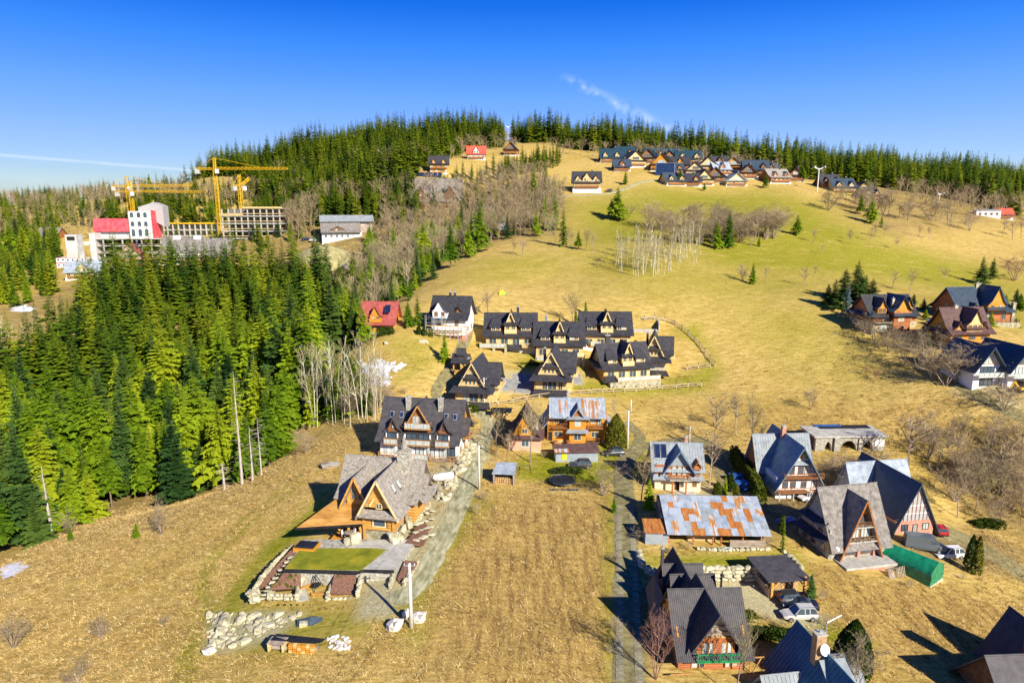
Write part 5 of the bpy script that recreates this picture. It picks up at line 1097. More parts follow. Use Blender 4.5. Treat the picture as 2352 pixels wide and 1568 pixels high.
# ---- dark-roofed house with unfinished gable
p = P(2098, 1228); o = thing('unfinished_house', p, R(9), 'house with navy roof, brick ground floor and foil-clad unfinished gable', 'house')
wall(o, -4.0, 4.0, 0, 15, -4, 3.0, M_BRICK); roof(o, -4.0, 4.0, 0, 16, 2.4, 8.0, M_BLUEGREY, 'y', 1.2, .6, 'course', .45, False); gable(o, -3.95, 3.95, .06, 2.8, 7.5, M_INSUL, 'y', kick=False)
for i in range(9): x = -3.3 + i * .82; h = 7.2 * (1 - abs(x) / 3.95); part('batten', MB().box(x - .04, x + .04, -.03, .06, 2.9, 2.9 + max(h, .2)), M_BROWNW, o)
for z in (4.3, 5.9): hw = 3.9 * (1 - (z - 2.8) / 7.5); part('tape_seam', MB().box(-hw, hw, .03, .06, z, z + .14), M_WHITE, o)
for x, w_ in ((-2.1, 1.4), (2.3, 1.3)): win(o, x, 1.0, w_, 1.3, nx=2, m=M_BLACK)
win(o, .1, .1, 1.0, 2.1, nx=1, m=M_BLACK, g=M_STEEL, name='door'); wall(o, -8, 6, 8, 14, -4, 3.4, M_BRICK, 'wing')
roof(o, -6.6, 6.6, 8.5, 15.5, 3.2, 7.0, M_GALV, 'x', .8, .3, 'course', .5, False, name='wing_roof')
for s in (-6.4, 6.2): gable(o, 8.6, 15.4, s, 3.3, 6.8, M_INSUL, 'x', kick=False)
o.scale = (.88,) * 3
# ---- barn with patched sheet roof
p = P(1642, 1250); o = thing('barn', p, R(-2), 'long timber barn under a patched grey and rusty sheet-metal roof', 'barn')
bx0, bx1, byf, byr, bzf, bzr = -8.4, 8.6, -1.4, 6.6, 2.3, 5.3
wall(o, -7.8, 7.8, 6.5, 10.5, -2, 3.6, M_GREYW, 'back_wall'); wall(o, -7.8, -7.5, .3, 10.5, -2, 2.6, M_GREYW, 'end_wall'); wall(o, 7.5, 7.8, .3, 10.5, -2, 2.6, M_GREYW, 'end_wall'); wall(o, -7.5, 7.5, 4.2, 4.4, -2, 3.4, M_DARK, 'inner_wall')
part('roof', MB().slab([Vector((bx0 + .3, byf, bzf)), Vector((bx1, byf, bzf)), Vector((bx1 - .4, byr, bzr)), Vector((bx0 + .3, byr, bzr))], .1).slab([Vector((bx0 + .3, byr, bzr)), Vector((bx1 - .4, byr, bzr)), Vector((bx1 - .4, 11.5, 3.3)), Vector((bx0 + .3, 11.5, 3.3))], .1), M_STEEL, o)
RUSTMAP = ["..r.......R.rr..", ".R...r..RR..r...", "...RRr...RRr.R.r", "...R.r.r..R..R..", ".r..R..r..RR....", ".r..RR.rRR.Rr..."]
nc, nr = 16, 6
for j in range(nr):
    for i in range(nc):
        f0, f1 = j / nr, (j + 1) / nr; w_ = (bx1 - bx0 - .4) / nc; x = bx0 + .3 + w_ * i; g = .04 + (.035 if (i + j) % 2 else .0) + rng.uniform(0, .012)
        y1, y0 = byr + (byf - byr) * f0, byr + (byf - byr) * f1 - .12; z1, z0 = bzr + (bzf - bzr) * f0, bzr + (bzf - bzr) * f1 - .04
        ch_ = RUSTMAP[j][i] if i < 12 or j < 5 else '.'; m_ = M_RUSTY if ch_ == 'R' else M_RUSTMIX if ch_ == 'r' else (M_LIGHTMET if rng.random() < .15 else M_GALV2 if rng.random() < .3 else M_GALV)
        part('roof_sheet', MB().slab([Vector((x, y0, z0 + g)), Vector((x + w_ + .05, y0, z0 + g)), Vector((x + w_ + .05, y1, z1 + g)), Vector((x, y1, z1 + g))], .03), m_, o)
for x in (-7.6, -3.6, -.4, .9, 4.4, 7.6): post(o, (x, -.2, -2), (x, -.2, 2.65), .22, M_REDLOG)
part('eave_beam', MB().box(-8, 8.2, -.35, -.1, 2.25, 2.5), M_DARKW, o)
for i in range(7): part('plank', MB().box(2.2, 7.9, -.75 - .05 * (i % 2), -.35, -.6 + i * .24, -.4 + i * .24), M_GREYW, o)
for i in range(5): part('plank', MB().box(-4.4 + .3 * (i % 2), .4, .8, 1.2, -.4 + i * .3, -.15 + i * .3), M_GREYW if i % 2 else M_PALEWOOD, o)
for i in range(4): part('pipe', MB().bar((-4.8, -1.2 - .25 * i, -.3), (2.4, -1.0 - .25 * i, .1), .08, n=6), M_BLUEMET, o)
o.scale = (.92, .95, .95)
p = P(1508, 1250); o = thing('tin_shed', p, R(-2), 'small tin shed with rusty roof at the left end of the barn', 'shed')
part('sheet_wall', MB().box(-1.7, 1.7, 0, 2.6, -2, 1.9), mat('corrugated_wall', (.36, .42, .47), (.5, .56, .6), .8, .5, .005, metal=.2, wave=('X', 7, .05)), o)
for i in range(3): x = -1.85 + i * 1.23; part('roof_sheet', MB().slab([Vector((x, -.25, 1.95)), Vector((x + 1.2, -.25, 1.95)), Vector((x + 1.2, 3.0, 2.75)), Vector((x, 3.0, 2.75))], .05), M_RUSTY, o)
part('roof', MB().slab([Vector((-1.8, -.2, 1.88)), Vector((1.8, -.2, 1.88)), Vector((1.8, 2.9, 2.65)), Vector((-1.8, 2.9, 2.65))], .06), M_DARKW, o)

# ---- long house under ribbed dark grey roofs, in front
p = P(1632, 1534); o = thing('ribbed_roof_house', p, R(2), 'red log house with ribbed dark grey roofs and green balcony at the lower edge', 'house')
wall(o, -4.6, 4.6, 0, 17, -5, 2.6, M_REDLOG); roof(o, -4.6, 4.6, .2, 8.6, 4.2, 5.0, M_ANTH2, 'x', 2.2, .6, 'seam', .28, True, drop=.8)
wall(o, -4.2, 4.2, .4, 8.4, 2.5, 4.5, M_REDLOG, 'upper_wall')
for s in (-4.6, 4.4): gable(o, .2, 8.6, s, 4.4, 4.6, M_ORANGE, 'x')
wall(o, -2.4, 2.6, -1.0, 3, 2.6, 5.3, M_REDLOG, 'bay'); log_wall(o, '-y', -1.05, -2.2, 2.4, 2.75, 5.0, .13, M_REDLOG, [(-1.8, -.3, 2.7, 4.9), (.9, 2.2, 2.7, 4.9)])
log_wall(o, '-y', -.05, -4.3, 4.3, -.4, 2.4, .17, M_REDLOG, [(-2.8, -.9, -1, 2.3), (1.6, 2.9, -1, 2.3)])
roof(o, -2.5, 2.7, -1.0, 7.5, 5.1, 4.0, M_ANTH2, 'y', .9, 1.0, 'seam', .28, False, name='gable_roof'); gable(o, -2.4, 2.6, -.95, 5.0, 3.9, M_GREYW, 'y', kick=False)
for i in range(3): z = 5.4 + i * .8; hw = 2.2 * (1 - (z - 5) / 3.7); part('gable_log', MB().bar((.1 - hw, -1.0, z), (.1 + hw, -1.0, z), .15, n=8), M_GREYW if i else M_FRAME, o, None, True)
for x, w_ in ((-1.35, .8), (-.5, .7), (1.2, .7), (2.0, .7)): win(o, x, 2.9, w_, 1.8, '-y', -1.12, 1, 1, M_FRAME, M_CURT)
for x, w_, g in ((-2.3, .9, M_CURT), (-1.3, .8, M_GLASS), (2.2, .7, M_CURT), (3.2, .8, M_CURT)): win(o, x, .3, w_, 1.8, '-y', -.2, 1, 1, M_FRAME, g)
balcony(o, -2.6, 3.4, -2.2, -1.0, 2.55, M_GREENP, 1.0); wall(o, -3.6, 2.6, -3.2, 0, -1.0, -.85, M_TURF, 'turf_terrace'); wall(o, -3.6, 2.6, -3.1, 0, -5, -1.05, M_DARKW, 'store_wall')
for i in range(90): part('firewood_log', MB().bar((-2.9 + (i % 18) * .3 + rng.uniform(-.05, .05), -3.5, -1.35 - (i // 18) * .28), (-2.9 + (i % 18) * .3, -3.05, -1.35 - (i // 18) * .28), .13, n=7), M_FIREW, o)
roof(o, -3.6, 2.6, 7.5, 18.5, 2.8, 5.0, M_ANTH, 'y', 1.6, .2, 'seam', .4, False, name='long_roof'); wall(o, -4.0, 3.0, 8, 18, -5, 2.9, M_REDLOG, 'rear_wall')
for y0, y1, xa, xb, rz in ((9.6, 12.6, -2.6, 3.4, 4.9), (13.6, 16.4, -2.8, 2.8, 4.4)):
    roof(o, xa, xb, y0, y1, rz, 2.6, M_ANTH2, 'x', .5, .4, 'seam', .28, False, name='cross_roof'); wall(o, xa + .2, xb - .2, y0 + .2, y1 - .2, 2, rz + .1, M_ORANGE, 'dormer')
    for s in (xa, xb - .2): gable(o, y0, y1, s, rz, 2.5, M_ORANGE, 'x', kick=False)
part('flue', MB().bar((4.3, 9.6, 5.2), (4.3, 9.6, 8.0), .16, n=8).bar((4.1, 9.6, 8.0), (4.6, 9.6, 8.15), .22, n=8), M_BLACK, o); chimney(o, -2.6, 17, 4, 8.6, .45, .45, M_ANTH2)
part('lean_to', MB().slab([Vector((-7.0, 2, 2.0)), Vector((-4.6, 2, 4.6)), Vector((-4.0, 16, 4.9)), Vector((-5.4, 16, 2.4))], .12), M_ANTH, o)
for y in (3, 6, 9, 12): post(o, (-6.4 + (y - 2) * .09, y, -3), (-6.4 + (y - 2) * .09, y, 2.2), .18, M_FRAME)
for a, b in (((-6.2, -2.6, 1.2), (-3.4, -2.6, 1.25)), ((-6.6, -3, -2.4), (-4.0, -3, .3)), ((-6.6, -3, .1), (-3.8, -3, -2.6)), ((4.2, -1, 2.2), (6.8, -1, 2.3)), ((5.4, -1, 0), (6.4, -1, 2.2)), ((5.0, -1, -2), (5.0, -1, 2.2)), ((-6.0, -2, -.2), (-3.4, -2, -.15))): part('timber_frame', MB().beam(a, b, .14, .14), M_FRAME, o)

o.scale = (.83,) * 3
# ---- house with grey metal roof, its sky-lit shade painted blue, at lower edge
p = P(1862, 1568); p = Vector((p.x + .2, p.y - 3.5, p.z - 4.5)); o = thing('metal_roof_house', p, R(8), 'house with steep metal roof coloured blue for sky-lit shade, paler dormers and a brick chimney at the lower edge', 'house')
wall(o, -4.4, 4.6, -6, 6, -4, 4, M_WHITE); roof(o, -4.6, 4.8, -6.5, 6.2, 3.6, 6.4, M_SKYLIT, 'y', 1.0, .6, 'seam', .5, False)
gable(o, -4.5, 4.7, 6.0, 3.7, 6.2, M_BROWNW, 'y', kick=False)
for s in (-1, 1):
    for y in ((.4,) if s < 0 else (2.6,)): roof(o, (-6.4 if s < 0 else .5), (-.5 if s < 0 else 5.6), y, y + 3.0, 5.4, 1.9, M_LIGHTMET, 'x', .4, .3, 'seam', .45, False, name='dormer_roof'); wall(o, (-6.2 if s < 0 else .5), (-.5 if s < 0 else 5.4), y + .15, y + 2.85, 3, 5.5, M_WHITE, 'dormer'); gable(o, y, y + 3.0, -6.2 if s < 0 else 5.2, 5.4, 1.8, M_REDLOG, 'x', kick=False)
part('front_dormer_roof', MB().slab([Vector((-1.4, -4.4, 6.6)), Vector((2.0, -4.4, 6.6)), Vector((1.9, .6, 9.6)), Vector((-1.0, .6, 9.6))], .1), M_LIGHTMET, o)
chimney(o, -.5, 1.6, 7, 12.0, 1.1, .9, mat('ochre_brick', (.30, .19, .10), (.46, .31, .18), 2, .9, .02)); part('satellite_dish', MB().bar((-.25, 1.1, 10.4), (-.2, .88, 10.5), .12, .62, 16), M_WHITE, o)
part('aerial', MB().bar((.2, 1.6, 11.5), (.2, 1.6, 13.4), .05).bar((.2, 1.6, 13.2), (1.9, 1.8, 13.8), .06), M_STEEL, o)
# ---- house roof in the lower right corner
p = P(2330, 1568); p = Vector((p.x - .8, p.y - 5.6, p.z - 1.6)); o = thing('corner_house', p, R(3), 'dark shingled roof with broad red brick chimney in the lower right corner', 'house')
wall(o, -5.2, 9, -3, 6, -5, 3.4, M_WHITE); roof(o, -6.0, 9.5, -3, 6, 3.4, 5.0, M_ANTH2, 'x', 1.0, .6, 'course', .4, False); gable(o, -3, 6, -6.0, 3.5, 4.9, M_DARKW, 'x', kick=False)
roof(o, .5, 6.5, 1, 10, 3.0, 5.2, M_ANTH, 'y', .8, .6, 'course', .4, False, name='rear_roof'); wall(o, 0.7, 6.3, 5, 9.7, -5, 3.0, M_DARKW, 'rear_wall'); gable(o, .6, 6.4, 9.6, 3.0, 5.1, M_BROWNW, 'y', kick=False)
chimney(o, .2, 2.6, 6, 10.6, 1.9, 1.3, mat('dark_red_brick', (.30, .07, .05), (.44, .14, .10), 2.2, .85, .02, wave=('Z', 5, .03)), 3)

# ---- the holiday chalets inside the curved fence
G = 'anthracite-roofed holiday chalets inside the curved fence'
def front_chalet(px, py, label, w, d, eave, rise, yaw, mid_rise=3.4, dx=.1, glass=True, terrace=None):
    rise -= .9; o = chalet('holiday_chalet', px, py, label, w, d, eave, rise, yaw, M_ANTH, M_PALEWOOD, M_CONC, .35, group=G, frame=M_TRIM, sides=True)
    o.location.z += .95
    for s in (-1, 1):   # flat-fronted dormers
        x = s * w * .31 + dx; dw = w * .2
        part('dormer', MB().box(x - dw / 2, x + dw / 2, .9, 4.5, eave + .9, eave + 2.15), M_PALEWOOD, o)
        for i in range(2): win(o, x + (i - .5) * dw * .46, eave + 1.0, dw * .42, 1.05, '-y', .9, 2, 1, M_TRIM)
        part('dormer_roof', MB().slab([Vector((x - dw * .72, .45, eave + 2.0)), Vector((x + dw * .72, .45, eave + 2.0)), Vector((x + dw * .42, 3.8, eave + 4.1)), Vector((x - dw * .42, 3.8, eave + 4.1))], .12).slab([Vector((x - dw * .42, 3.8, eave + 4.1)), Vector((x - dw * .72, 3.0, eave + 2.0)), Vector((x - dw * .72, .45, eave + 2.0))], .1), M_ANTH, o)
    dw = w * .25; dormer(o, dx, dw, eave + .2, eave + 2.7, mid_rise, .3, d / 2, M_PALEWOOD, M_ANTH, 2, .8, .7, 'plain', frame=M_TRIM); pent(o, dx - dw / 2, dx + dw / 2, .3, eave + 3.5, .9, .75, M_ANTH, flare=.5)
    for s in (-1, 1): part('bargeboard', MB().beam((dx + s * dw * .34, -.42, eave + 3.4), (dx, -.42, eave + 2.7 + mid_rise), .06, .22), M_TRIM, o)
    balcony(o, dx - dw / 2, dx + dw / 2, -.55, .3, eave + .5, M_TRIM, .95, 'panel', M_TRIM)
    for x in np.linspace(-w * .36, w * .36, 4): win(o, float(x), .7, w * .15, 1.9, nx=2, m=M_TRIM, g=M_GLASS)
    return o
o = front_chalet(1172, 806, 'back left holiday chalet, with a terrace on stone pillars above a hedge', 13.2, 11, 3.6, 6.0, -2); balcony(o, -8.2, -1.0, -2.2, 0, .45, M_PALEWOOD, 1.0, 'glass', M_TRIM); balcony(o, 3.2, 6.4, -1.6, 0, .45, M_PALEWOOD, 1.0, 'bars', M_TRIM); pent(o, -1, 3.2, 0, .9, 1.8, 1.0, M_ANTH); chimney(o, 1.9, 6.4, 8, 10.3, .7, .7, M_ANTH)
for x in (-7.9, -4.4, -1.2): part('pillar', MB().box(x - .35, x + .35, -2.0, -1.3, -5, .3), M_STONE, o)
o = front_chalet(1284, 830, 'middle holiday chalet with long pale balcony above the car park', 12.4, 11, 3.8, 6.0, -3); balcony(o, -2.0, 6.8, -2.2, 0, .9, M_PALEWOOD, 1.0, 'panel', M_TRIM); wall(o, -6, 6, -.3, .2, -5, .3, M_CONC, 'basement')
for x in (-1.5, 1.6, 4.6, 6.4): part('pillar', MB().box(x - .3, x + .3, -2.0, -1.4, -5, .75), M_STONE, o)
chimney(o, -3.6, 6, 8.4, 10.4, .6, .6, M_BLUEMET)
o = front_chalet(1392, 806, 'back right holiday chalet beside the sunken concrete court', 13.4, 11, 4.0, 6.2, -2); balcony(o, 3.4, 9.2, -2.0, 0, .9, M_PALEWOOD, 1.0, 'bars', M_TRIM); balcony(o, -4.4, -1.6, -1.4, 0, .9, M_PALEWOOD, 1.0, 'glass', M_TRIM); pent(o, -1.6, 3.4, 0, 1.3, 1.8, 1.1, M_ANTH); wall(o, -6.4, 6.4, -.4, .2, -5, .4, M_WHITE, 'basement')
o = front_chalet(1440, 882, 'front right holiday chalet turned aside, with log end wall and glazed terrace', 12.4, 10, 3.6, 6.2, 13); balcony(o, -3.4, 8.2, -2.4, 0, .5, M_PALEWOOD, 1.0, 'glass', M_TRIM); wall(o, -5.5, 8.2, -2.5, .2, -4, .3, M_STONE, 'terrace_wall'); log_wall(o, '-x', -6.25, .2, 9.8, .4, 3.5, .2, M_HONEY); pent(o, .2, 9.8, -6.2, 4.2, 1.8, 1.0, M_ANTH, '-x'); chimney(o, -3.6, 5.4, 8.4, 11.0, 1.3, .9, M_ANTH); pent(o, -6.2, -3.4, 0, 1.6, 2.2, 1.2, M_ANTH)
for i in range(4): arch_win(o, 3.2 + i * 1.2, 4.4, .6, 1.1, '-x', -6.2, m=M_TRIM)
def gable_chalet(px, py, label, w, d, yaw, s=1.0, group=G):
    p = P(px, py, .7); o = thing('gable_chalet', p, R(yaw), label, 'house', group); h = w / 2
    wall(o, -h * .82, h * .82, .1, d, -5, .4, M_STONE, 'plinth'); wall(o, -h * .78, h * .78, .2, d, .35, 3.5, M_PALEWOOD)
    roof(o, -h * .8, h * .8, .3, d, 3.5, 6.4, M_ANTH, 'y', 1.2, .9, 'course', .45); gable(o, -h * .8, h * .8, .3, 3.5, 6.4, M_PALEWOOD, 'y')
    pent(o, -h * .9, h * .9, .25, 4.4, 1.9, 1.25, M_ANTH, flare=.9); pent(o, -h * .42, h * .42, .2, 7.2, 1.0, .8, M_ANTH, flare=.4)
    for i in range(4): arch_win(o, (i - 1.5) * .95, 4.75, .55, 1.1, '-y', .3, m=M_TRIM)
    for i in range(7): a = math.pi * (i + .5) / 7; part('fan_slat', MB().beam((0, .2, 7.35), (1.15 * math.cos(a) * .6, .2, 7.35 + 1.5 * math.sin(a)), .06, .09), M_TRIM, o)
    for q in (-1, 1): part('bargeboard', MB().beam((q * h * .62, -.62, 4.6), (0, -.62, 9.95), .06, .24), M_TRIM, o)
    for x, ww in ((-1.5, 1.2), (.3, 2.2), (2.4, 1.1)): win(o, x * w / 10, .7, ww, 2.2, '-y', .2, 2, 1, M_TRIM)
    pent(o, -h * .8, h * .8, .1, .75, 2.2, 1.0, M_ANTH, flare=.8)
    wall(o, h * .7, h * 1.0, d * .3, d * .85, -3, 4.8, M_PALEWOOD, 'wing'); roof(o, 0, h * 1.05, d * .3, d * .85, 4.6, 4.2, M_ANTH, 'x', .8, .8, 'course', .45, name='wing_roof'); gable(o, d * .3, d * .85, h * .98, 4.6, 4.2, M_PALEWOOD, 'x')
    balcony(o, h * 1.0, h * 1.0 + 1.4, d * .3, d * .85, 3.4, M_TRIM, .95, 'panel', M_TRIM); win(o, d * .57, 3.9, 1.4, 1.5, '+x', h * 1.0, m=M_TRIM); chimney(o, -h * .45, d * .55, 6, 9.6, .6, .6, M_ANTH)
    log_wall(o, '-x', -h * .8, .4, d - .3, .4, 3.4, .2, M_HONEY)
    return o
gable_chalet(1265, 908, 'gable-fronted holiday chalet in the middle of the front row, beside the shaded drive', 9.6, 11, -9)
gable_chalet(1085, 936, 'gable-fronted holiday chalet at the lane, with two outdoor air units at its foot', 9.8, 11, -10)
gable_chalet(1500, 862, 'gable-fronted holiday chalet at the right end, nearest the stepping fence', 8.4, 10, -12)
p = P(1060, 856); o = thing('gate_lodge', p, R(-8), 'small open log gatehouse with dark pyramid roof behind the lane chalet', 'shelter')
for x in (-1.7, 1.7):
    for y in (-1.2, 1.4): post(o, (x, y, -2), (x, y, 3.2), .3, M_HONEY)
roof(o, -1.8, 1.8, -1.5, 1.7, 3.2, 1.6, M_ANTH, 'x', .6, .5, 'course', .4); roof(o, -.8, .8, -.6, .9, 4.9, 1.3, M_ANTH, 'x', .5, .4, 'plain', name='lantern_roof'); part('lantern', MB().box(-.7, .7, -.5, .8, 4.2, 4.9), M_HONEY, o); part('rail', MB().box(-1.7, 1.7, -1.3, -1.1, .8, 1.0), M_HONEY, o)
# ---- red-roofed house and the scaffolded one
o = chalet('red_roof_house', 866, 766, 'brown boarded house with dull red roof and one solar panel', 9.0, 9, 2.9, 5.4, -4, M_REDROOF, M_ORANGE, M_STONE, .4, [(-.3, 3.2, 3.2, 4.9, 3.0, .2, None, 2)], [(.3, 1.0, 1.0, 1.2), (3, 1.0, 1.0, 1.2), (-1.4, 1.0, 1.0, 1.2)], 'course'); balcony(o, -1.9, 1.3, -.6, .2, 3.3, M_ORANGE, .9, 'panel')
wall(o, -4.5, -1.8, -.6, 0, .4, 2.6, M_DARKW, 'porch')
q = [Vector((1.9, 1.0, 5.75)), Vector((3.6, 1.0, 5.75)), Vector((3.5, 2.6, 7.7)), Vector((1.95, 2.6, 7.7))]; f = part('solar_panel', MB().slab(q, .08), M_BLACK, o); c = sum(q, Vector()) / 4; part('pane', MB().slab([c + (v - c) * .92 + Vector((0, -.03, .03)) for v in q], .03), M_SOLAR, f)
o = chalet('scaffolded_house', 1030, 772, 'white house with dark roof wrapped in builders scaffolding', 9.6, 10, 5.0, 5.4, -10, M_ANTH, M_WHITE, M_BRICK, .4, [(-2.2, 4.0, 4.6, 6.9, 3.2, -.6, None, 2), (2.6, 1.3, 6, 6.9, 1.3, 1.5, M_BROWNW, 1)], [(-2.6, 2.9, 1.2, 1.7), (-.9, 2.9, 1.2, 1.7), (2.4, 3.0, 1.1, 1.4)], 'course'); balcony(o, -4.2, -.3, -1.8, -.6, 4.4, M_GREYW, 1.0, 'bars', M_BLUEMET)
chimney(o, -.6, 5, 9.5, 11.4, .6, .6, M_ANTH); chimney(o, .7, 5, 9.5, 11.4, .6, .6, M_ANTH)
p0 = Vector(o.location); s_ = thing('scaffold', p0, R(-10), 'steel and plank scaffolding around the white house', 'scaffolding')
for x in np.linspace(-5.6, 5.6, 6):
    for y in (-2.9, -1.9): part('standard', MB().bar((x, y, -2), (x, y, 6.2 if x < 1 else 4.0), .06), M_STEEL, s_)
for z in (1.6, 3.2): part('deck_plank', MB().box(-5.7, 5.7, -2.9, -1.9, z, z + .08), M_PALEWOOD, s_); part('ledger', MB().bar((-5.7, -2.95, z + .9), (5.7, -2.95, z + .9), .05), M_STEEL, s_)
for i in range(3): part('brace', MB().bar((-5.6 + i * 4, -2.95, 0), (-3.4 + i * 4, -2.95, 3.2), .05), M_STEEL, s_)

# ---- houses on the right below the meadow
o = chalet('timber_house', 2052, 758, 'dark-roofed timber house with stone basement arch and blue-grey front roofs', 13, 10, 4.2, 5.0, 8, M_ANTH, M_REDLOG, M_STONE, 2.4, [(-3.7, 2.6, 4.4, 6.2, 2.6, .4, M_ORANGE, 2), (4.4, 2.4, 4.6, 6.4, 2.4, .6, M_ORANGE, 1)], [(-3, 2.6, 1.4, 1.3), (4.6, 2.6, 1.2, 1.4)], 'course')
dormer(o, 1.2, 5.0, 4.4, 5.6, 4.0, -1.2, 5, M_ORANGE, M_BLUEGREY, 2, .8, .7); wall(o, -1.4, 3.6, -1.6, 1, -4, 5.2, M_REDLOG, 'bay'); pent(o, -1.6, 3.8, -1.5, 5.0, 1.2, .7, M_BLUEGREY); win(o, .7, 2.7, 1.8, 1.6, '-y', -1.6, 3, 2, M_TRIM); arch_win(o, -3.2, .1, 2.6, 2.0, '-y', -.1, M_STONE, M_CURT); arch_win(o, 1.4, .5, .9, 1.2, '-y', -1.65, M_STONE, M_GLASS); pent(o, -.5, 10, -6.6, 5.0, 1.6, 1.2, M_BLUEGREY, '-x'); balcony(o, -6.5, -1.4, -1.4, 0, 2.45, M_STONE, 1.0, 'bars', M_BLACK); chimney(o, -.4, .9, 5, 8.6, .6, .6, M_STONE)
o = chalet('grey_roof_house', 2262, 744, 'log house with broad pale grey roof and stone chimney at the right edge', 15, 12, 3.8, 6.0, 6, M_BLUEGREY, M_REDLOG, M_STONE, .6, [(2.2, 5.2, 3.6, 5.6, 5.0, -.8, M_ORANGE, 2)], [(-5, 1.4, 1.4, 1.4), (-2.5, 1.4, 1.4, 1.4), (1, 1.2, 1.6, 1.9), (5.4, 1.2, 1.4, 1.8)], 'course'); pent(o, -.8, 5.4, -.8, 5.0, 1.3, .7, M_BLUEGREY); chimney(o, 8.4, .4, -2, 5.8, .9, .9, M_STONE); chimney(o, 1.4, 6, 9.3, 10.8, 1.6, .7, M_STONE); wall(o, -8, 9, -2.2, 0, -4, .4, M_STONE, 'terrace'); balcony(o, -1, 8.6, -2.2, 0, .6, M_STONE, .9, 'rails', M_DARKW)
dormer(o, -3.6, 1.4, 4.6, 5.0, .9, .2, 3, M_ORANGE, M_BLUEGREY, 1)
o = chalet('brown_roof_house', 2226, 800, 'orange timber house with brown roof between the grey and the navy roofs', 10.4, 9, 4.2, 5.6, 5, M_BROWN, M_ORANGE, M_STONE, 1.2, [(.6, 4.2, 4.2, 6.2, 3.8, -.3, M_PALEWOOD, 3), (-3.3, 1.8, 4.6, 5.2, 1.6, .2, None, 1), (3.6, 1.5, 4.6, 5.2, 1.4, .2, None, 1)], [(-3, 1.9, 1.3, 1.6), (.4, 1.9, 1.8, 1.8, 3), (3.4, 1.9, 1.2, 1.6)], 'course'); balcony(o, -5, 5, -1.1, 0, 1.5, M_ORANGE, .9, 'panel'); pent(o, -1.6, 2.8, -.25, 5.6, .8, .5, M_BROWN); chimney(o, -1.4, 4.6, 8.6, 10.2, .8, .6, M_STONE); pent(o, -.5, 9, -5.2, 4.6, 1.4, 1.0, M_BROWN, '-x')
for k, (px, py, lab) in enumerate([(2262, 888, 'white house with navy gable roof, the left of two alike by the yellow excavator'), (2342, 890, 'white house with navy gable roof, the right of two alike, at the right edge')]):
    p = P(px, py); o = thing('twin_house', p, R(7), lab, 'house', 'twin white houses with navy gables')
    wall(o, -3.2, 3.2, 0, 10, -4, 5.2, M_WHITE); roof(o, -3.4, 3.4, -.3, 10, 4.8, 4.6, M_BLUEGREY, 'y', .9, 1.2, 'course', .45, False); gable(o, -3.3, 3.3, .05, 5.1, 4.3, M_WHITE, 'y', kick=False)
    win(o, 0, 5.3, 2.2, 2.0, nx=2, m=M_FRAME); win(o, 0, 2.9, 3.6, 1.9, nx=4, m=M_BLACK); win(o, 0, .2, 3.2, 2.0, nx=3, m=M_BLACK); balcony(o, -3.2, 3.4, -1.5, 0, 2.7, M_WHITE, .9, 'glass', M_STEEL); post(o, (3.2, -1.3, -1), (3.2, -1.3, 2.6), .25, M_WHITE)
    for q in (-1, 1): part('slat_cladding', MB().box(q * 2.1 - .6, q * 2.1 + .6, -.06, .03, 5.2, 6.0), M_TRIM, o)

# ---- houses up the hill
def far_house(px, py, label, w, eave, rise, yaw=0, mr=None, mw=None, dorm=1, group=None, plinth=.8, front='ridge', base=None, tmin=200, d=None, name='hill_house', wz=1.3):
    p = P(px, py, tmin=tmin); o = thing(name, p, R(yaw), label, 'house', group); d = d or w * .75; h = w / 2; mr = mr or M_TEAL; mw = mw or M_ORANGE
    wall(o, -h * .96, h * .96, -.1, d, -7, plinth, base or M_WHITE, 'plinth'); wall(o, -h * .9, h * .9, 0, d, plinth - .05, eave, mw)
    if front == 'ridge':
        roof(o, -h * .92, h * .92, 0, d, eave, rise, mr, 'x', 1.2, .9, 'plain'); [gable(o, 0, d, s * h * .9 - (.2 if s > 0 else 0), eave, rise, mw, 'x') for s in (-1, 1)]
        xs = {0: (), 1: (0,), 2: (-h * .5, h * .5), 3: (-h * .6, 0, h * .6)}[dorm]
        for x in xs: big = (x == 0); dormer(o, x, w * (.28 if big else .17), eave, eave + rise * (.36 if big else .3), rise * (.55 if big else .36), .2, d / 2, mw, mr, 2 if big else 1, .6, .5)
    else:
        roof(o, -h * .92, h * .92, 0, d, eave, rise, mr, 'y', 1.1, 1.0, 'plain'); gable(o, -h * .9, h * .9, .1, eave, rise, mw, 'y'); win(o, 0, eave + .5, w * .3, 1.8, '-y', .1, 3, 1, M_TRIM); pent(o, -h * .9, h * .9, .1, eave + .3, 1.2, .6, mr)
    n = max(3, int(w / 3))
    for i in range(n):
        x = -h * .75 + h * 1.5 * i / (n - 1); win(o, x, plinth + .5, min(1.6, w / n * .6), wz, m=M_TRIM, t=.14)
        if eave > 5.2: win(o, x, plinth + 3.1, min(1.6, w / n * .6), wz, m=M_TRIM, t=.14)
    balcony(o, -h * .8, h * .8, -1.2, 0, max(plinth, eave - 2.9), M_BROWNW, .9, 'panel'); chimney(o, w * .18, d * .5, eave + rise * .7, eave + rise + 1.0, .8, .7, M_ANTH)
    return o
far_house(1348, 443, 'pale timber villa with white base and grey roof alone on the hill meadow', 17, 6.0, 6.2, -3, M_ANTH, M_PALEWOOD, 3, None, 2.6, name='hill_villa'); far_house(1094, 367, 'white hill house with bright red roof and solar panels', 13, 4.0, 5.5, 3, M_REDBRIGHT, M_WHITE, 1); far_house(1173, 358, 'brown hill house with dark roof right of the red-roofed one', 11, 4.6, 5, -8, M_ANTH, M_BROWNW, 1, front='gable')
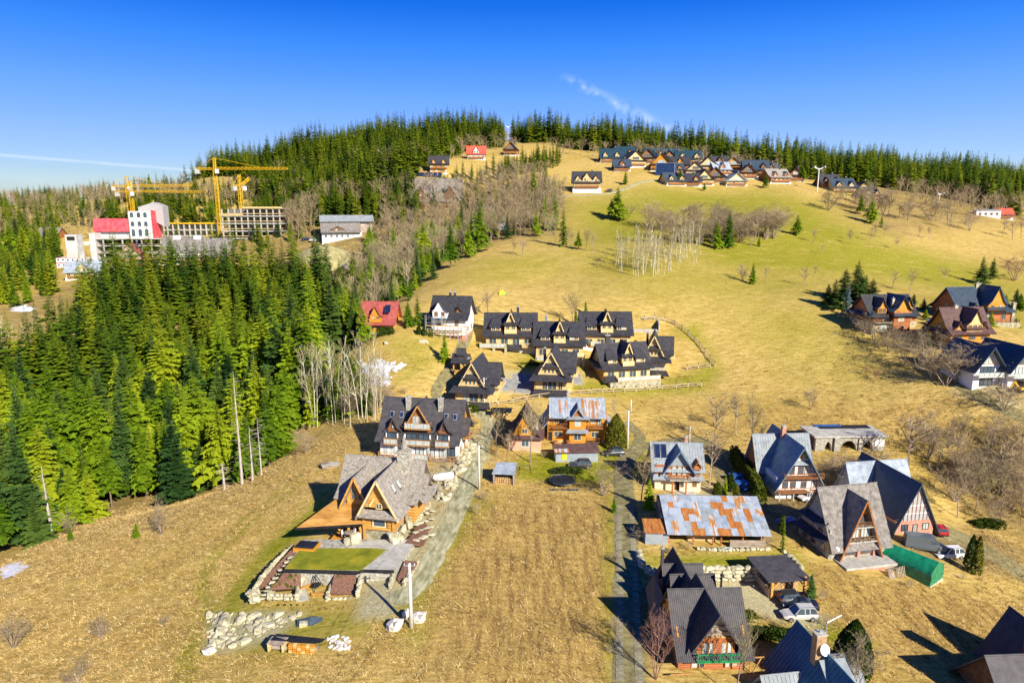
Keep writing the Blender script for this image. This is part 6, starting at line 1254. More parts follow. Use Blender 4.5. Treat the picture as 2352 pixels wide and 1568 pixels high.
far_house(1008, 400, 'timber hill house with black roof and two dormers among the spruces', 12, 6.2, 5, 4, M_ANTH, M_ORANGE, 2); far_house(928, 414, 'small dark hill house half hidden by the spruces', 11, 3.4, 4.4, 20, M_ANTH, M_BROWNW, 0)
GC = 'hill houses of the cluster under the ridge'
cl = [(1412,378,17,4,6.5,'ridge',8,'topmost left hill house with teal roof'),(1440,366,15,4,6,'ridge',-4,'hill house with teal roof at the upper left of the cluster'),(1462,388,17,5,6.5,'gable',4,'gabled timber hill house in the upper left of the cluster'),(1428,392,12,3.5,5,'ridge',4,'low dark hill house at the left foot of the cluster'),(1502,372,16,4,6,'ridge',0,'teal-roofed hill house in the middle of the top row'),
      (1512,392,16,5.5,7.5,'gable',-2,'tall gabled timber hill house behind the solar wall'),(1540,396,13,4.5,6,'gable',4,'gabled timber hill house right of the solar wall'),(1553,368,17,4,6,'ridge',-6,'large teal-roofed hill house at the top centre of the cluster'),(1585,378,20,4.5,6,'ridge',2,'widest teal-roofed hill house of the top row'),(1548,404,14,3.5,4,'ridge',0,'dark hill house just above the lower row'),
      (1622,396,15,5,6,'gable',6,'gabled hill house with blue glazing at the right of the top row'),(1645,392,13,4,5.5,'ridge',-4,'dark hill house beside the white ski-lift pylon'),(1560,425,15,3.6,5,'ridge',3,'lowest left dark hill house at the meadow edge'),(1588,430,15,3.6,5,'ridge',-3,'second dark hill house from the left in the lowest row'),(1618,424,14,4.4,6,'gable',2,'third house of the lowest row, gabled'),(1640,421,14,4.4,6,'gable',-3,'fourth house of the lowest row, gabled'),(1686,424,15,3.8,5,'gable',0,'dark house with a pale court at the right of the lowest row'),
      (1692,394,14,5,5.5,'gable',-5,'pale hill house with grey roof between the two groups'),(1742,413,18,6,6.5,'ridge',-6,'large brown timber inn right of the cluster'),(1795,421,17,4.5,5.5,'ridge',5,'grey-roofed house right of the large brown inn'),(1790,402,13,4,5,'gable',4,'house behind the grey-roofed one, near its chimney'),(1868,398,13,5,5.5,'gable',-6,'white-fronted house behind the tall white pylon'),(1825,390,11,4,5,'ridge',6,'small house under the trees right of the cluster'),
      (1916,432,14,4.5,5.5,'ridge',3,'brown-roofed house at the left of the hillside hamlet'),(1945,446,17,4.5,5.5,'ridge',-8,'hillside house with lime-green basement'),(1985,445,13,4,5,'gable',4,'dark hillside house right of the lime-green basement'),(2002,462,14,4,5,'ridge',10,'lowest dark house of the hillside hamlet'),(1482,380,14,4.5,6,'gable',0,'gabled timber hill house between the top row and the solar wall'),(1530,380,14,4.5,6,'gable',3,'gabled brown hill house just above the solar wall'),(1568,394,13,4,5.5,'ridge',2,'dark hill house in the middle of the cluster'),(1600,404,14,4.5,5.5,'gable',-3,'gabled hill house above the lowest row'),(1660,404,13,4,5,'ridge',4,'dark hill house above the pale court'),(1715,408,13,4.5,5,'gable',4,'brown gabled house left of the large inn'),(1765,404,12,4,5,'ridge',-3,'dark house behind the large brown inn'),(1835,412,12,4,5,'gable',0,'brown gabled house left of the tall white pylon'),(1600,366,15,4,5.5,'ridge',4,'teal-roofed hill house at the upper right of the top row')]
for i, (px, py, w_, ev, rs, fr, yw, lab) in enumerate(cl):
    w_, ev, rs = w_ * .94, ev * .92, rs * .94; px += (i * 37 % 17) - 8; py += (i * 23 % 9) - 4; yw += (i * 41 % 29) - 14
    far_house(px, py, lab, w_, ev, rs, yw, M_TEAL if 'teal' in lab else M_GALV if 'pale' in lab else M_SHING if 'grey' in lab else M_ANTH if i % 3 else M_BLUEGREY, M_WHITE if 'white-fronted' in lab else (M_BROWNW if 'brown' in lab or i % 4 == 3 else M_ORANGE if i % 2 else M_PALEWOOD), 2 if w_ > 12.5 else 1, GC, 1.0, fr, M_LIME if 'lime' in lab else M_WHITE)
p = P(1528, 404, tmin=200); o = thing('solar_wall', p, 0, 'big dark solar panel rack standing in front of the hill cluster', 'solar panels')
for i in range(6):
    for j in range(4): part('solar_panel', MB().slab([Vector((-5.8 + i * 1.95, .1 * j, .4 + j * 1.9)), Vector((-3.95 + i * 1.95, .1 * j, .4 + j * 1.9)), Vector((-3.95 + i * 1.95, .1 * j + .1, 2.2 + j * 1.9)), Vector((-5.8 + i * 1.95, .1 * j + .1, 2.2 + j * 1.9))], .08), M_SOLAR, o)
part('rack', MB().box(-6, 6, .5, .7, -2, 8).box(-6, -5.8, .4, 2, -2, 6).box(5.8, 6, .4, 2, -2, 6), M_STEEL, o)
far_house(2335, 428, 'pale blue-roofed house at the far right edge below the ridge', 14, 4, 4, 5, M_GALV, M_WHITE, 0); 
o = far_house(2308, 503, 'small red-roofed white house beside the long white screen at the right', 9, 3, 3.2, -8, M_REDBRIGHT, M_WHITE, 0)
p = P(2272, 498, tmin=200); o = thing('white_hall', p, R(-10), 'long low white hall beside the small red-roofed house', 'hall'); wall(o, -7, 6, 0, 5, -4, 3.6, M_WHITE); part('roof', MB().slab([Vector((-7.2, -.3, 3.65)), Vector((6.2, -.3, 3.65)), Vector((6.2, 5.3, 4.4)), Vector((-7.2, 5.3, 4.4))], .15), M_LIGHTMET, o)
for x in (-5, -2, 1, 4): win(o, x, 1, 1.4, 1.4)
# ---- woodland inn with pale roof, old roofs in the trees
p = P(800, 548, tmin=200); o = thing('woodland_inn', p, R(16), 'long grey inn with pale metal roof and a shingled lower wing in the leafless wood', 'inn')
wall(o, -13, 13, 6, 16, -4, 9, M_GREYW); roof(o, -13, 13, 5, 17, 9, 2.6, M_LIGHTMET, 'x', 1, .8, 'plain', kick=False); wall(o, -13, 7, 0, 6, -4, 3.0, M_WHITE, 'lower_wall'); roof(o, -13, 6, -1, 10, 3.6, 4.2, M_SHING2, 'x', 1, .5, 'plain', sides=(-1,))
for i in range(9): win(o, -11 + i * 2.7, 6.6, 1.4, 1.5, '-y', 6, m=M_WFRAME); 
for i in range(6): win(o, -11 + i * 2.7, .6, 1.3, 1.4, '-y', 0, m=M_WFRAME)
dormer(o, -5, 6, 3.6, 5.2, 1.2, -.4, 5, M_DARKW, M_SHING2, 4)
for s in (-13, 12.8): gable(o, 5, 17, s, 9, 2.5, M_ORANGE, 'x', kick=False)
far_house(1000, 478, 'broad old shingled roof hidden in the leafless wood', 34, 4, 13, 6, M_SHING2, M_DARKW, 2, d=22); far_house(1120, 505, 'small shingled house among the bare trees', 10, 3, 5, 0, M_SHING2, M_DARKW, 0)
far_house(886, 585, 'small house with dark red roof below the woodland inn', 9, 3, 4.2, 20, M_BROWN, M_BROWNW, 0, front='gable'); far_house(1096, 556, 'little red-brown house half hidden behind a tall spruce', 7, 2.6, 3.4, 10, M_REDROOF, M_WHITE, 0); far_house(1146, 540, 'grey tin-roofed hut near the meadow brow', 6, 3, 2.6, 0, M_GALV, M_GREYW, 0)
far_house(190, 640, 'blue-grey metal roofed house below the white site offices', 15, 3.4, 4.6, 16, M_GALV, M_CREAM, 1); o = far_house(300, 615, 'old hall with faded red roof in front of the building site', 17, 4, 8, 20, M_REDROOF, M_GREYW, 0, front='gable'); far_house(105, 553, 'brown-roofed house on the far left slope', 15, 3, 5, -6, M_SHING2, M_BROWNW, 0)
o = far_house(446, 604, 'long old hotel roof with a row of small dormers before the cranes', 36, 3.4, 8.5, 4, M_SHING2, M_GREYW, 0, d=15)
for i in range(8): dormer(o, -14 + i * 4.0, 1.5, 3.9, 5.3, .9, -.6, 5, M_WHITE, M_SHING2, 1)
for x in (-12, -2): part('white_chimney', MB().box(x, x + 3.6, 7, 8.4, 10, 13.4), M_WHITE, o)
# ================================================================ roads, gardens, walls
def PZ(px, py, z):
    d = pixdir(px, py); t = (z - CAMZ) / d.z; return Vector((d.x * t, d.y * t, z))
def smooth(pts, n=8):
    out_ = []; k = len(pts)
    for i in range(k - 1):
        p0, p1, p2, p3 = pts[max(i-1, 0)], pts[i], pts[i+1], pts[min(i+2, k-1)]
        for j in range(n):
            t = j / n; out_.append(tuple(.5 * ((2*b) + (c-a)*t + (2*a-5*b+4*c-d)*t*t + (-a+3*b-3*c+d)*t**3) for a, b, c, d in zip(p0[:2], p1[:2], p2[:2], p3[:2])))
    return out_ + [tuple(pts[-1][:2])]
def ribbon(name, pxs, width, m, lift=.05, jitter=.25, pts=None):
    """a track draped over the ground"""
    c = smooth(pts or W(pxs)); r = random.Random(len(c)); V, F = [], []; k = 6
    for i, (x, y) in enumerate(c):
        a, b = c[max(i - 1, 0)], c[min(i + 1, len(c) - 1)]; dx, dy = b[0] - a[0], b[1] - a[1]; L = math.hypot(dx, dy) + 1e-9; w_ = width / 2 * (1 + r.uniform(-jitter, jitter) * .5)
        for j in range(k + 1): s = (j / k * 2 - 1) * w_; V.append((x - dy / L * s, y + dx / L * s))
    V = np.array(V); z = zf(V[:, 0], V[:, 1]) + lift; z[0::k+1] -= .12; z[k::k+1] -= .12
    for i in range(len(c) - 1):
        for j in range(k): q = i * (k + 1) + j; F.append((q, q + 1, q + k + 2, q + k + 1))
    o = link(name, np_mesh(name, np.c_[V, z], np.array(F), m, True)); o['kind'] = 'structure'; return o
road = ribbon('gravel_road', [(905,1385),(965,1330),(1010,1250),(1050,1170),(1082,1095),(1100,1040),(1116,1000),(1122,968),(1085,935)], 4.2, M_GRAVELRD)
lane = ribbon('lane', [(1090,975),(1030,935),(1002,905),(1015,875),(1045,828),(1066,785),(1078,755)], 3.4, M_ROADM, .06)
field_lane = ribbon('field_lane', [(1446,1600),(1444,1480),(1442,1380),(1438,1250),(1436,1160),(1432,1105),(1436,1062),(1462,1030),(1500,1022)], 4.6, M_ROADM, .05)
ribbon('farm_track', [(1436,1062),(1470,1010),(1455,985),(1438,968)], 3.0, M_ROADM, .07); ribbon('yard_track', [(1500,1022),(1600,1010),(1640,1040),(1660,1090),(1700,1140),(1780,1165),(1880,1180)], 4.5, M_ROADM, .05)
ribbon('house_track', [(2060,1210),(2180,1225),(2260,1262),(2352,1320),(2420,1370)], 6.0, M_ROADM, .05); ribbon('hedge_track', [(2190,875),(2260,915),(2352,960),(2400,985)], 4.0, M_ROADM, .06); ribbon('hill_path', [(1270,452),(1400,444),(1470,420),(1520,414)], 3.0, M_GRAVELRD, .1)
ribbon('car_park', [(1120,880),(1200,882),(1280,868),(1335,872)], 6.5, M_ASPH, .08); ribbon('chalet_drive', [(1205,880),(1200,900),(1200,860)], 5.0, M_ASPH, .09)
# the two rows of concrete slabs in the field lane
_sl = MB().box(-.42, .42, -.48, .48, -.1, .05).mesh('concrete_slab', M_SLABS); c = smooth(W([(1446,1575),(1444,1480),(1442,1380),(1438,1250),(1436,1160)]), 40); acc = 0; prev = c[0]
for x, y in c:
    acc += math.hypot(x - prev[0], y - prev[1]); dx, dy = x - prev[0], y - prev[1]; prev_ = prev; prev = (x, y)
    if acc < 1.02: continue
    acc = 0; a = math.atan2(dy, dx) - math.pi / 2
    for s in (-1, 1):
        X, Y = x + math.cos(a) * s * 1.05, y + math.sin(a) * s * 1.05; sl = link('concrete_slab', _sl, field_lane, (X, Y, zg(X, Y) + .05)); sl.rotation_euler = (0, 0, a + rng.uniform(-.05, .05))

# stones
def stone_mesh(seed, m, sub=2, flat=1.0):
    r = random.Random(seed); bm = bmesh.new(); bmesh.ops.create_cube(bm, size=1.0); bmesh.ops.subdivide_edges(bm, edges=bm.edges[:], cuts=1, use_grid_fill=True)
    cut = [(Vector((r.uniform(-1, 1), r.uniform(-1, 1), r.uniform(-.4, 1))).normalized(), r.uniform(.34, .48)) for _ in range(7)]
    for v in bm.verts:
        k = v.co.length; v.co = v.co * (1 - .14 * max(0, k - .5) / .366) * r.uniform(.88, 1.1); v.co += Vector((r.uniform(-.06, .06), r.uniform(-.06, .06), r.uniform(-.05, .05)))
        for nn, dd in cut:
            q = v.co.dot(nn)
            if q > dd: v.co -= nn * (q - dd)
    me = bpy.data.meshes.new('stone'); bm.to_mesh(me); bm.free(); me.materials.append(m); return me
ST = [stone_mesh(i, M_STONE) for i in range(6)]; STW = [stone_mesh(40 + i, M_WSTONE) for i in range(3)]
def put_stone(name, parent, loc, size, rz, meshes=ST, tilt=.06):
    o = link(name, rng.choice(meshes), parent, loc); o.scale = size; o.rotation_euler = (rng.uniform(-tilt, tilt), rng.uniform(-tilt, tilt), rz); return o
def stone_row(parent, pts, h, size=.8, thick=.7, meshes=ST, zoff=0.0, z_abs=None):
    """a dry wall: every stone an object, laid in courses along a line"""
    n = max(1, round(h / (size * .62))); hh = h / n
    for j in range(n):
        for (x0, y0), (x1, y1) in zip(pts[:-1], pts[1:]):
            L = math.hypot(x1 - x0, y1 - y0); a = math.atan2(y1 - y0, x1 - x0); s = rng.uniform(-.4, 0) * size
            while s < L - .15:
                w_ = size * rng.uniform(.7, 1.5); m_ = min(max(s + w_ / 2, 0), L); X, Y = x0 + math.cos(a) * m_, y0 + math.sin(a) * m_
                z = (zg(X, Y) if z_abs is None else z_abs) + zoff + hh * (j + .5); put_stone('stone', parent, (X + rng.uniform(-.06, .06), Y + rng.uniform(-.06, .06), z), (w_ * 1.04, thick * rng.uniform(.9, 1.15), hh * rng.uniform(1.0, 1.15)), a, meshes); s += w_
w_ = thing('retaining_wall', P(1675, 1332), 0, 'pale stone retaining wall between the gravel car park and the grass terrace', 'wall')
def rel(o, pts): return [(p[0] - o.location.x, p[1] - o.location.y) for p in pts]
def stones_world(o, pts, h, size, thick, zoff=0.0, meshes=ST):
    q = rel(o, pts); n = max(1, round(h / (size * .62))); hh = h / n
    for j in range(n):
        for (x0, y0), (x1, y1) in zip(q[:-1], q[1:]):
            L = math.hypot(x1 - x0, y1 - y0); a = math.atan2(y1 - y0, x1 - x0); s = rng.uniform(-.4, 0) * size
            while s < L - .15:
                ww = size * rng.uniform(.7, 1.5); m_ = min(max(s + ww / 2, 0), L); X, Y = x0 + math.cos(a) * m_, y0 + math.sin(a) * m_
                z = zg(X + o.location.x, Y + o.location.y) - o.location.z + zoff + hh * (j + .5); put_stone('stone', o, (X, Y, z), (ww * 1.04, thick * rng.uniform(.9, 1.15), hh * rng.uniform(1.0, 1.15)), a, meshes); s += ww
stones_world(w_, [tuple(P(*q))[:2] for q in [(1600,1334),(1640,1333),(1690,1333),(1740,1332)]], 2.3, 1.0, .8)
stones_world(w_, [tuple(P(*q))[:2] for q in [(1466,1276),(1473,1300),(1490,1318),(1520,1330)]], 1.2, .9, .9)
stones_world(w_, [tuple(P(*q))[:2] for q in [(1800,1270),(1822,1286),(1845,1312)]], .6, .8, .7); stones_world(w_, [tuple(P(*q))[:2] for q in [(1600,1262),(1660,1266),(1765,1262)]], .5, .7, .7)

# ---- the stone garden of the log house
gd = thing('stone_garden', (0, 0, 0), 0, 'terraced stone garden with lawn, mulch beds and fire pit in front of the log house', 'garden')
ZL, ZB = 1.1, -1.4
def plate(name, pxs, z, m, depth=.35, parent=gd, slope=None):
    q = [PZ(x, y, z if slope is None else slope[i]) for i, (x, y) in enumerate(pxs)]
    n = (q[1] - q[0]).cross(q[2] - q[0])
    if n.z < 0: q = q[::-1]
    return part(name, MB().slab(q, depth), m, parent)
plate('terrace_fill', [(652,1308),(826,1313),(906,1311),(958,1238),(700,1238)], ZL - .06, M_STONE2, 3.2)
plate('lawn', [(654,1304),(830,1308),(886,1262),(862,1258),(692,1258)], ZL + .08, M_LAWN, .1); plate('patio', [(826,1311),(904,1309),(958,1237),(842,1240),(800,1256),(872,1256),(892,1262)], ZL + .03, M_CONC, .06)
plate('bed', [(619,1354),(690,1350),(690,1318),(652,1314)], ZB + 1.0, M_MULCH, .4, slope=[ZB + .9, ZB + .9, ZB + 2.1, ZB + 2.1]); plate('bed', [(758,1362),(815,1364),(818,1320),(768,1318)], ZB + 1, M_MULCH, .4, slope=[ZB + .9, ZB + .9, ZB + 2.1, ZB + 2.1])
plate('bed', [(590,1346),(608,1346),(690,1262),(668,1262)], 0, M_MULCH, .4, slope=[-1.0, -1.0, .9, .9]); plate('bed', [(912,1330),(925,1345),(958,1290),(930,1285)], 0, M_MULCH, .4, slope=[.2, 0, 1.2, 1.2]); plate('bed', [(930,1246),(972,1250),(985,1222),(948,1225)], 1.2, M_MULCH, .3); plate('bed', [(962,1232),(990,1212),(975,1200),(950,1212)], 1.25, M_MULCH, .3)
plate('fire_pit_floor', [(680,1378),(752,1378),(770,1345),(690,1343)], ZB + .1, M_CONC, .3); plate('yard_floor', [(826,1395),(905,1380),(890,1335),(830,1335)], ZB + .1, mat('gravel_yard', (.36,.34,.2), (.6,.58,.42), 3, .95, .02), .4)
def gline(pxs, z): return [tuple(PZ(x, y, z))[:2] for x, y in pxs]
def gwall(pxs, z0, h, size=.62, thick=.5, meshes=ST): stone_row(gd, gline(pxs, z0), h, size, thick, meshes, 0, z0)
gwall([(617,1376),(680,1377)], ZB - .1, .95); gwall([(750,1385),(822,1387)], ZB - .1, .95); gwall([(690,1342),(765,1344)], ZB, 2.4); gwall([(617,1376),(650,1330)], ZB - .1, 1.0, .6)
gwall([(752,1384),(768,1345)], ZB, 1.2, .6); gwall([(682,1376),(692,1345)], ZB, 1.2, .6); gwall([(822,1387),(832,1340)], ZB, 2.2, .6); gwall([(897,1372),(905,1345)], ZB, 2.2, .7)
gwall([(574,1378),(600,1335),(640,1290),(672,1262)], -.9, .9, .6); gwall([(928,1352),(962,1300)], -.4, 1.2, .7); gwall([(574,1378),(595,1380)], ZB - .2, 1.5, 1.2, .8)
for i in range(11):
    f = i / 10; a, b = PZ(600 + f * 70, 1374 - f * 95, -1.3 + 2.2 * f), 0; put_stone('step', gd, a, (1.3, .55, .25), .25, ST, .02)
for i in range(13): x = 640 + i * 14.5; f = part('garden_shrub', MB().bar(PZ(x, 1388, ZB - .2), PZ(x, 1388, ZB + .35), .14, .02, 5), M_HEDGE, gd)
r_g = random.Random(3)
for i in range(26):
    x, y = r_g.uniform(625, 688), r_g.uniform(1318, 1350)
    if i % 2: x, y = r_g.uniform(762, 814), r_g.uniform(1322, 1360)
    a = PZ(x, y, ZB + .9 + 1.2 * (1355 - y) / 38); part('garden_shrub', MB().bar(a, a + Vector((0, 0, .35)), .2, .03, 5), M_HEDGE, gd)
part('lawn_railing', (lambda m: [m.beam(PZ(a, b, ZL + .35), PZ(c, d, ZL + .35), .09, .4) for a, b, c, d in ((650,1309,826,1314),(826,1314,834,1310),(834,1310,905,1312))] and m)(MB()), M_BLACK, gd)
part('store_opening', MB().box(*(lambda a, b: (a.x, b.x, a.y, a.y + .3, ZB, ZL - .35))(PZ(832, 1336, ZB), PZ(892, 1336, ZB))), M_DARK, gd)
part('concrete_wing_wall', MB().slab([PZ(824,1352,ZB), PZ(836,1336,ZB), PZ(836,1336,ZB) + Vector((0, 0, 2.3)), PZ(824,1352,ZB) + Vector((0, 0, 2.3))], .3), M_CONC, gd)
for px, py, z, s in ((815,1243,1.1,(1.8,1.3,2.0)),(800,1246,1.1,(1.4,1,1.3)),(902,1244,1.1,(1.9,1.2,2.2)),(918,1240,1.1,(1.2,1,1.5)),(925,1222,1.2,(1.6,1,1.4)),(938,1205,1.2,(1.1,.9,2.4)),(950,1192,1.2,(1.3,.9,2.3)),(958,1172,1.2,(1.5,1,1.2)),(940,1180,1.2,(1.6,.8,1.0)),(972,1160,1.2,(1.4,.9,1.0)),(985,1170,1,(1.6,.9,.6)),(585,1372,-1.6,(2.0,1.4,1.6)),(688,1338,-.6,(1.4,1.1,1.3)),(775,1185,1.0,(1.6,1.2,1.6)),(760,1192,1,(1.1,.9,1.0))): put_stone('boulder', gd, PZ(px, py, z) + Vector((0, 0, s[2] * .3)), s, rng.uniform(0, 3), ST, .2)
for i in range(16): x = 955 + (i % 4) * 12 + rng.uniform(-4, 4); y = 1240 - i * 4.5; put_stone('paving_stone', gd, PZ(x, y, 1.15) + Vector((0, 0, .05)), (1.2, .8, .3), rng.uniform(-.5, .5), ST, .04)
def small(name, px, py, z, rz, label, cat): return thing(name, PZ(px, py, z), rz, label, cat)
o = small('hot_tub', 705, 1256, ZL, -.15, 'square hot tub with black cover at the left end of the lawn', 'hot tub'); part('tub', MB().box(-1.6, 1.6, -1.2, 1.2, -.3, .35), M_ORANGE, o); part('cover', MB().box(-1.4, 1.4, -1.0, 1.0, .36, .48), M_BLACK, o)
o = small('fire_bowl', 727, 1354, ZB + .1, 0, 'black fire bowl hanging from a tripod in the sunken stone court', 'fire pit')
for i in range(3): a = 2.1 * i + .5; part('leg', MB().bar((1.1 * math.cos(a), 1.1 * math.sin(a), 0), (0, 0, 2.3), .05), M_BLACK, o)
part('bowl', MB().bar((0, 0, .45), (0, 0, .8), .3, .65, 12).bar((0, 0, .8), (0, 0, 2.2), .03), M_BLACK, o)
for px, py, rz, lab in ((703,1352,.7,'orange log bench left of the fire bowl'),(735,1370,0,'orange log bench in front of the fire bowl')):
    o = small('garden_bench', px, py, ZB + .1, rz, lab, 'bench'); part('seat', MB().box(-1.1, 1.1, -.22, .22, .38, .5), M_HONEY, o)
    for s in (-.8, .8): part('leg', MB().box(s - .12, s + .12, -.18, .18, 0, .38), M_HONEY, o)
o = small('garden_table', 803, 1232, ZL, 0, 'round patio table under the terrace roof', 'table'); part('top', MB().bar((0, 0, .7), (0, 0, .76), .75, n=14), M_GREYW, o); part('stem', MB().bar((0, 0, 0), (0, 0, .7), .1), M_GREYW, o)
for px, py, rz in ((790,1230,1.5),(812,1226,-.8)):
    o = small('patio_chair', px, py, ZL, rz, 'white patio chair ' + ('left' if px < 800 else 'right') + ' of the round table', 'chair'); part('seat', MB().box(-.28, .28, -.28, .28, .4, .48), M_WHITE, o); part('backrest', MB().box(-.28, .28, .22, .3, .48, .95), M_WHITE, o)
    for sx in (-.24, .24):
        for sy in (-.24, .24): part('leg', MB().bar((sx, sy, 0), (sx, sy, .4), .03), M_WHITE, o)
o = small('green_bin', 858, 1338, ZB + .1, 0, 'green crate at the woodstore under the patio', 'bin'); part('body', MB().box(-.55, .55, -.9, -.2, 0, 1.1), M_GREENP, o); part('lid', MB().box(-.6, .6, -.95, -.15, 1.1, 1.2), M_GREENP, o)
o = small('log_pile', 877, 1339, ZB + .1, 0, 'firewood stacked in the store under the patio', 'log pile')
for i in range(5):
    for j in range(5): part('log', MB().bar((-.9 + i * .4 + .2 * (j % 2), -.9, .2 + j * .3), (-.9 + i * .4 + .2 * (j % 2), -.2, .2 + j * .3), .18, n=7), M_FIREW, o)
o = small('robot_mower', 809, 1404, -1.3, .3, 'lime green mower parked below the garden wall', 'mower'); part('body', MB().box(-.7, .7, -.35, .35, .1, .4).box(-.45, .5, -.3, .3, .4, .55), M_LIME, o); part('deck', MB().box(-.75, .75, -.4, .4, .02, .1), M_BLACK, o)
# gas tank and the rockery on the road side of the white guest house
p = P(1018, 1105, .9); o = thing('gas_tank', p, .3, 'white horizontal gas tank on the rockery beside the log house', 'tank'); mb = MB(); prof = [(-1.9, .15), (-1.8, .5), (-1.5, .75), (1.5, .75), (1.8, .5), (1.9, .15)]
for (a, ra), (b, rb) in zip(prof[:-1], prof[1:]): mb.bar((a, 0, 0), (b, 0, 0), ra, rb, 14)
part('vessel', mb, M_WHITE, o, None, True); [part('foot', MB().box(s - .12, s + .12, -.5, .5, -1.0, -.6), M_CONC, o) for s in (-1, 1)]
rk = thing('rockery', P(1050, 1070), 0, 'rockery of pale boulders along the road beside the white guest house', 'rockery')
for i in range(110):
    f = rng.random(); px = 1092 - 70 * f + rng.uniform(-24, 10); py = 1015 + 130 * f + rng.uniform(-8, 8); p = P(px, py); s = rng.uniform(.5, 1.4); put_stone('stone', rk, p - rk.location + Vector((0, 0, s * .2)), (s * 1.2, s, s * .8), rng.uniform(0, 3), ST, .3)
# quarry heap and boulders in the lower left
hp = thing('rock_heap', P(590, 1450), 0, 'spread heap of pale quarry stones below the stone garden', 'rock heap')
for i in range(290):
    px, py = rng.uniform(478, 690), rng.uniform(1408, 1492)
    if py > 1408 + (690 - px) * .42 + 12: continue
    p = P(px, py); s = rng.choice((.2, .25, .3, .35, .45, .6, .9)) * rng.uniform(.8, 1.3); put_stone('stone', hp, p - hp.location + Vector((0, 0, s * .2)), (s * 1.4, s, s * .6), rng.uniform(0, 3), ST, .3)
for px, py, s in ((515,1432,(2.2,1.7,1.6)),(508,1450,(2.0,1.4,1.0)),(552,1425,(1.9,1.4,.9)),(583,1416,(1.8,1.3,.8)),(600,1425,(2,1.2,.7)),(640,1412,(1.6,1.0,.6)),(618,1436,(1.8,1.2,.6))): put_stone('stone', hp, P(px, py) - hp.location + Vector((0, 0, s[2] * .3)), s, rng.uniform(0, 3), ST, .2)
for px, py, s, lab in ((907,1442,(1.9,1.7,1.7),'big white boulder left of the pale pole'),(960,1424,(2.1,1.5,1.5),'biggest white boulder, right behind the pale pole'),(936,1416,(1.4,1.3,1.5),'white boulder between the other two at the pale pole'),(483,1497,(1.7,1.4,.8),'flat round white stone at the lower end of the rock heap'),(800,617,(9,6,4),'grey rock ledge under the spoil mound')):
    p = P(px, py); o = link('boulder', rng.choice(STW), None, p + Vector((0, 0, s[2] * .28))); o.scale = s; o.rotation_euler = (.1, .05, rng.uniform(0, 3)); tag(o, lab, 'boulder')
rb = thing('rubble_heap', P(778, 1475), 0, 'small heap of whitish rubble right of the timber pallets', 'rubble heap')
for i in range(46): p = P(rng.uniform(755, 802), rng.uniform(1462, 1492)); s = rng.uniform(.2, .6); put_stone('stone', rb, p - rb.location + Vector((0, 0, .1)), (s * 1.3, s, s * .7), rng.uniform(0, 3), STW, .3)
o = thing('timber_pallets', P(690, 1485), -.1, 'stack of timber, pallets and dark tarpaulin below the rock heap', 'timber stack')
for i in range(9): part('plank', MB().box(-3.2 + (i % 2) * .15, 2.4, -.9 + .2 * (i % 3), -.75 + .2 * (i % 3), .15 + .13 * (i // 3), .27 + .13 * (i // 3)), M_GREYW, o)
for i in range(7): part('slat', MB().box(-3.5 + i * .3, -3.28 + i * .3, -1.3, .2, 1.0, 1.06), M_GREYW, o)
for x in (-3.4, -1.7): part('pallet_block', MB().box(x, x + .2, -1.3, .2, .05, 1.0), M_PALEWOOD, o)
for i in range(6):
    for j in range(3): part('crate', MB().box(-.9 + i * .52, -.45 + i * .52, -1.3 + j * .05, -.8, .1 + j * .34, .4 + j * .34), M_ORANGE if (i + j) % 3 else M_PALEWOOD, o)
part('tarpaulin', MB().slab([Vector((-3.3, -.6, 1.15)), Vector((2.6, -.5, 1.1)), Vector((2.8, .7, .8)), Vector((-3.2, .8, 1.0))], .08), M_BLACK, o)
p = P(712, 1428); o = thing('tarpaulin_heap', p, .2, 'grey-blue tarpaulin thrown over stones below the garden', 'tarpaulin'); part('sheet', MB().add([(-1.6, -.7, 0), (0, -.9, .1), (1.5, -.6, 0), (-1.5, .2, .45), (.1, 0, .7), (1.5, .3, .4), (-1.3, .9, .05), (.3, 1.0, .2), (1.4, .9, 0)], [(0,1,4,3),(1,2,5,4),(3,4,7,6),(4,5,8,7)]), M_BLUEGREY, o); part('stone', MB().box(-1.2, -.2, -.9, -.2, -.1, .45), M_STONE, o)
o = thing('wood_store', P(760, 1072), .2, 'low plank stack with pale lid at the wood edge behind the log house', 'wood stack'); [part('plank', MB().box(-1.6, 1.6, -.6 + .25 * i, -.4 + .25 * i, 0, .6), M_GREYW, o) for i in range(5)]; part('lid', MB().box(-1.8, 1.6, -.8, .9, .62, .7), M_CONC, o)

for px, py, s, lab in ((973,786,(2.8,1.2,1.2),'grey stone slab on the grass below the scaffolded house'),(887,790,(1.3,1.1,1.0),'pale rock on the grass below the red-roofed house')):
    p = P(px, py); o = link('boulder', rng.choice(ST), None, p + Vector((0, 0, .3))); o.scale = s; o.rotation_euler = (0, 0, rng.uniform(-.3, .3)); tag(o, lab, 'boulder')
o = thing('garden_shed', P(843, 772), R(-4), 'low garden shed with grey tin roof below the red-roofed house', 'shed'); part('body', MB().box(-2.8, 2.8, 0, 2.6, -1.5, 1.5), M_GREYW, o); part('roof', MB().slab([Vector((-3.4, -.5, 1.4)), Vector((3.2, -.5, 1.4)), Vector((3.0, 3, 2.4)), Vector((-3.0, 3, 2.4))], .1), M_GALV, o)
o = thing('covered_woodpile', P(1151, 958), R(-6), 'woodpile under a dark cover beside the junction of the lane', 'woodpile'); part('cover', MB().slab([Vector((-2.4, -.8, 1.5)), Vector((2.4, -.8, 1.5)), Vector((2.4, 1, 2.0)), Vector((-2.4, 1, 2.0))], .15), M_BLACK, o)
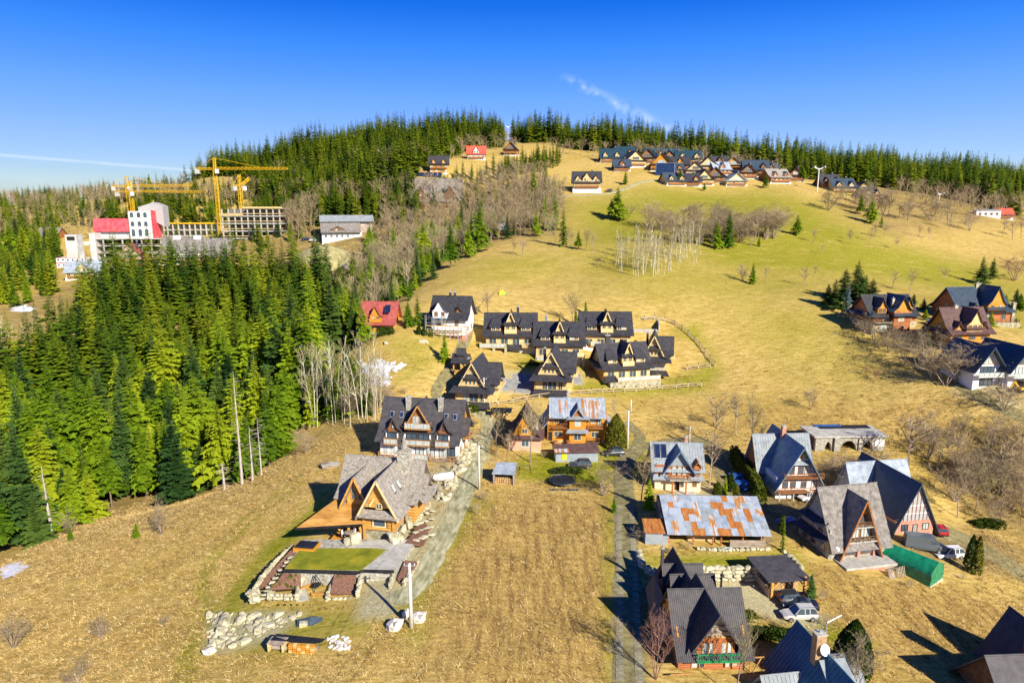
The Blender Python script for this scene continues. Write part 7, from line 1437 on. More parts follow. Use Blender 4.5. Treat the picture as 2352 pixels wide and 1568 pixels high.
for i in range(8): part('log', MB().bar((-2 + i * .55, -.6, .4 + .4 * (i % 2)), (-2 + i * .55, .7, .4 + .4 * (i % 2)), .26, n=8), M_FIREW, o)
o = thing('play_tent', P(1152, 676), .4, 'small yellow and green play tent alone on the meadow', 'tent'); part('canopy', MB().add([(-1.3, -.9, 0), (1.3, -.9, 0), (1.3, .9, 0), (-1.3, .9, 0), (-.5, 0, 1.3), (.6, 0, 1.3)], [(0, 1, 5, 4), (1, 2, 5), (2, 3, 4, 5), (3, 0, 4)]), M_LIME, o); part('flap', MB().add([(1.3, -.95, 0), (1.9, -.9, 0), (.7, -.1, 1.25)], [(0, 1, 2)]), M_GREENP, o)
# ================================================================ fences, poles, wires
def fence(name, pxs, label, spacing=2.6, h=1.15, m=M_GREYW, cap=True, step=None, tmin=0):
    pts = smooth(W(pxs), 12); o = thing(name, P(*pxs[0]), 0, label, 'fence'); L = o.location; run = [pts[0]]; acc = 0
    for a, b in zip(pts[:-1], pts[1:]):
        acc += math.hypot(b[0] - a[0], b[1] - a[1])
        if acc >= spacing: run.append(b); acc = 0
    q = [Vector((x - L.x, y - L.y, zg(x, y) - L.z)) for x, y in run]
    for p in q:
        po = part('post', MB().box(p.x - .11, p.x + .11, p.y - .11, p.y + .11, p.z - .5, p.z + h + .15), m, o)
        if cap: part('post_cap', MB().bar((p.x, p.y, p.z + h + .15), (p.x, p.y, p.z + h + .42), .26, .04, 4), M_ANTH, po)
    for a, b in zip(q[:-1], q[1:]):
        for z in (.45, h - .08): part('rail', MB().beam(a + Vector((0, 0, z)), b + Vector((0, 0, z)), .09, .17), m, o)
    return o
M_FENCE = mat('pale_fence_wood', (.38, .29, .16), (.56, .45, .28), 1.5, .75, 0, objvar=.12)
fence('timber_fence', [(1015,992),(1052,962),(1090,944),(1140,931),(1210,920),(1300,908),(1400,902),(1500,896),(1575,890),(1622,887)], 'long pale rail fence curving along the front of the holiday chalets', 3.0, m=M_FENCE)
fence('timber_fence', [(1642,842),(1610,800),(1575,765),(1540,742),(1500,734),(1470,738)], 'rail fence with dark caps climbing the slope right of the chalets', 2.8, m=M_FENCE); fence('timber_fence', [(1578,850),(1610,846),(1642,842)], 'short rail fence closing the corner at the lower right of the chalets', 2.8, m=M_FENCE); fence('garden_fence', [(1925,728),(1965,727),(2000,730)], 'low rail fence under the spruce clump on the right', 2.5, 1.0, m=M_FENCE, cap=False)
def pole(px, py, hpx, label, r=.16, arm=True):
    p = P(px, py); h = px_h(p, hpx); o = thing('utility_pole', p, 0, label, 'pole'); part('shaft', MB().bar((0, 0, -.5), (0, 0, h), r * 1.25, r * .8, 10), M_POLE, o, None, True)
    if arm: part('crossarm', MB().box(-.7, .7, -.05, .05, h - .35, h - .25), M_STEEL, o); part('insulator', (lambda m: [m.bar((x, 0, h - .25), (x, 0, h - .05), .05) for x in (-.6, 0, .6)] and m)(MB()), M_WHITE, o)
    return p + Vector((0, 0, h - .1))
t1 = pole(945, 1441, 134, 'pale concrete pole beside the white boulders in the foreground', .2); t2 = pole(1101, 1124, 98, 'pale pole at the roadside right of the log house'); t3 = pole(1112, 938, 70, 'pale pole in front of the lane chalet'); t4 = pole(1441, 1030, 86, 'tall pale pole beside the orange house and the yew', .17); t5 = pole(1583, 1022, 42, 'pale pole behind the blue-roofed cabin'); t6 = pole(1067, 782, 40, 'pole at the upper end of the lane'); t7 = pole(1449, 942, 24, 'thin pole beyond the chalet fence', .12, False)
def wire(a, b, label, sag=.8, off=0.0):
    mb = MB(); n = 10; q = [a.lerp(b, i / n) - Vector((0, 0, sag * 4 * (i / n) * (1 - i / n))) for i in range(n + 1)]
    for u, v in zip(q[:-1], q[1:]): mb.bar(u + Vector((off, 0, 0)), v + Vector((off, 0, 0)), .018, n=3, cap=False)
    o = part('overhead_wire', mb, M_BLACK, None); tag(o, label, 'wire')
far_end = P(800, 1568) + Vector((0, -14, 7))
wire(t1, far_end, 'overhead wire running from the foreground pole to the lower picture edge, left strand', 1.0, -.5); wire(t1, far_end + Vector((1, 0, 0)), 'overhead wire from the foreground pole to the lower edge, right strand', 1.0, .5); wire(t1, t2, 'overhead wire from the foreground pole to the roadside pole', 1.2); wire(t2, t3, 'overhead wire from the roadside pole to the lane chalet pole', 1.2); wire(t3, t6, 'overhead wire up the lane', 1.0)
# ================================================================ sheds, carport, tent and yard things
o = thing('wood_shed', P(1158, 1112), R(-6), 'open wood shed with pale metal roof at the roadside', 'shed')
part('roof', MB().slab([Vector((-2.2, -.4, 2.1)), Vector((1.9, -.4, 2.1)), Vector((2.1, 2.9, 3.1)), Vector((-1.6, 2.9, 3.1))], .1), M_GALV, o); part('back_wall', MB().box(-1.7, 1.8, 2.6, 2.75, -1, 2.9).box(1.7, 1.85, -.1, 2.6, -1, 2.3).box(-1.85, -1.7, -.1, 2.6, -1, 2.3), M_GREYW, o)
for x in (-1.9, 1.7): post(o, (x, -.2, -1), (x, -.2, 2.1), .18, M_GREYW)
for i in range(24): part('firewood_log', MB().bar((-1.5 + (i % 8) * .4, .1, .15 + (i // 8) * .38), (-1.5 + (i % 8) * .4, 1.2, .15 + (i // 8) * .38), .18, n=7), M_FIREW, o)
o = thing('long_shed', P(1325, 1060), R(4), 'long low shed with tin wall and brown roof in front of the orange house', 'shed'); part('sheet_wall', MB().box(-4.2, 4.2, 0, 2.6, -1, 1.9), MATS['corrugated_wall'], o); part('roof', MB().slab([Vector((-4.6, -.3, 1.95)), Vector((4.5, -.3, 1.95)), Vector((4.5, 3.0, 2.7)), Vector((-4.6, 3.0, 2.7))], .12), M_BROWN, o); part('yellow_hatch', MB().box(-3.0, -2.0, -.06, -.01, .5, 1.7), M_LIME, o); part('roof_plate', MB().slab([Vector((-4.5, -.25, 2.12)), Vector((-1.6, -.25, 2.12)), Vector((-1.6, 1.0, 2.4)), Vector((-4.5, 1.0, 2.4))], .05), M_RUSTMIX, o)
o = thing('trampoline', P(1292, 1112), 0, 'round trampoline with black safety net in the yard', 'trampoline'); part('mat', MB().bar((0, 0, .85), (0, 0, .9), 2.2, n=24), M_BLACK, o); mb = MB()
for i in range(24): a, b = 2 * math.pi * i / 24, 2 * math.pi * (i + 1) / 24; mb.bar((2.35 * math.cos(a), 2.35 * math.sin(a), .9), (2.35 * math.cos(b), 2.35 * math.sin(b), .9), .07)
part('rim', mb, M_BLUEGREY, o)
for i in range(8): a = 2 * math.pi * i / 8; part('leg', MB().bar((2.35 * math.cos(a), 2.35 * math.sin(a), -.3), (2.35 * math.cos(a), 2.35 * math.sin(a), 2.7), .035), M_BLACK, o)
mb = MB()
for i in range(40):
    a, b = 2 * math.pi * i / 40, 2 * math.pi * (i + 1) / 40; mb.bar((2.3 * math.cos(a), 2.3 * math.sin(a), .95), (2.3 * math.cos(a), 2.3 * math.sin(a), 2.55), .012, n=3, cap=False)
    for z in (1.3, 1.7, 2.1, 2.5): mb.bar((2.3 * math.cos(a), 2.3 * math.sin(a), z), (2.3 * math.cos(b), 2.3 * math.sin(b), z), .012, n=3, cap=False)
part('net', mb, M_BLACK, o)['kind'] = 'stuff'; part('ground_sheet', MB().box(-2.6, 2.6, -3, -2.2, -.1, .12), M_BLUEGREY, o)
o = thing('swing_frame', P(1205, 1085), .2, 'small dark garden swing frame on the grass', 'swing'); [part('leg', MB().bar((x, y, -.2), (x * .8, 0, 1.4), .05), M_BLACK, o) for x in (-1.2, 1.2) for y in (-.7, .7)]; part('crossbar', MB().bar((-1, 0, 1.4), (1, 0, 1.4), .05), M_BLACK, o)
o = thing('carport', P(1812, 1372), R(8), 'timber carport with flat dark roof, stacked with firewood', 'carport'); part('roof', MB().slab([Vector((-3.4, -.5, 2.9)), Vector((2.9, -.5, 2.75)), Vector((2.3, 5.4, 3.2)), Vector((-3.6, 5.4, 3.4))], .16), M_ANTH2, o)
for x in (-2.5, 2.2):
    for y in (.1, 4.8): post(o, (x, y, -1), (x, y, 2.9), .3, M_HONEY)
    post(o, (x, .1, 1.5), (x * .45, .1, 2.75), .2, M_HONEY, 'brace')
part('beam', MB().box(-3, 2.6, 0, .25, 2.5, 2.75), M_HONEY, o); part('side_boards', MB().box(-2.8, -2.6, .2, 4.8, -.6, 1.4), M_GREYW, o)
o2 = thing('log_pile', P(1816, 1366), R(8), 'firewood stacked inside the timber carport', 'log pile')
for i in range(9):
    for j in range(5): part('log', MB().bar((-1.9 + i * .42 + .2 * (j % 2), 1.2, .2 + j * .34), (-1.9 + i * .42 + .2 * (j % 2), 2.2, .2 + j * .34), .2, n=7), M_FIREW, o2)
o = thing('tarpaulin_tent', P(2150, 1340), R(36), 'long green tarpaulin tent garage on pale blocks', 'tent'); pr = [(-2.0, .2), (2.0, .2), (2.05, 2.2), (0, 3.1), (-2.05, 2.2)]
def tarp(mb):
    ny = 18; r = random.Random(2)
    ring = [(-2.02, .25), (-2.06, 1.0), (-2.05, 1.7), (-2.05, 2.4), (-1.1, 2.95), (0, 3.5), (1.1, 2.95), (2.05, 2.4), (2.05, 1.7), (2.06, 1.0), (2.02, .25)]; V = []; F = []; k = len(ring)
    for j in range(ny + 1): V += [(x * (1 + r.uniform(-.02, .02)), 7.0 * j / ny, z + r.uniform(-.05, .05) + .03 * math.cos(j * math.pi)) for x, z in ring]
    for j in range(ny):
        for i in range(k - 1): a = j * k + i; F.append((a, a + 1, a + k + 1, a + k))
    mb.add(V, F); nx_, nz_ = 12, 8; V = []; F = []
    for j in range(nz_ + 1):
        for i in range(nx_ + 1):
            x = -2.03 + 4.06 * i / nx_; top = 3.5 - 1.1 * abs(x) / 2.05; z = .25 + (top - .25) * j / nz_; V.append((x, -.02 + .09 * math.sin(i * 1.7 + j * 1.1) * math.sin(math.pi * j / nz_) * (.4 + r.random()), z))
    for j in range(nz_):
        for i in range(nx_): a = j * (nx_ + 1) + i; F.append((a, a + 1, a + nx_ + 2, a + nx_ + 1))
    mb.add(V, F); return mb
part('cover', tarp(MB()), M_TARP, o, None, True)
for x in (-1.1, 1.0): part('kerb_block', MB().box(x - .95, x + .98, -.1, .15, -.4, .24), M_CREAM, o)
part('base', MB().box(-2.0, 2.0, .16, 6.9, -.8, .2), M_CONC, o)
o = thing('plank_pile', P(2010, 1300), R(8), 'long pile of weathered planks under the terrace of the shingled house', 'plank pile')
for i in range(30): j, k = i % 6, i // 6; a = rng.uniform(-.4, .4); part('plank', MB().box(-3.2 + a + (i % 4) * .3, 2.6 + a, -.9 + .3 * k, -.65 + .3 * k, -.5 + .2 * j, -.33 + .2 * j), M_GREYW, o)
o = thing('pallet', P(2068, 1322), R(20), 'weathered pallets leaning at the right end of the plank pile', 'pallet')
for i in range(6): part('slat', MB().beam((-.8 + i * .3, -.3, -.3), (-.8 + i * .3, .2, 1.4), .14, .05), M_GREYW, o)
for i in range(5): part('plank', MB().beam((-2.6 + i * .3, -.6, -.3), (-1.9 + i * .2, .5, 1.2 - .1 * i), .2, .06), M_GREYW, o)
for px, py, rz, lab in ((1690,1105,.1,'blue skip standing behind the barn at the hedge, upper'),(1702,1122,.1,'blue bin in front of the blue skip at the hedge')):
    o = thing('skip', P(px, py), rz, lab, 'container'); part('body', MB().prism([(-1.0, 0), (1.0, 0), (1.2, 1.3), (-1.2, 1.3)], 'y', -.7, .7), M_BLUEP, o); part('lid', MB().box(-1.25, 1.25, -.75, .75, 1.3, 1.42), M_BLUEP, o)
p = P(1805, 1196); o = thing('blue_tarpaulin', p, .3, 'crumpled bright blue tarpaulin in the dark yard left of the shingled house', 'tarpaulin'); part('sheet', MB().add([(-2, -.5, .1), (0, -.8, .2), (2, -.3, .1), (-2.2, .3, .2), (0, .2, .5), (2.1, .6, .25), (-1, 1, .1), (1, 1.1, .2)], [(0,1,4,3),(1,2,5,4),(3,4,6),(4,7,6),(4,5,7)]), M_BLUEP, o)
p = P(1790, 1135); o = thing('covered_pile', p, 0, 'yard pile under dark and clear sheets left of the white pickup', 'pile'); put_stone('sheet', o, (0, 0, .5), (2.2, 1.6, 1.5), .2, [stone_mesh(77, M_BLUEGREY)]); put_stone('sheet', o, (1.9, .3, .4), (1.8, 1.4, 1.2), .5, [stone_mesh(78, M_DARKW)])
p = P(1480, 757); o = thing('sunken_court', p, R(-8), 'sunken concrete court beside the back right chalet', 'court'); part('floor', MB().box(-3.6, 4, -1, 6, -.4, .15), M_ASPH, o); part('side_wall', MB().box(4, 4.4, -1, 6, -.5, 2.2).box(-3.6, 4.4, 6, 6.4, -.5, 2.6), M_CONC, o); part('front_wall', MB().box(-3.6, 3.6, -1.4, -1.0, -3.5, .4), M_CONC, o)
o = thing('air_unit', P(1058, 938), R(-10), 'white outdoor air unit at the foot of the lane chalet, left of two', 'air unit'); part('case', MB().box(-.5, .5, -.2, .2, 0, 1.3), M_WHITE, o); part('grille', MB().bar((0, -.24, .7), (0, -.2, .7), .36, n=12), M_BLACK, o); c2 = copy_tree(o); c2.location = P(1072, 939); c2['label'] = 'white outdoor air unit at the foot of the lane chalet, right of two'
p = P(2148, 748); o = thing('ground_solar', p, R(5), 'dark solar panel rack on the lawn between the right-hand houses', 'solar panels')
for i in range(4):
    for j in range(2): part('solar_panel', MB().slab([Vector((-2 + i, -.5 + j * 1.0, .3 + j * .8)), Vector((-1.05 + i, -.5 + j * 1.0, .3 + j * .8)), Vector((-1.05 + i, .45 + j * 1.0, 1.05 + j * .8)), Vector((-2 + i, .45 + j * 1.0, 1.05 + j * .8))], .05), M_SOLAR, o)
part('rack', MB().box(-2, 2, 1.0, 1.1, -.5, 1.6), M_STEEL, o)
p = P(984, 408, tmin=200); o = thing('hill_solar', p, 0, 'row of dark solar panels below the black-roofed hill house', 'solar panels'); [part('solar_panel', MB().slab([Vector((-8 + i * 2.7, 0, .3)), Vector((-5.5 + i * 2.7, 0, .3)), Vector((-5.5 + i * 2.7, 2.5, 3.2)), Vector((-8 + i * 2.7, 2.5, 3.2))], .1), M_SOLAR, o) for i in range(6)]; part('rack', MB().box(-8, 8, 2, 2.2, -2, 2.2), M_STEEL, o)
o = thing('excavator', P(2344, 898), R(20), 'yellow mini excavator beside the right-hand twin house', 'excavator'); part('cab', MB().box(-.6, .6, -.7, .7, .9, 2.3), M_BLACK, o); part('body', MB().box(-1, 1.2, -.8, .8, .5, 1.1), M_YEL, o); part('boom', MB().beam((-.8, 0, 1), (-2.4, 0, 2.4), .25, .3).beam((-2.4, 0, 2.4), (-3.6, 0, .9), .2, .25), M_YEL, o); part('bucket', MB().prism([(-4.1, .2), (-3.4, .2), (-3.4, .9), (-3.9, .8)], 'y', -.4, .4), M_BLACK, o); [part('track', MB().box(-1.1, 1.1, y - .2, y + .2, 0, .5), M_BLACK, o) for y in (-.7, .7)]
# hedges and clipped conifers
def leaf_mass(name, pts, h, w_, n, m, label, cat, top=1.0, rnd=1, parent=None, size=.22):
    """dense leaves over a line of ground points; the faces fill a rounded body"""
    r = np.random.default_rng(rnd); V = []; F = []; o = 0; P0 = np.array([tuple(p)[:3] for p in pts], float)
    for i in range(n):
        s = r.uniform(0, len(P0) - 1.001) if len(P0) > 1 else 0; k = int(s); base = P0[k] + (P0[min(k + 1, len(P0) - 1)] - P0[k]) * (s - k)
        zz = r.uniform(0, 1) ** .8; a = r.uniform(0, 6.28); rad = w_ / 2 * (1 - zz ** 3 * top) * r.uniform(.75, 1.08); c = base + np.array([rad * math.cos(a), rad * math.sin(a), zz * h])
        d1 = r.normal(size=3); d1 /= np.linalg.norm(d1); d2 = np.cross(d1, r.normal(size=3)); d2 /= np.linalg.norm(d2) + 1e-9; q = size * r.uniform(.6, 1.3)
        V += [c - d1 * q, c + d2 * q * .7, c + d1 * q, c - d2 * q * .7]; F.append((o, o + 1, o + 2, o + 3)); o += 4
    me = np_mesh(name, np.array(V), np.array(F), m); ob = link(name, me, parent)
    if label: tag(ob, label, cat)
    return ob
hd = leaf_mass('hedge', [P(x, y) for x, y in ((1684,1056),(1705,1090),(1730,1120),(1748,1160))], 3.2, 2.0, 5200, M_HEDGE, 'tall clipped hedge, green turning rusty, along the drive of the tall chalet', 'hedge', .5, 4)
for px, py, h, w_, lab in ((1414,1028,7.2,4.4,'broad dark evergreen tree at the right corner of the orange house'),(1955,1545,6.6,4.0,'broad dark yew behind the house with sky-tinted roof at the lower edge'),(2226,1312,6.0,1.7,'left one of the pair of columnar thujas at the track'),(2240,1318,6.2,1.6,'right one of the pair of columnar thujas at the track'),(1795,1225,3.0,.9,'thin columnar conifer right of the barn'),(1678,1128,3.4,1.3,'columnar conifer behind the barn near the blue bins'),(1648,1135,2.2,1.6,'rounded conifer behind the barn'),(962,768,2.4,1.3,'clipped thuja in the row below the scaffolding, left'),(975,770,2.6,1.4,'clipped thuja in the row below the scaffolding, middle'),(990,772,2.6,1.4,'clipped thuja in the row below the scaffolding, right'),(1690,1150,3.0,1.0,'slim conifer at the right end of the barn roof')):
    o = thing('thuja', P(px, py), 0, lab, 'tree'); leaf_mass('crown', [(0, 0, .1)], h, w_, 900 if w_ < 3 else 3800, M_HEDGE, None, None, 1.0, px, o, .2); part('trunk', MB().bar((0, 0, -.4), (0, 0, h * .8), .07), M_TRUNK, o)
for px, py, w_, h, lab in ((1380,1000,9,1.6,'low hedge row below the car port of the chalets'),(1300,1086,5,.9,'low green shrubs beside the parked cars'),(885,770,4,2,'green shrubs beside the red-roofed house'),(1075,945,4,1.5,'green shrubs at the foot of the lane chalet'),(2180,770,14,2.2,'evergreen shrubs below the grey-roofed house'),(2268,1212,5,1.5,'undergrowth at the bend of the track'),(1730,1465,9,1.2,'mixed shrubs on the bank below the gravel car park'),(1655,1420,8,1.0,'shrubs at the corner of the ribbed roof house'),(1245,840,16,.8,'clipped hedge below the back left chalet'),(1130,800,8,1.3,'mossy shrubs on the bank beside the lane')):
    p = P(px, py); o = leaf_mass('shrub', [p + Vector((-w_ / 2, 0, 0)), p + Vector((0, .5, .1)), p + Vector((w_ / 2, 0, 0))], h, 1.8, 1500, M_HEDGE, lab, 'shrubs', .8, px)
# ================================================================ cars
M_TYRE = mat('tyre', (.012, .012, .012), (.03, .03, .03), 1, .9, 0); M_RIM = mat('wheel_rim', (.35, .35, .36), (.55, .55, .56), 1, .35, 0, metal=.7); M_LAMPW = mat('lamp_glass', (.6, .6, .6), (.8, .8, .8), 1, .1, 0, spec=.8); M_LAMPR = mat('tail_lamp', (.35, .01, .01), (.5, .02, .02), 1, .2, 0, spec=.6)
def paint_mat(n, c): return mat('car_paint_' + n, c, tuple(min(1, v * 1.12 + .005) for v in c), .5, .28, 0, spec=.7)
def car(px, py, heading, label, m, L=4.4, Wd=1.8, H=1.6, style='suv', cat='car', name='parked_car'):
    """car pointing along +x: lofted body, glass house with pillars, roof, wheels, lamps"""
    p = P(px, py, .07); o = thing(name, p, R(heading), label, cat); h = L / 2; w2 = Wd / 2
    if style == 'van': st = [(-h, .45, 1.0, 1.35, .96), (-h + .1, .35, 1.0, 1.4, 1), (-h + .4, .33, 1.0, 1.42, 1), (h - 1.6, .33, 1.0, 1.42, 1), (h - .9, .33, 1.0, 1.25, .98), (h - .15, .35, .95, 1.05, .9), (h, .45, .85, .9, .8)]
    else: st = [(-h, .5, .75, .88, .86), (-h + .12, .36, .8, 1.0, .97), (-h + .7, .33, .82, 1.02, 1), (-.3, .31, .8, .98, 1), (h - 1.35, .32, .78, .96, 1), (h - .5, .34, .74, .86, .96), (h - .08, .4, .66, .72, .86), (h, .48, .62, .64, .76)]
    V = []; F = []
    for x, z0, zm, z1, s in st: V += [(x, -w2 * s * .92, z0), (x, -w2 * s, zm * .75), (x, -w2 * s * .98, zm), (x, -w2 * s * .88, z1), (x, w2 * s * .88, z1), (x, w2 * s * .98, zm), (x, w2 * s, zm * .75), (x, w2 * s * .92, z0)]
    for i in range(len(st) - 1):
        for j in range(8): a, b = i * 8 + j, i * 8 + (j + 1) % 8; F.append((a, a + 8, b + 8, b))
    F += [tuple(range(8)), tuple(range((len(st) - 1) * 8 + 7, (len(st) - 1) * 8 - 1, -1))]; part('body', MB().add(V, F), m, o)
    if style == 'van': gx = [(-h + .06, 1.36, .93), (-h + .16, H - .06, .84), (h - 2.0, H - .04, .84), (h - .9, 1.24, .88)]
    elif style == 'sedan': gx = [(-h + .75, .98, .86), (-h + 1.5, H, .66), (.15, H, .66), (h - 1.3, .95, .86)]
    elif style == 'pickup': gx = [(-.5, .98, .88), (-.4, H, .72), (.5, H, .72), (h - 1.35, .95, .88)]
    else: gx = [(-h + .16, 1.0, .88), (-h + .5, H - .04, .72), (.25, H, .72), (h - 1.3, .95, .88)]
    V = [];
    for x, z, s in gx: V += [(x, -w2 * s, z), (x, w2 * s, z)]
    gm = m if style == 'van' else M_GLASS
    mb = MB().add(V, [(0, 1, 3, 2), (2, 3, 5, 4), (4, 5, 7, 6), (0, 2, 4, 6), (1, 7, 5, 3), (0, 6, 7, 1)]); part('cabin' if style == 'van' else 'window', mb, gm, o)
    (xa, za, sa), (xb, zb, sb), (xc, zc, sc), (xd, zd, sd) = gx
    part('roof', MB().add([(xb - .05, -w2 * sb - .02, zb), (xc + .05, -w2 * sc - .02, zc), (xc + .05, w2 * sc + .02, zc), (xb - .05, w2 * sb + .02, zb), (xb + .1, -w2 * sb + .1, zb + .06), (xc - .1, -w2 * sc + .1, zc + .06), (xc - .1, w2 * sc - .1, zc + .06), (xb + .1, w2 * sb - .1, zb + .06)], [(4, 5, 6, 7), (0, 1, 5, 4), (1, 2, 6, 5), (2, 3, 7, 6), (3, 0, 4, 7)]), m, o)
    mb = MB()
    for s in (-1, 1):
        mb.beam((xa, s * w2 * sa, za), (xb, s * w2 * sb, zb), .09, .07).beam((xd, s * w2 * sd, zd), (xc, s * w2 * sc, zc), .09, .07)
        for f in ((.36, .68) if style == 'suv' else (.5,)): xm = xb + (xc - xb) * f; mb.beam((xm - .05, s * w2 * (sa + .005), .97), (xm, s * w2 * (sb + .01), zb), .1, .05)
    if style != 'van': part('pillar', mb, m, o)
    else:
        part('windscreen', MB().add([(xd + .02, -w2 * .8, zd + .02), (xd + .02, w2 * .8, zd + .02), (xc + .06, w2 * .74, zc - .05), (xc + .06, -w2 * .74, zc - .05)], [(0, 1, 2, 3)]), M_GLASS, o)
        for s in (-1, 1): part('window', MB().box(h - 2.3, h - 1.35, s * w2 * .9 - .02, s * w2 * .9 + .02, 1.4, 1.95), M_GLASS, o)
    for sx in (-h * .62, h * .62):
        for s in (-1, 1): wl = part('wheel', MB().bar((sx, s * (w2 - .2), .34), (sx, s * (w2 + .01), .34), .34, n=16), M_TYRE, o); part('rim', MB().bar((sx, s * (w2), .34), (sx, s * (w2 + .03), .34), .21, n=12), M_RIM, wl)
    for s in (-1, 1):
        part('headlight', MB().box(h - .22, h - .02, s * w2 * .62 - .16, s * w2 * .62 + .16, .58, .72), M_LAMPW, o); part('tail_light', MB().box(-h - .01, -h + .12, s * w2 * .72 - .11, s * w2 * .72 + .11, .72, .98), M_LAMPR, o); part('mirror', MB().box(xd - .35, xd - .15, s * w2 - .02 if s > 0 else -w2 - .16, w2 + .16 if s > 0 else -w2 + .02, .98, 1.12), m, o)
    part('bumper', MB().box(h - .1, h + .05, -w2 * .75, w2 * .75, .36, .56).box(-h - .05, -h + .1, -w2 * .85, w2 * .85, .38, .6), M_BLACK, o)
    if style == 'suv': part('roof_rail', MB().box(xb + .1, xc - .1, -w2 * .66, -w2 * .62, H + .05, H + .11).box(xb + .1, xc - .1, w2 * .62, w2 * .66, H + .05, H + .11), M_BLACK, o)
    if style == 'pickup': part('bed', MB().box(-h + .1, -.6, -w2 * .8, w2 * .8, .9, 1.05), M_BLACK, o)
    return o
DK, NV, SV, WH, GY, RD = paint_mat('charcoal', (.03, .033, .04)), paint_mat('navy', (.012, .016, .04)), paint_mat('silver', (.50, .49, .47)), paint_mat('white', (.72, .72, .70)), paint_mat('grey', (.09, .11, .13)), paint_mat('red', (.45, .02, .02))
car(1408, 1046, 186, 'dark crossover parked right of the long shed, below the orange house', DK); car(1332, 1074, 182, 'dark crossover parked in front of the long tin shed, near the trampoline', DK, 4.5)
car(1822, 1382, 8, 'black estate car nearest the carport on the gravel', DK, 4.5, 1.8, 1.5); car(1836, 1398, 172, 'navy saloon between the black estate and the silver car', NV, 4.5, 1.8, 1.42, 'sedan'); car(1834, 1420, 182, 'silver square-backed off-roader at the front of the row on the gravel', SV, 4.5, 1.85, 1.75)
car(1858, 1148, 200, 'white off-road pickup in the yard behind the shingled house', WH, 4.3, 1.75, 1.7, 'pickup', 'pickup'); car(2122, 1262, -16, 'long dark grey van with pale roof beside the brick ground floor', GY, 6.0, 2.05, 2.5, 'van', 'van', 'parked_van'); car(2178, 1280, 186, 'white off-roader beside the green tarpaulin tent', WH, 4.7, 1.9, 1.75); car(2156, 1224, 80, 'small red hatchback behind the brick corner of the unfinished house', RD, 3.9, 1.7, 1.5)
car(1266, 462, 180, 'dark car on the hill path left of the pale villa', DK, 4.4) if False else car(1398, 441, 178, 'small dark car parked right of the pale hill villa', DK, 4.4)
for px, py in ((722, 555), (705, 552)): car(px, py, 5, ('white' if px > 710 else 'dark') + ' car parked beside the woodland inn above the spoil mound', WH if px > 710 else DK, 4.8)
# ================================================================ building site, cranes, ski lift
def lattice(mb, p, q, w_, n, r=.09):
    """square lattice girder of four chords with diagonals"""
    p, q = Vector(p), Vector(q); d = (q - p).normalized(); u = d.cross(Vector((0, 0, 1)) if abs(d.z) < .9 else Vector((0, 1, 0))).normalized() * w_ / 2; v = u.cross(d).normalized() * w_ / 2; cs = [u + v, u - v, -u - v, -u + v]
    for c in cs: mb.bar(p + c, q + c, r, n=4, cap=False)
    for i in range(n):
        a, b = p.lerp(q, i / n), p.lerp(q, (i + 1) / n)
        for k in range(4): mb.bar(a + cs[k], b + cs[(k + 1) % 4], r * .7, n=3, cap=False); mb.bar(b + cs[k], b + cs[(k + 1) % 4], r * .6, n=3, cap=False)
    return mb
def crane(px, py, hpx, jib, cjib, az, label, tilt=0.0, col_=M_YEL):
    p = P(px, py, tmin=250); h = px_h(p, hpx); o = thing('tower_crane', p, R(az), label, 'crane'); part('mast', lattice(MB(), (0, 0, -2), (0, 0, h), 1.6, int(h / 2.2), .13), col_, o)
    part('jib', lattice(MB(), (1, 0, h + .6), (jib, 0, h + .6 + jib * tilt), 1.15, int(jib / 2.4), .12), col_, o); part('counter_jib', lattice(MB(), (-1, 0, h + .4), (-cjib, 0, h + .4), 1.0, int(cjib / 2.2), .12), col_, o); part('counterweight', MB().box(-cjib, -cjib + 2.4, -.9, .9, h - 2.4, h + .2), M_CONC, o)
    part('cab', MB().box(.9, 2.6, -2.3, -.9, h - 2.2, h + .2), M_WFRAME, o); part('tower_head', lattice(MB(), (0, 0, h), (0, 0, h + 6.5), 1.1, 3, .12), col_, o); part('tie', MB().bar((0, 0, h + 6.5), (jib * .62, 0, h + 1.2 + jib * .62 * tilt), .1, n=4).bar((0, 0, h + 6.5), (-cjib * .85, 0, h + 1), .1, n=4), col_, o); return o
crane(506, 540, 146, 41, 11, 2, 'tallest yellow tower crane, its jib pointing right over the concrete frame', .0); crane(559, 535, 104, 7, 5, 60, 'yellow crane in front of the concrete frame with its jib folded away', .6); crane(312, 548, 104, 46, 10, -5, 'yellow crane over the white block, its jib reaching right', -.01); crane(304, 540, 108, 38, 9, 10, 'brighter yellow crane just behind the white block, its jib reaching right', .01, M_LIME if False else M_YEL)
M_SITEW = mat('site_plaster', (.46, .45, .42), (.64, .63, .60), .5, .9)
o = thing('site_block', P(285, 600, tmin=250), R(3), 'white shell of a new hotel block with open floors, arches and red netting', 'building'); M = .245
for i in range(5): part('floor_slab', MB().box(-14, 36, 0, 16, i * 3.7 - .2 - 3, i * 3.7 + .2 - 3), M_CONC, o)
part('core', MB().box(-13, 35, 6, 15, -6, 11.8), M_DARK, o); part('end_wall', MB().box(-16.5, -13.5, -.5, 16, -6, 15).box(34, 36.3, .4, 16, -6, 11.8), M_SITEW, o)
for i in range(4):
    for x in np.arange(-10, 35, 5): part('column', MB().box(float(x) - .3, float(x) + .3, .4, 1.0, i * 3.7 - 2.8, i * 3.7 + .5), M_CONC, o)
    part('railing', MB().box(-13, 34, -.1, .05, i * 3.7 - 2.0, i * 3.7 - 1.8).box(-13, 34, -.1, .05, i * 3.7 - 2.5, i * 3.7 - 2.4), M_GREYW, o)
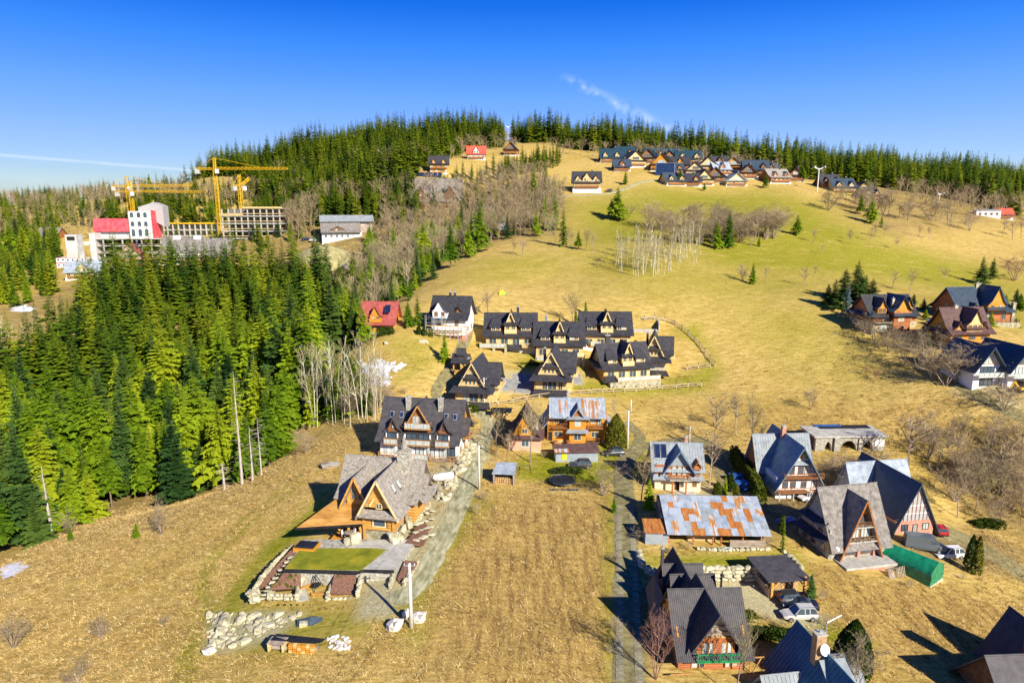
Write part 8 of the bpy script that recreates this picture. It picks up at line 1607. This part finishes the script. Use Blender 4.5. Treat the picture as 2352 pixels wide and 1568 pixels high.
part('netting', MB().slab([Vector((-17, 5, 15.5)), Vector((2.5, 5, 15.5)), Vector((2.5, 6.5, 22.5)), Vector((-17, 6.5, 22.5))], .3), M_REDNET, o); part('upper_wall', MB().box(-17, 2.6, 7, 16, 11, 22.2), M_SITEW, o)
part('tower_wall', arcade(MB(), [(3.8, 6.4, 1.6)], 3, 7, 1.7, 0, .1) and MB().box(2.7, 15, 4, 16, 11.6, 26.4), M_SITEW, o)
for j, (z, hh) in enumerate(((12.5, 5.0), (18, 3.4), (22.6, 3.6))):
    for x in (4.6, 8.2, 11.6): arch_win(o, x, z, 2.4, hh, '-y', 4, M_WFRAME, M_GLASS)
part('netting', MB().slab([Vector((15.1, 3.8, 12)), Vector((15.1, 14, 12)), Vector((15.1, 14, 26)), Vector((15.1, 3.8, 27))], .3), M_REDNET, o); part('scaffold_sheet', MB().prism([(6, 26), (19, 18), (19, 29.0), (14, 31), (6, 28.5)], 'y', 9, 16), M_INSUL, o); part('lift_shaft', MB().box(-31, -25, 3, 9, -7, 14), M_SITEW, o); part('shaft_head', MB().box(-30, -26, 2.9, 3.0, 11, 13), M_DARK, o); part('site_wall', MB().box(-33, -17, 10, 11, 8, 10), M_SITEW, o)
o = thing('frame_block', P(580, 548, tmin=250), R(-2), 'bare concrete frame of four open floors behind the cranes', 'building')
for i in range(5): part('floor_slab', MB().box(-17 if i < 4 else -4, 17, 0, 14, i * 4 - .25, i * 4 + .25), M_CONC, o)
for i in range(4):
    for x in np.arange(-16, 17, 3.5): part('column', MB().box(float(x) - .3, float(x) + .3, .4, 1, i * 4, i * 4 + 3.8), M_CONC, o)
    part('railing', MB().box(-17, 17, -.15, 0, i * 4 + 1.2, i * 4 + 1.5), M_PALEWOOD, o)
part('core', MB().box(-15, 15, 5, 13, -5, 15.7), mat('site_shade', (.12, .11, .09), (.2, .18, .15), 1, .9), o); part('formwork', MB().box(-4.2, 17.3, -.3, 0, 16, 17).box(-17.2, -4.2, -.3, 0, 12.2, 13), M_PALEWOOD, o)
o = thing('link_block', P(430, 552, tmin=250), R(2), 'low unfinished concrete wing joining the white block and the frame', 'building')
for i in range(3): part('floor_slab', MB().box(-16, 18, 2, 12, i * 3.6 + 2, i * 3.6 + 2.5), M_CONC, o)
for x in np.arange(-15, 18, 3.2):
    for i in range(2): part('column', MB().box(float(x) - .35, float(x) + .35, 2.2, 3, i * 3.6 + 2.5, i * 3.6 + 5.6), M_CONC, o)
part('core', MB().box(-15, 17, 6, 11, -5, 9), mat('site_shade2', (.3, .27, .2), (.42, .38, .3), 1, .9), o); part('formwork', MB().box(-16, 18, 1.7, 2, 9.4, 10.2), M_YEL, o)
o = thing('site_office', P(164, 612, tmin=250), R(4), 'two rows of white site cabins with red frames left of the new building', 'site office')
M_MAG = mat('magenta_frame', (.42, .03, .10), (.55, .06, .16), 1, .6, 0)
for j in range(2):
    for i in range(6):
        x = -7.6 + i * 2.5; c_ = part('cabin', MB().box(x, x + 2.4, 0, 6, -1 + j * 2.9, 1.75 + j * 2.9), M_WHITE, o); part('cabin_frame', MB().box(x - .06, x + .1, -.06, 0, -1 + j * 2.9, 1.8 + j * 2.9).box(x, x + 2.4, -.06, 0, -1 + j * 2.9, -.8 + j * 2.9).box(x, x + 2.4, -.06, 0, 1.6 + j * 2.9, 1.8 + j * 2.9), M_MAG, c_); part('pane', MB().box(x + .7, x + 1.7, -.05, 0, .3 + j * 2.9, 1.2 + j * 2.9), M_GLASS, c_)
o = thing('digger', P(228, 615, tmin=250), 0, 'yellow digger right of the white site cabins', 'digger'); part('body', MB().box(-2, 2, -1.2, 1.2, 1, 2.4), M_YEL, o); part('cab', MB().box(.2, 1.6, -1, .4, 2.4, 4), M_BLACK, o); part('boom', MB().beam((-1.5, 0, 2), (-4, 0, 4.6), .5, .6).beam((-4, 0, 4.6), (-6, 0, 1), .4, .5), M_YEL, o); part('track', MB().box(-2.2, 2.2, -1.5, 1.5, 0, 1), M_BLACK, o)
sp = P(735, 612, tmin=200); V = []; F = []; nr_, na = 10, 28; r = random.Random(4)
for i in range(nr_ + 1):
    for j in range(na):
        a = 2 * math.pi * j / na; f = i / nr_; rad = 21 * f * (1 + .12 * math.sin(a * 3) + r.uniform(-.03, .03)); V.append((rad * math.cos(a) * 1.05, rad * math.sin(a) * .8 + 8, 10 * (1 - f ** 1.6) * (1 + r.uniform(-.04, .04)) - (4 if i == nr_ else .5)))
for i in range(nr_):
    for j in range(na): a, b = i * na + j, i * na + (j + 1) % na; F.append((a, a + na, b + na, b))
o = part('spoil_mound', MB().add(V, F), mat('spoil', (.26, .23, .09), (.46, .41, .20), .35, .95, .2), None, None, True); o.location = sp; tag(o, 'big pale yellow-green spoil mound below the woodland inn', 'mound')
def pylon(px, py, hpx, label, tmin=200):
    p = P(px, py, tmin=tmin); h = px_h(p, hpx); o = thing('lift_pylon', p, R(10), label, 'pylon'); part('mast', MB().bar((0, 0, -1), (0, 0, h), h * .026, h * .018, 10), M_WFRAME, o); part('crossarm', MB().beam((-h * .24, 0, h * 1.04), (0, 0, h * .95), .4, .4).beam((0, 0, h * .95), (h * .24, 0, h * 1.04), .4, .4), M_WFRAME, o)
    for s in (-1, 1): part('sheave', MB().box(s * h * .24 - .4, s * h * .24 + .4, -1.2, 1.2, h * 1.03, h * 1.09), M_STEEL, o)
pylon(1877, 440, 52, 'tall white ski-lift pylon on the meadow right of the hill cluster'); pylon(2155, 476, 30, 'white ski-lift pylon in the brown wood on the right'); pylon(1167, 316, 24, 'white lift pylon in the gap at the hilltop, left of two'); pylon(1212, 318, 22, 'white lift pylon in the gap at the hilltop, right of two')
# ================================================================ old snow
def snow(pxs, label, thr=.46, seed=1, cell=.45, tmin=0, sc_=1.0):
    poly = [tuple(P(x, y, tmin=tmin))[:2] for x, y in pxs]; xs = [p[0] for p in poly]; ys = [p[1] for p in poly]; ax = np.arange(min(xs), max(xs) + cell, cell); ay = np.arange(min(ys), max(ys) + cell, cell)
    A, B = np.meshgrid(ax, ay); r = np.random.default_rng(seed); ph = r.uniform(0, 6.28, 12); f = np.zeros(A.shape)
    for i in range(6): k = (.5, .9, 1.6, 2.6, 3.7, 5.1)[i] / sc_; an = ph[i]; f += np.sin(A * k * math.cos(an) * 1.3 + B * k * math.sin(an) + ph[i + 6] * 3 + 1.2 * np.sin(B * k * .6)) / (1 + .45 * i)
    d = np.where(inside(A.ravel(), B.ravel(), poly), pdist(A.ravel(), B.ravel(), poly, True), -1).reshape(A.shape); ext = max(np.max(d), .1); keep = (f * .35 + np.clip(d / ext * 1.7, 0, 1) > thr) & (d > 0)
    z = zf(A.ravel(), B.ravel()).reshape(A.shape) + .04 + .12 * np.clip(d / ext, 0, 1); nx_ = A.shape[1]; idm = np.arange(A.size).reshape(A.shape); kk = keep[:-1, :-1]
    F = np.stack([idm[:-1, :-1][kk], idm[:-1, 1:][kk], idm[1:, 1:][kk], idm[1:, :-1][kk]], 1)
    if not len(F): return
    us, inv = np.unique(F, return_inverse=True); V = np.c_[A.ravel(), B.ravel(), z.ravel()][us]; o = link('snow_patch', np_mesh('snow_patch', V, inv.reshape(F.shape), M_SNOW, True)); tag(o, label, 'snow'); o['kind'] = 'stuff'
snow([(772,850),(800,832),(880,828),(935,838),(900,862),(905,890),(850,905),(790,885)], 'largest old snow patch behind the birches', .2, 1); snow([(228,1122),(270,1106),(330,1106),(322,1122),(290,1132),(240,1136)], 'old snow patch at the wood edge on the left', .45, 2, .25); snow([(430,1100),(445,1060),(458,1070),(455,1110),(445,1130)], 'old snow sliver between the spruces at the wood edge', .4, 3, .25); snow([(-10,1335),(0,1300),(50,1288),(80,1296),(30,1330)], 'old snow patch at the left picture edge', .45, 4, .25)
snow([(15,705),(60,700),(85,708),(60,718),(22,716)], 'old snow on the small far field at the left', .35, 5, .8, 180); snow([(165,446),(200,448),(235,458),(210,458)], 'old snow strip on the far left slope', .3, 6, 1.5, 250, 3); snow([(125,500),(150,500),(152,506),(128,507)], 'small old snow spot on the far left slope', .3, 7, 1.2, 250, 3); snow([(1925,1120),(1980,1112),(1990,1128),(1940,1132)], 'old snow under the shrubs below the stone arches', .5, 8, .25); snow([(1040,505),(1080,500),(1090,512),(1050,516)], 'faint snow under the leafless wood', .5, 9, 1, 200, 2)
# ================================================================ dry grass on the near meadow
def grass(name, n, ylo, yhi, seed, m, label, size, keepf, dark=0.0):
    r = np.random.default_rng(seed); y = ylo + (yhi - ylo) * r.random(n) ** .8; x = r.uniform(-1, 1, n) * (y * .86 + 4); sel = keepf(x, y); x, y = x[sel], y[sel]; z = zf(x, y); n = len(x); k = 5
    a = r.uniform(0, 6.28, (n, k)); lean = np.stack([-.35 + r.normal(0, .5, (n, k)), -.35 + r.normal(0, .5, (n, k))], -1); s = size * r.uniform(.5, 1.5, (n, 1)); wv = .075 * s
    bx, by = x[:, None] + r.normal(0, .16, (n, k)), y[:, None] + r.normal(0, .16, (n, k)); bz = np.repeat(z[:, None], k, 1) - .04
    A = np.stack([bx - np.cos(a) * wv, by - np.sin(a) * wv, bz], -1); B = np.stack([bx + np.cos(a) * wv, by + np.sin(a) * wv, bz], -1); C = np.stack([bx + lean[..., 0] * s, by + lean[..., 1] * s, bz + s * r.uniform(.3, .8, (n, k))], -1)
    V = np.stack([A, B, C], 2).reshape(-1, 3); F = np.arange(len(V)).reshape(-1, 3); me = np_mesh(name, V, F, m); t = me.attributes.new('tint', 'FLOAT', 'POINT'); t.data.foreach_set('value', np.repeat(np.clip(r.normal(.5, .3, n) - dark, 0, 1), k * 3).astype(np.float32)); o = link(name, me); o['kind'] = 'stuff'; tag(o, label, 'grass'); return o
def tint_mat(name, stops):
    m = bpy.data.materials.new(name); m.use_nodes = True; t = m.node_tree; b = t.nodes['Principled BSDF']; b.inputs['Roughness'].default_value = .9; b.inputs['Specular IOR Level'].default_value = .05; a = N(t, 'ShaderNodeAttribute', attribute_name='tint'); rp = N(t, 'ShaderNodeValToRGB'); el = rp.color_ramp.elements
    el[0].color = (*stops[0], 1); el[1].color = (*stops[-1], 1)
    for i, c in enumerate(stops[1:-1]): q = el.new((i + 1) / (len(stops) - 1)); q.color = (*c, 1)
    t.links.new(a.outputs['Fac'], rp.inputs[0]); t.links.new(rp.outputs[0], b.inputs['Base Color']); return m
_nogr = [W(q) for q in ([(740,1130),(700,1180),(600,1260),(540,1340),(470,1440),(520,1425),(830,1420),(590,1400),(590,1320),(690,1235),(760,1200)], [(470,1400),(840,1400),(860,1440),(800,1500),(480,1500)], [(574,1380),(640,1280),(700,1200),(760,1190),(960,1180),(1000,1230),(930,1340),(905,1420),(820,1420),(820,1390)], [(1450,1280),(1850,1265),(1900,1440),(1740,1420),(1740,1568),(1380,1568)], [(1190,1050),(1290,1010),(1500,1000),(1500,1110),(1190,1105)], [(1470,1120),(1800,1120),(1830,1265),(1460,1260)], [(1850,1120),(2200,1120),(2250,1340),(2080,1340),(1850,1290)])]
def meadow(x, y):
    k = np.ones(len(x), bool)
    for q in _nogr: k &= ~inside(x, y, q)
    for q in ([(905,1385),(965,1330),(1010,1250),(1050,1170),(1082,1095),(1100,1040)], [(1446,1600),(1442,1380),(1438,1250),(1436,1160),(1436,1062)]): k &= pdist(x, y, W(q)) > 2.6
    wpx = np.array([inside(x, y, wood_poly)])[0]; k &= ~wpx; return k
M_DRY = tint_mat('dry_grass_blades', [(.24, .15, .06), (.46, .31, .11), (.64, .46, .18), (.78, .62, .32)])
grass('dry_grass', 105000, 58, 150, 3, M_DRY, 'dry straw-coloured grass tussocks over the near meadow', .42, meadow)
grass('grass_tussock', 16000, 58, 175, 9, M_DRY, 'darker brown grass tussocks scattered over the near meadow', .62, lambda x, y: meadow(x, y) & (np.sin(x * .35 + 2 * np.sin(y * .21)) + np.sin(y * .52 + x * .17) + np.sin(x * .9 - y * .4) > -.3), .38)
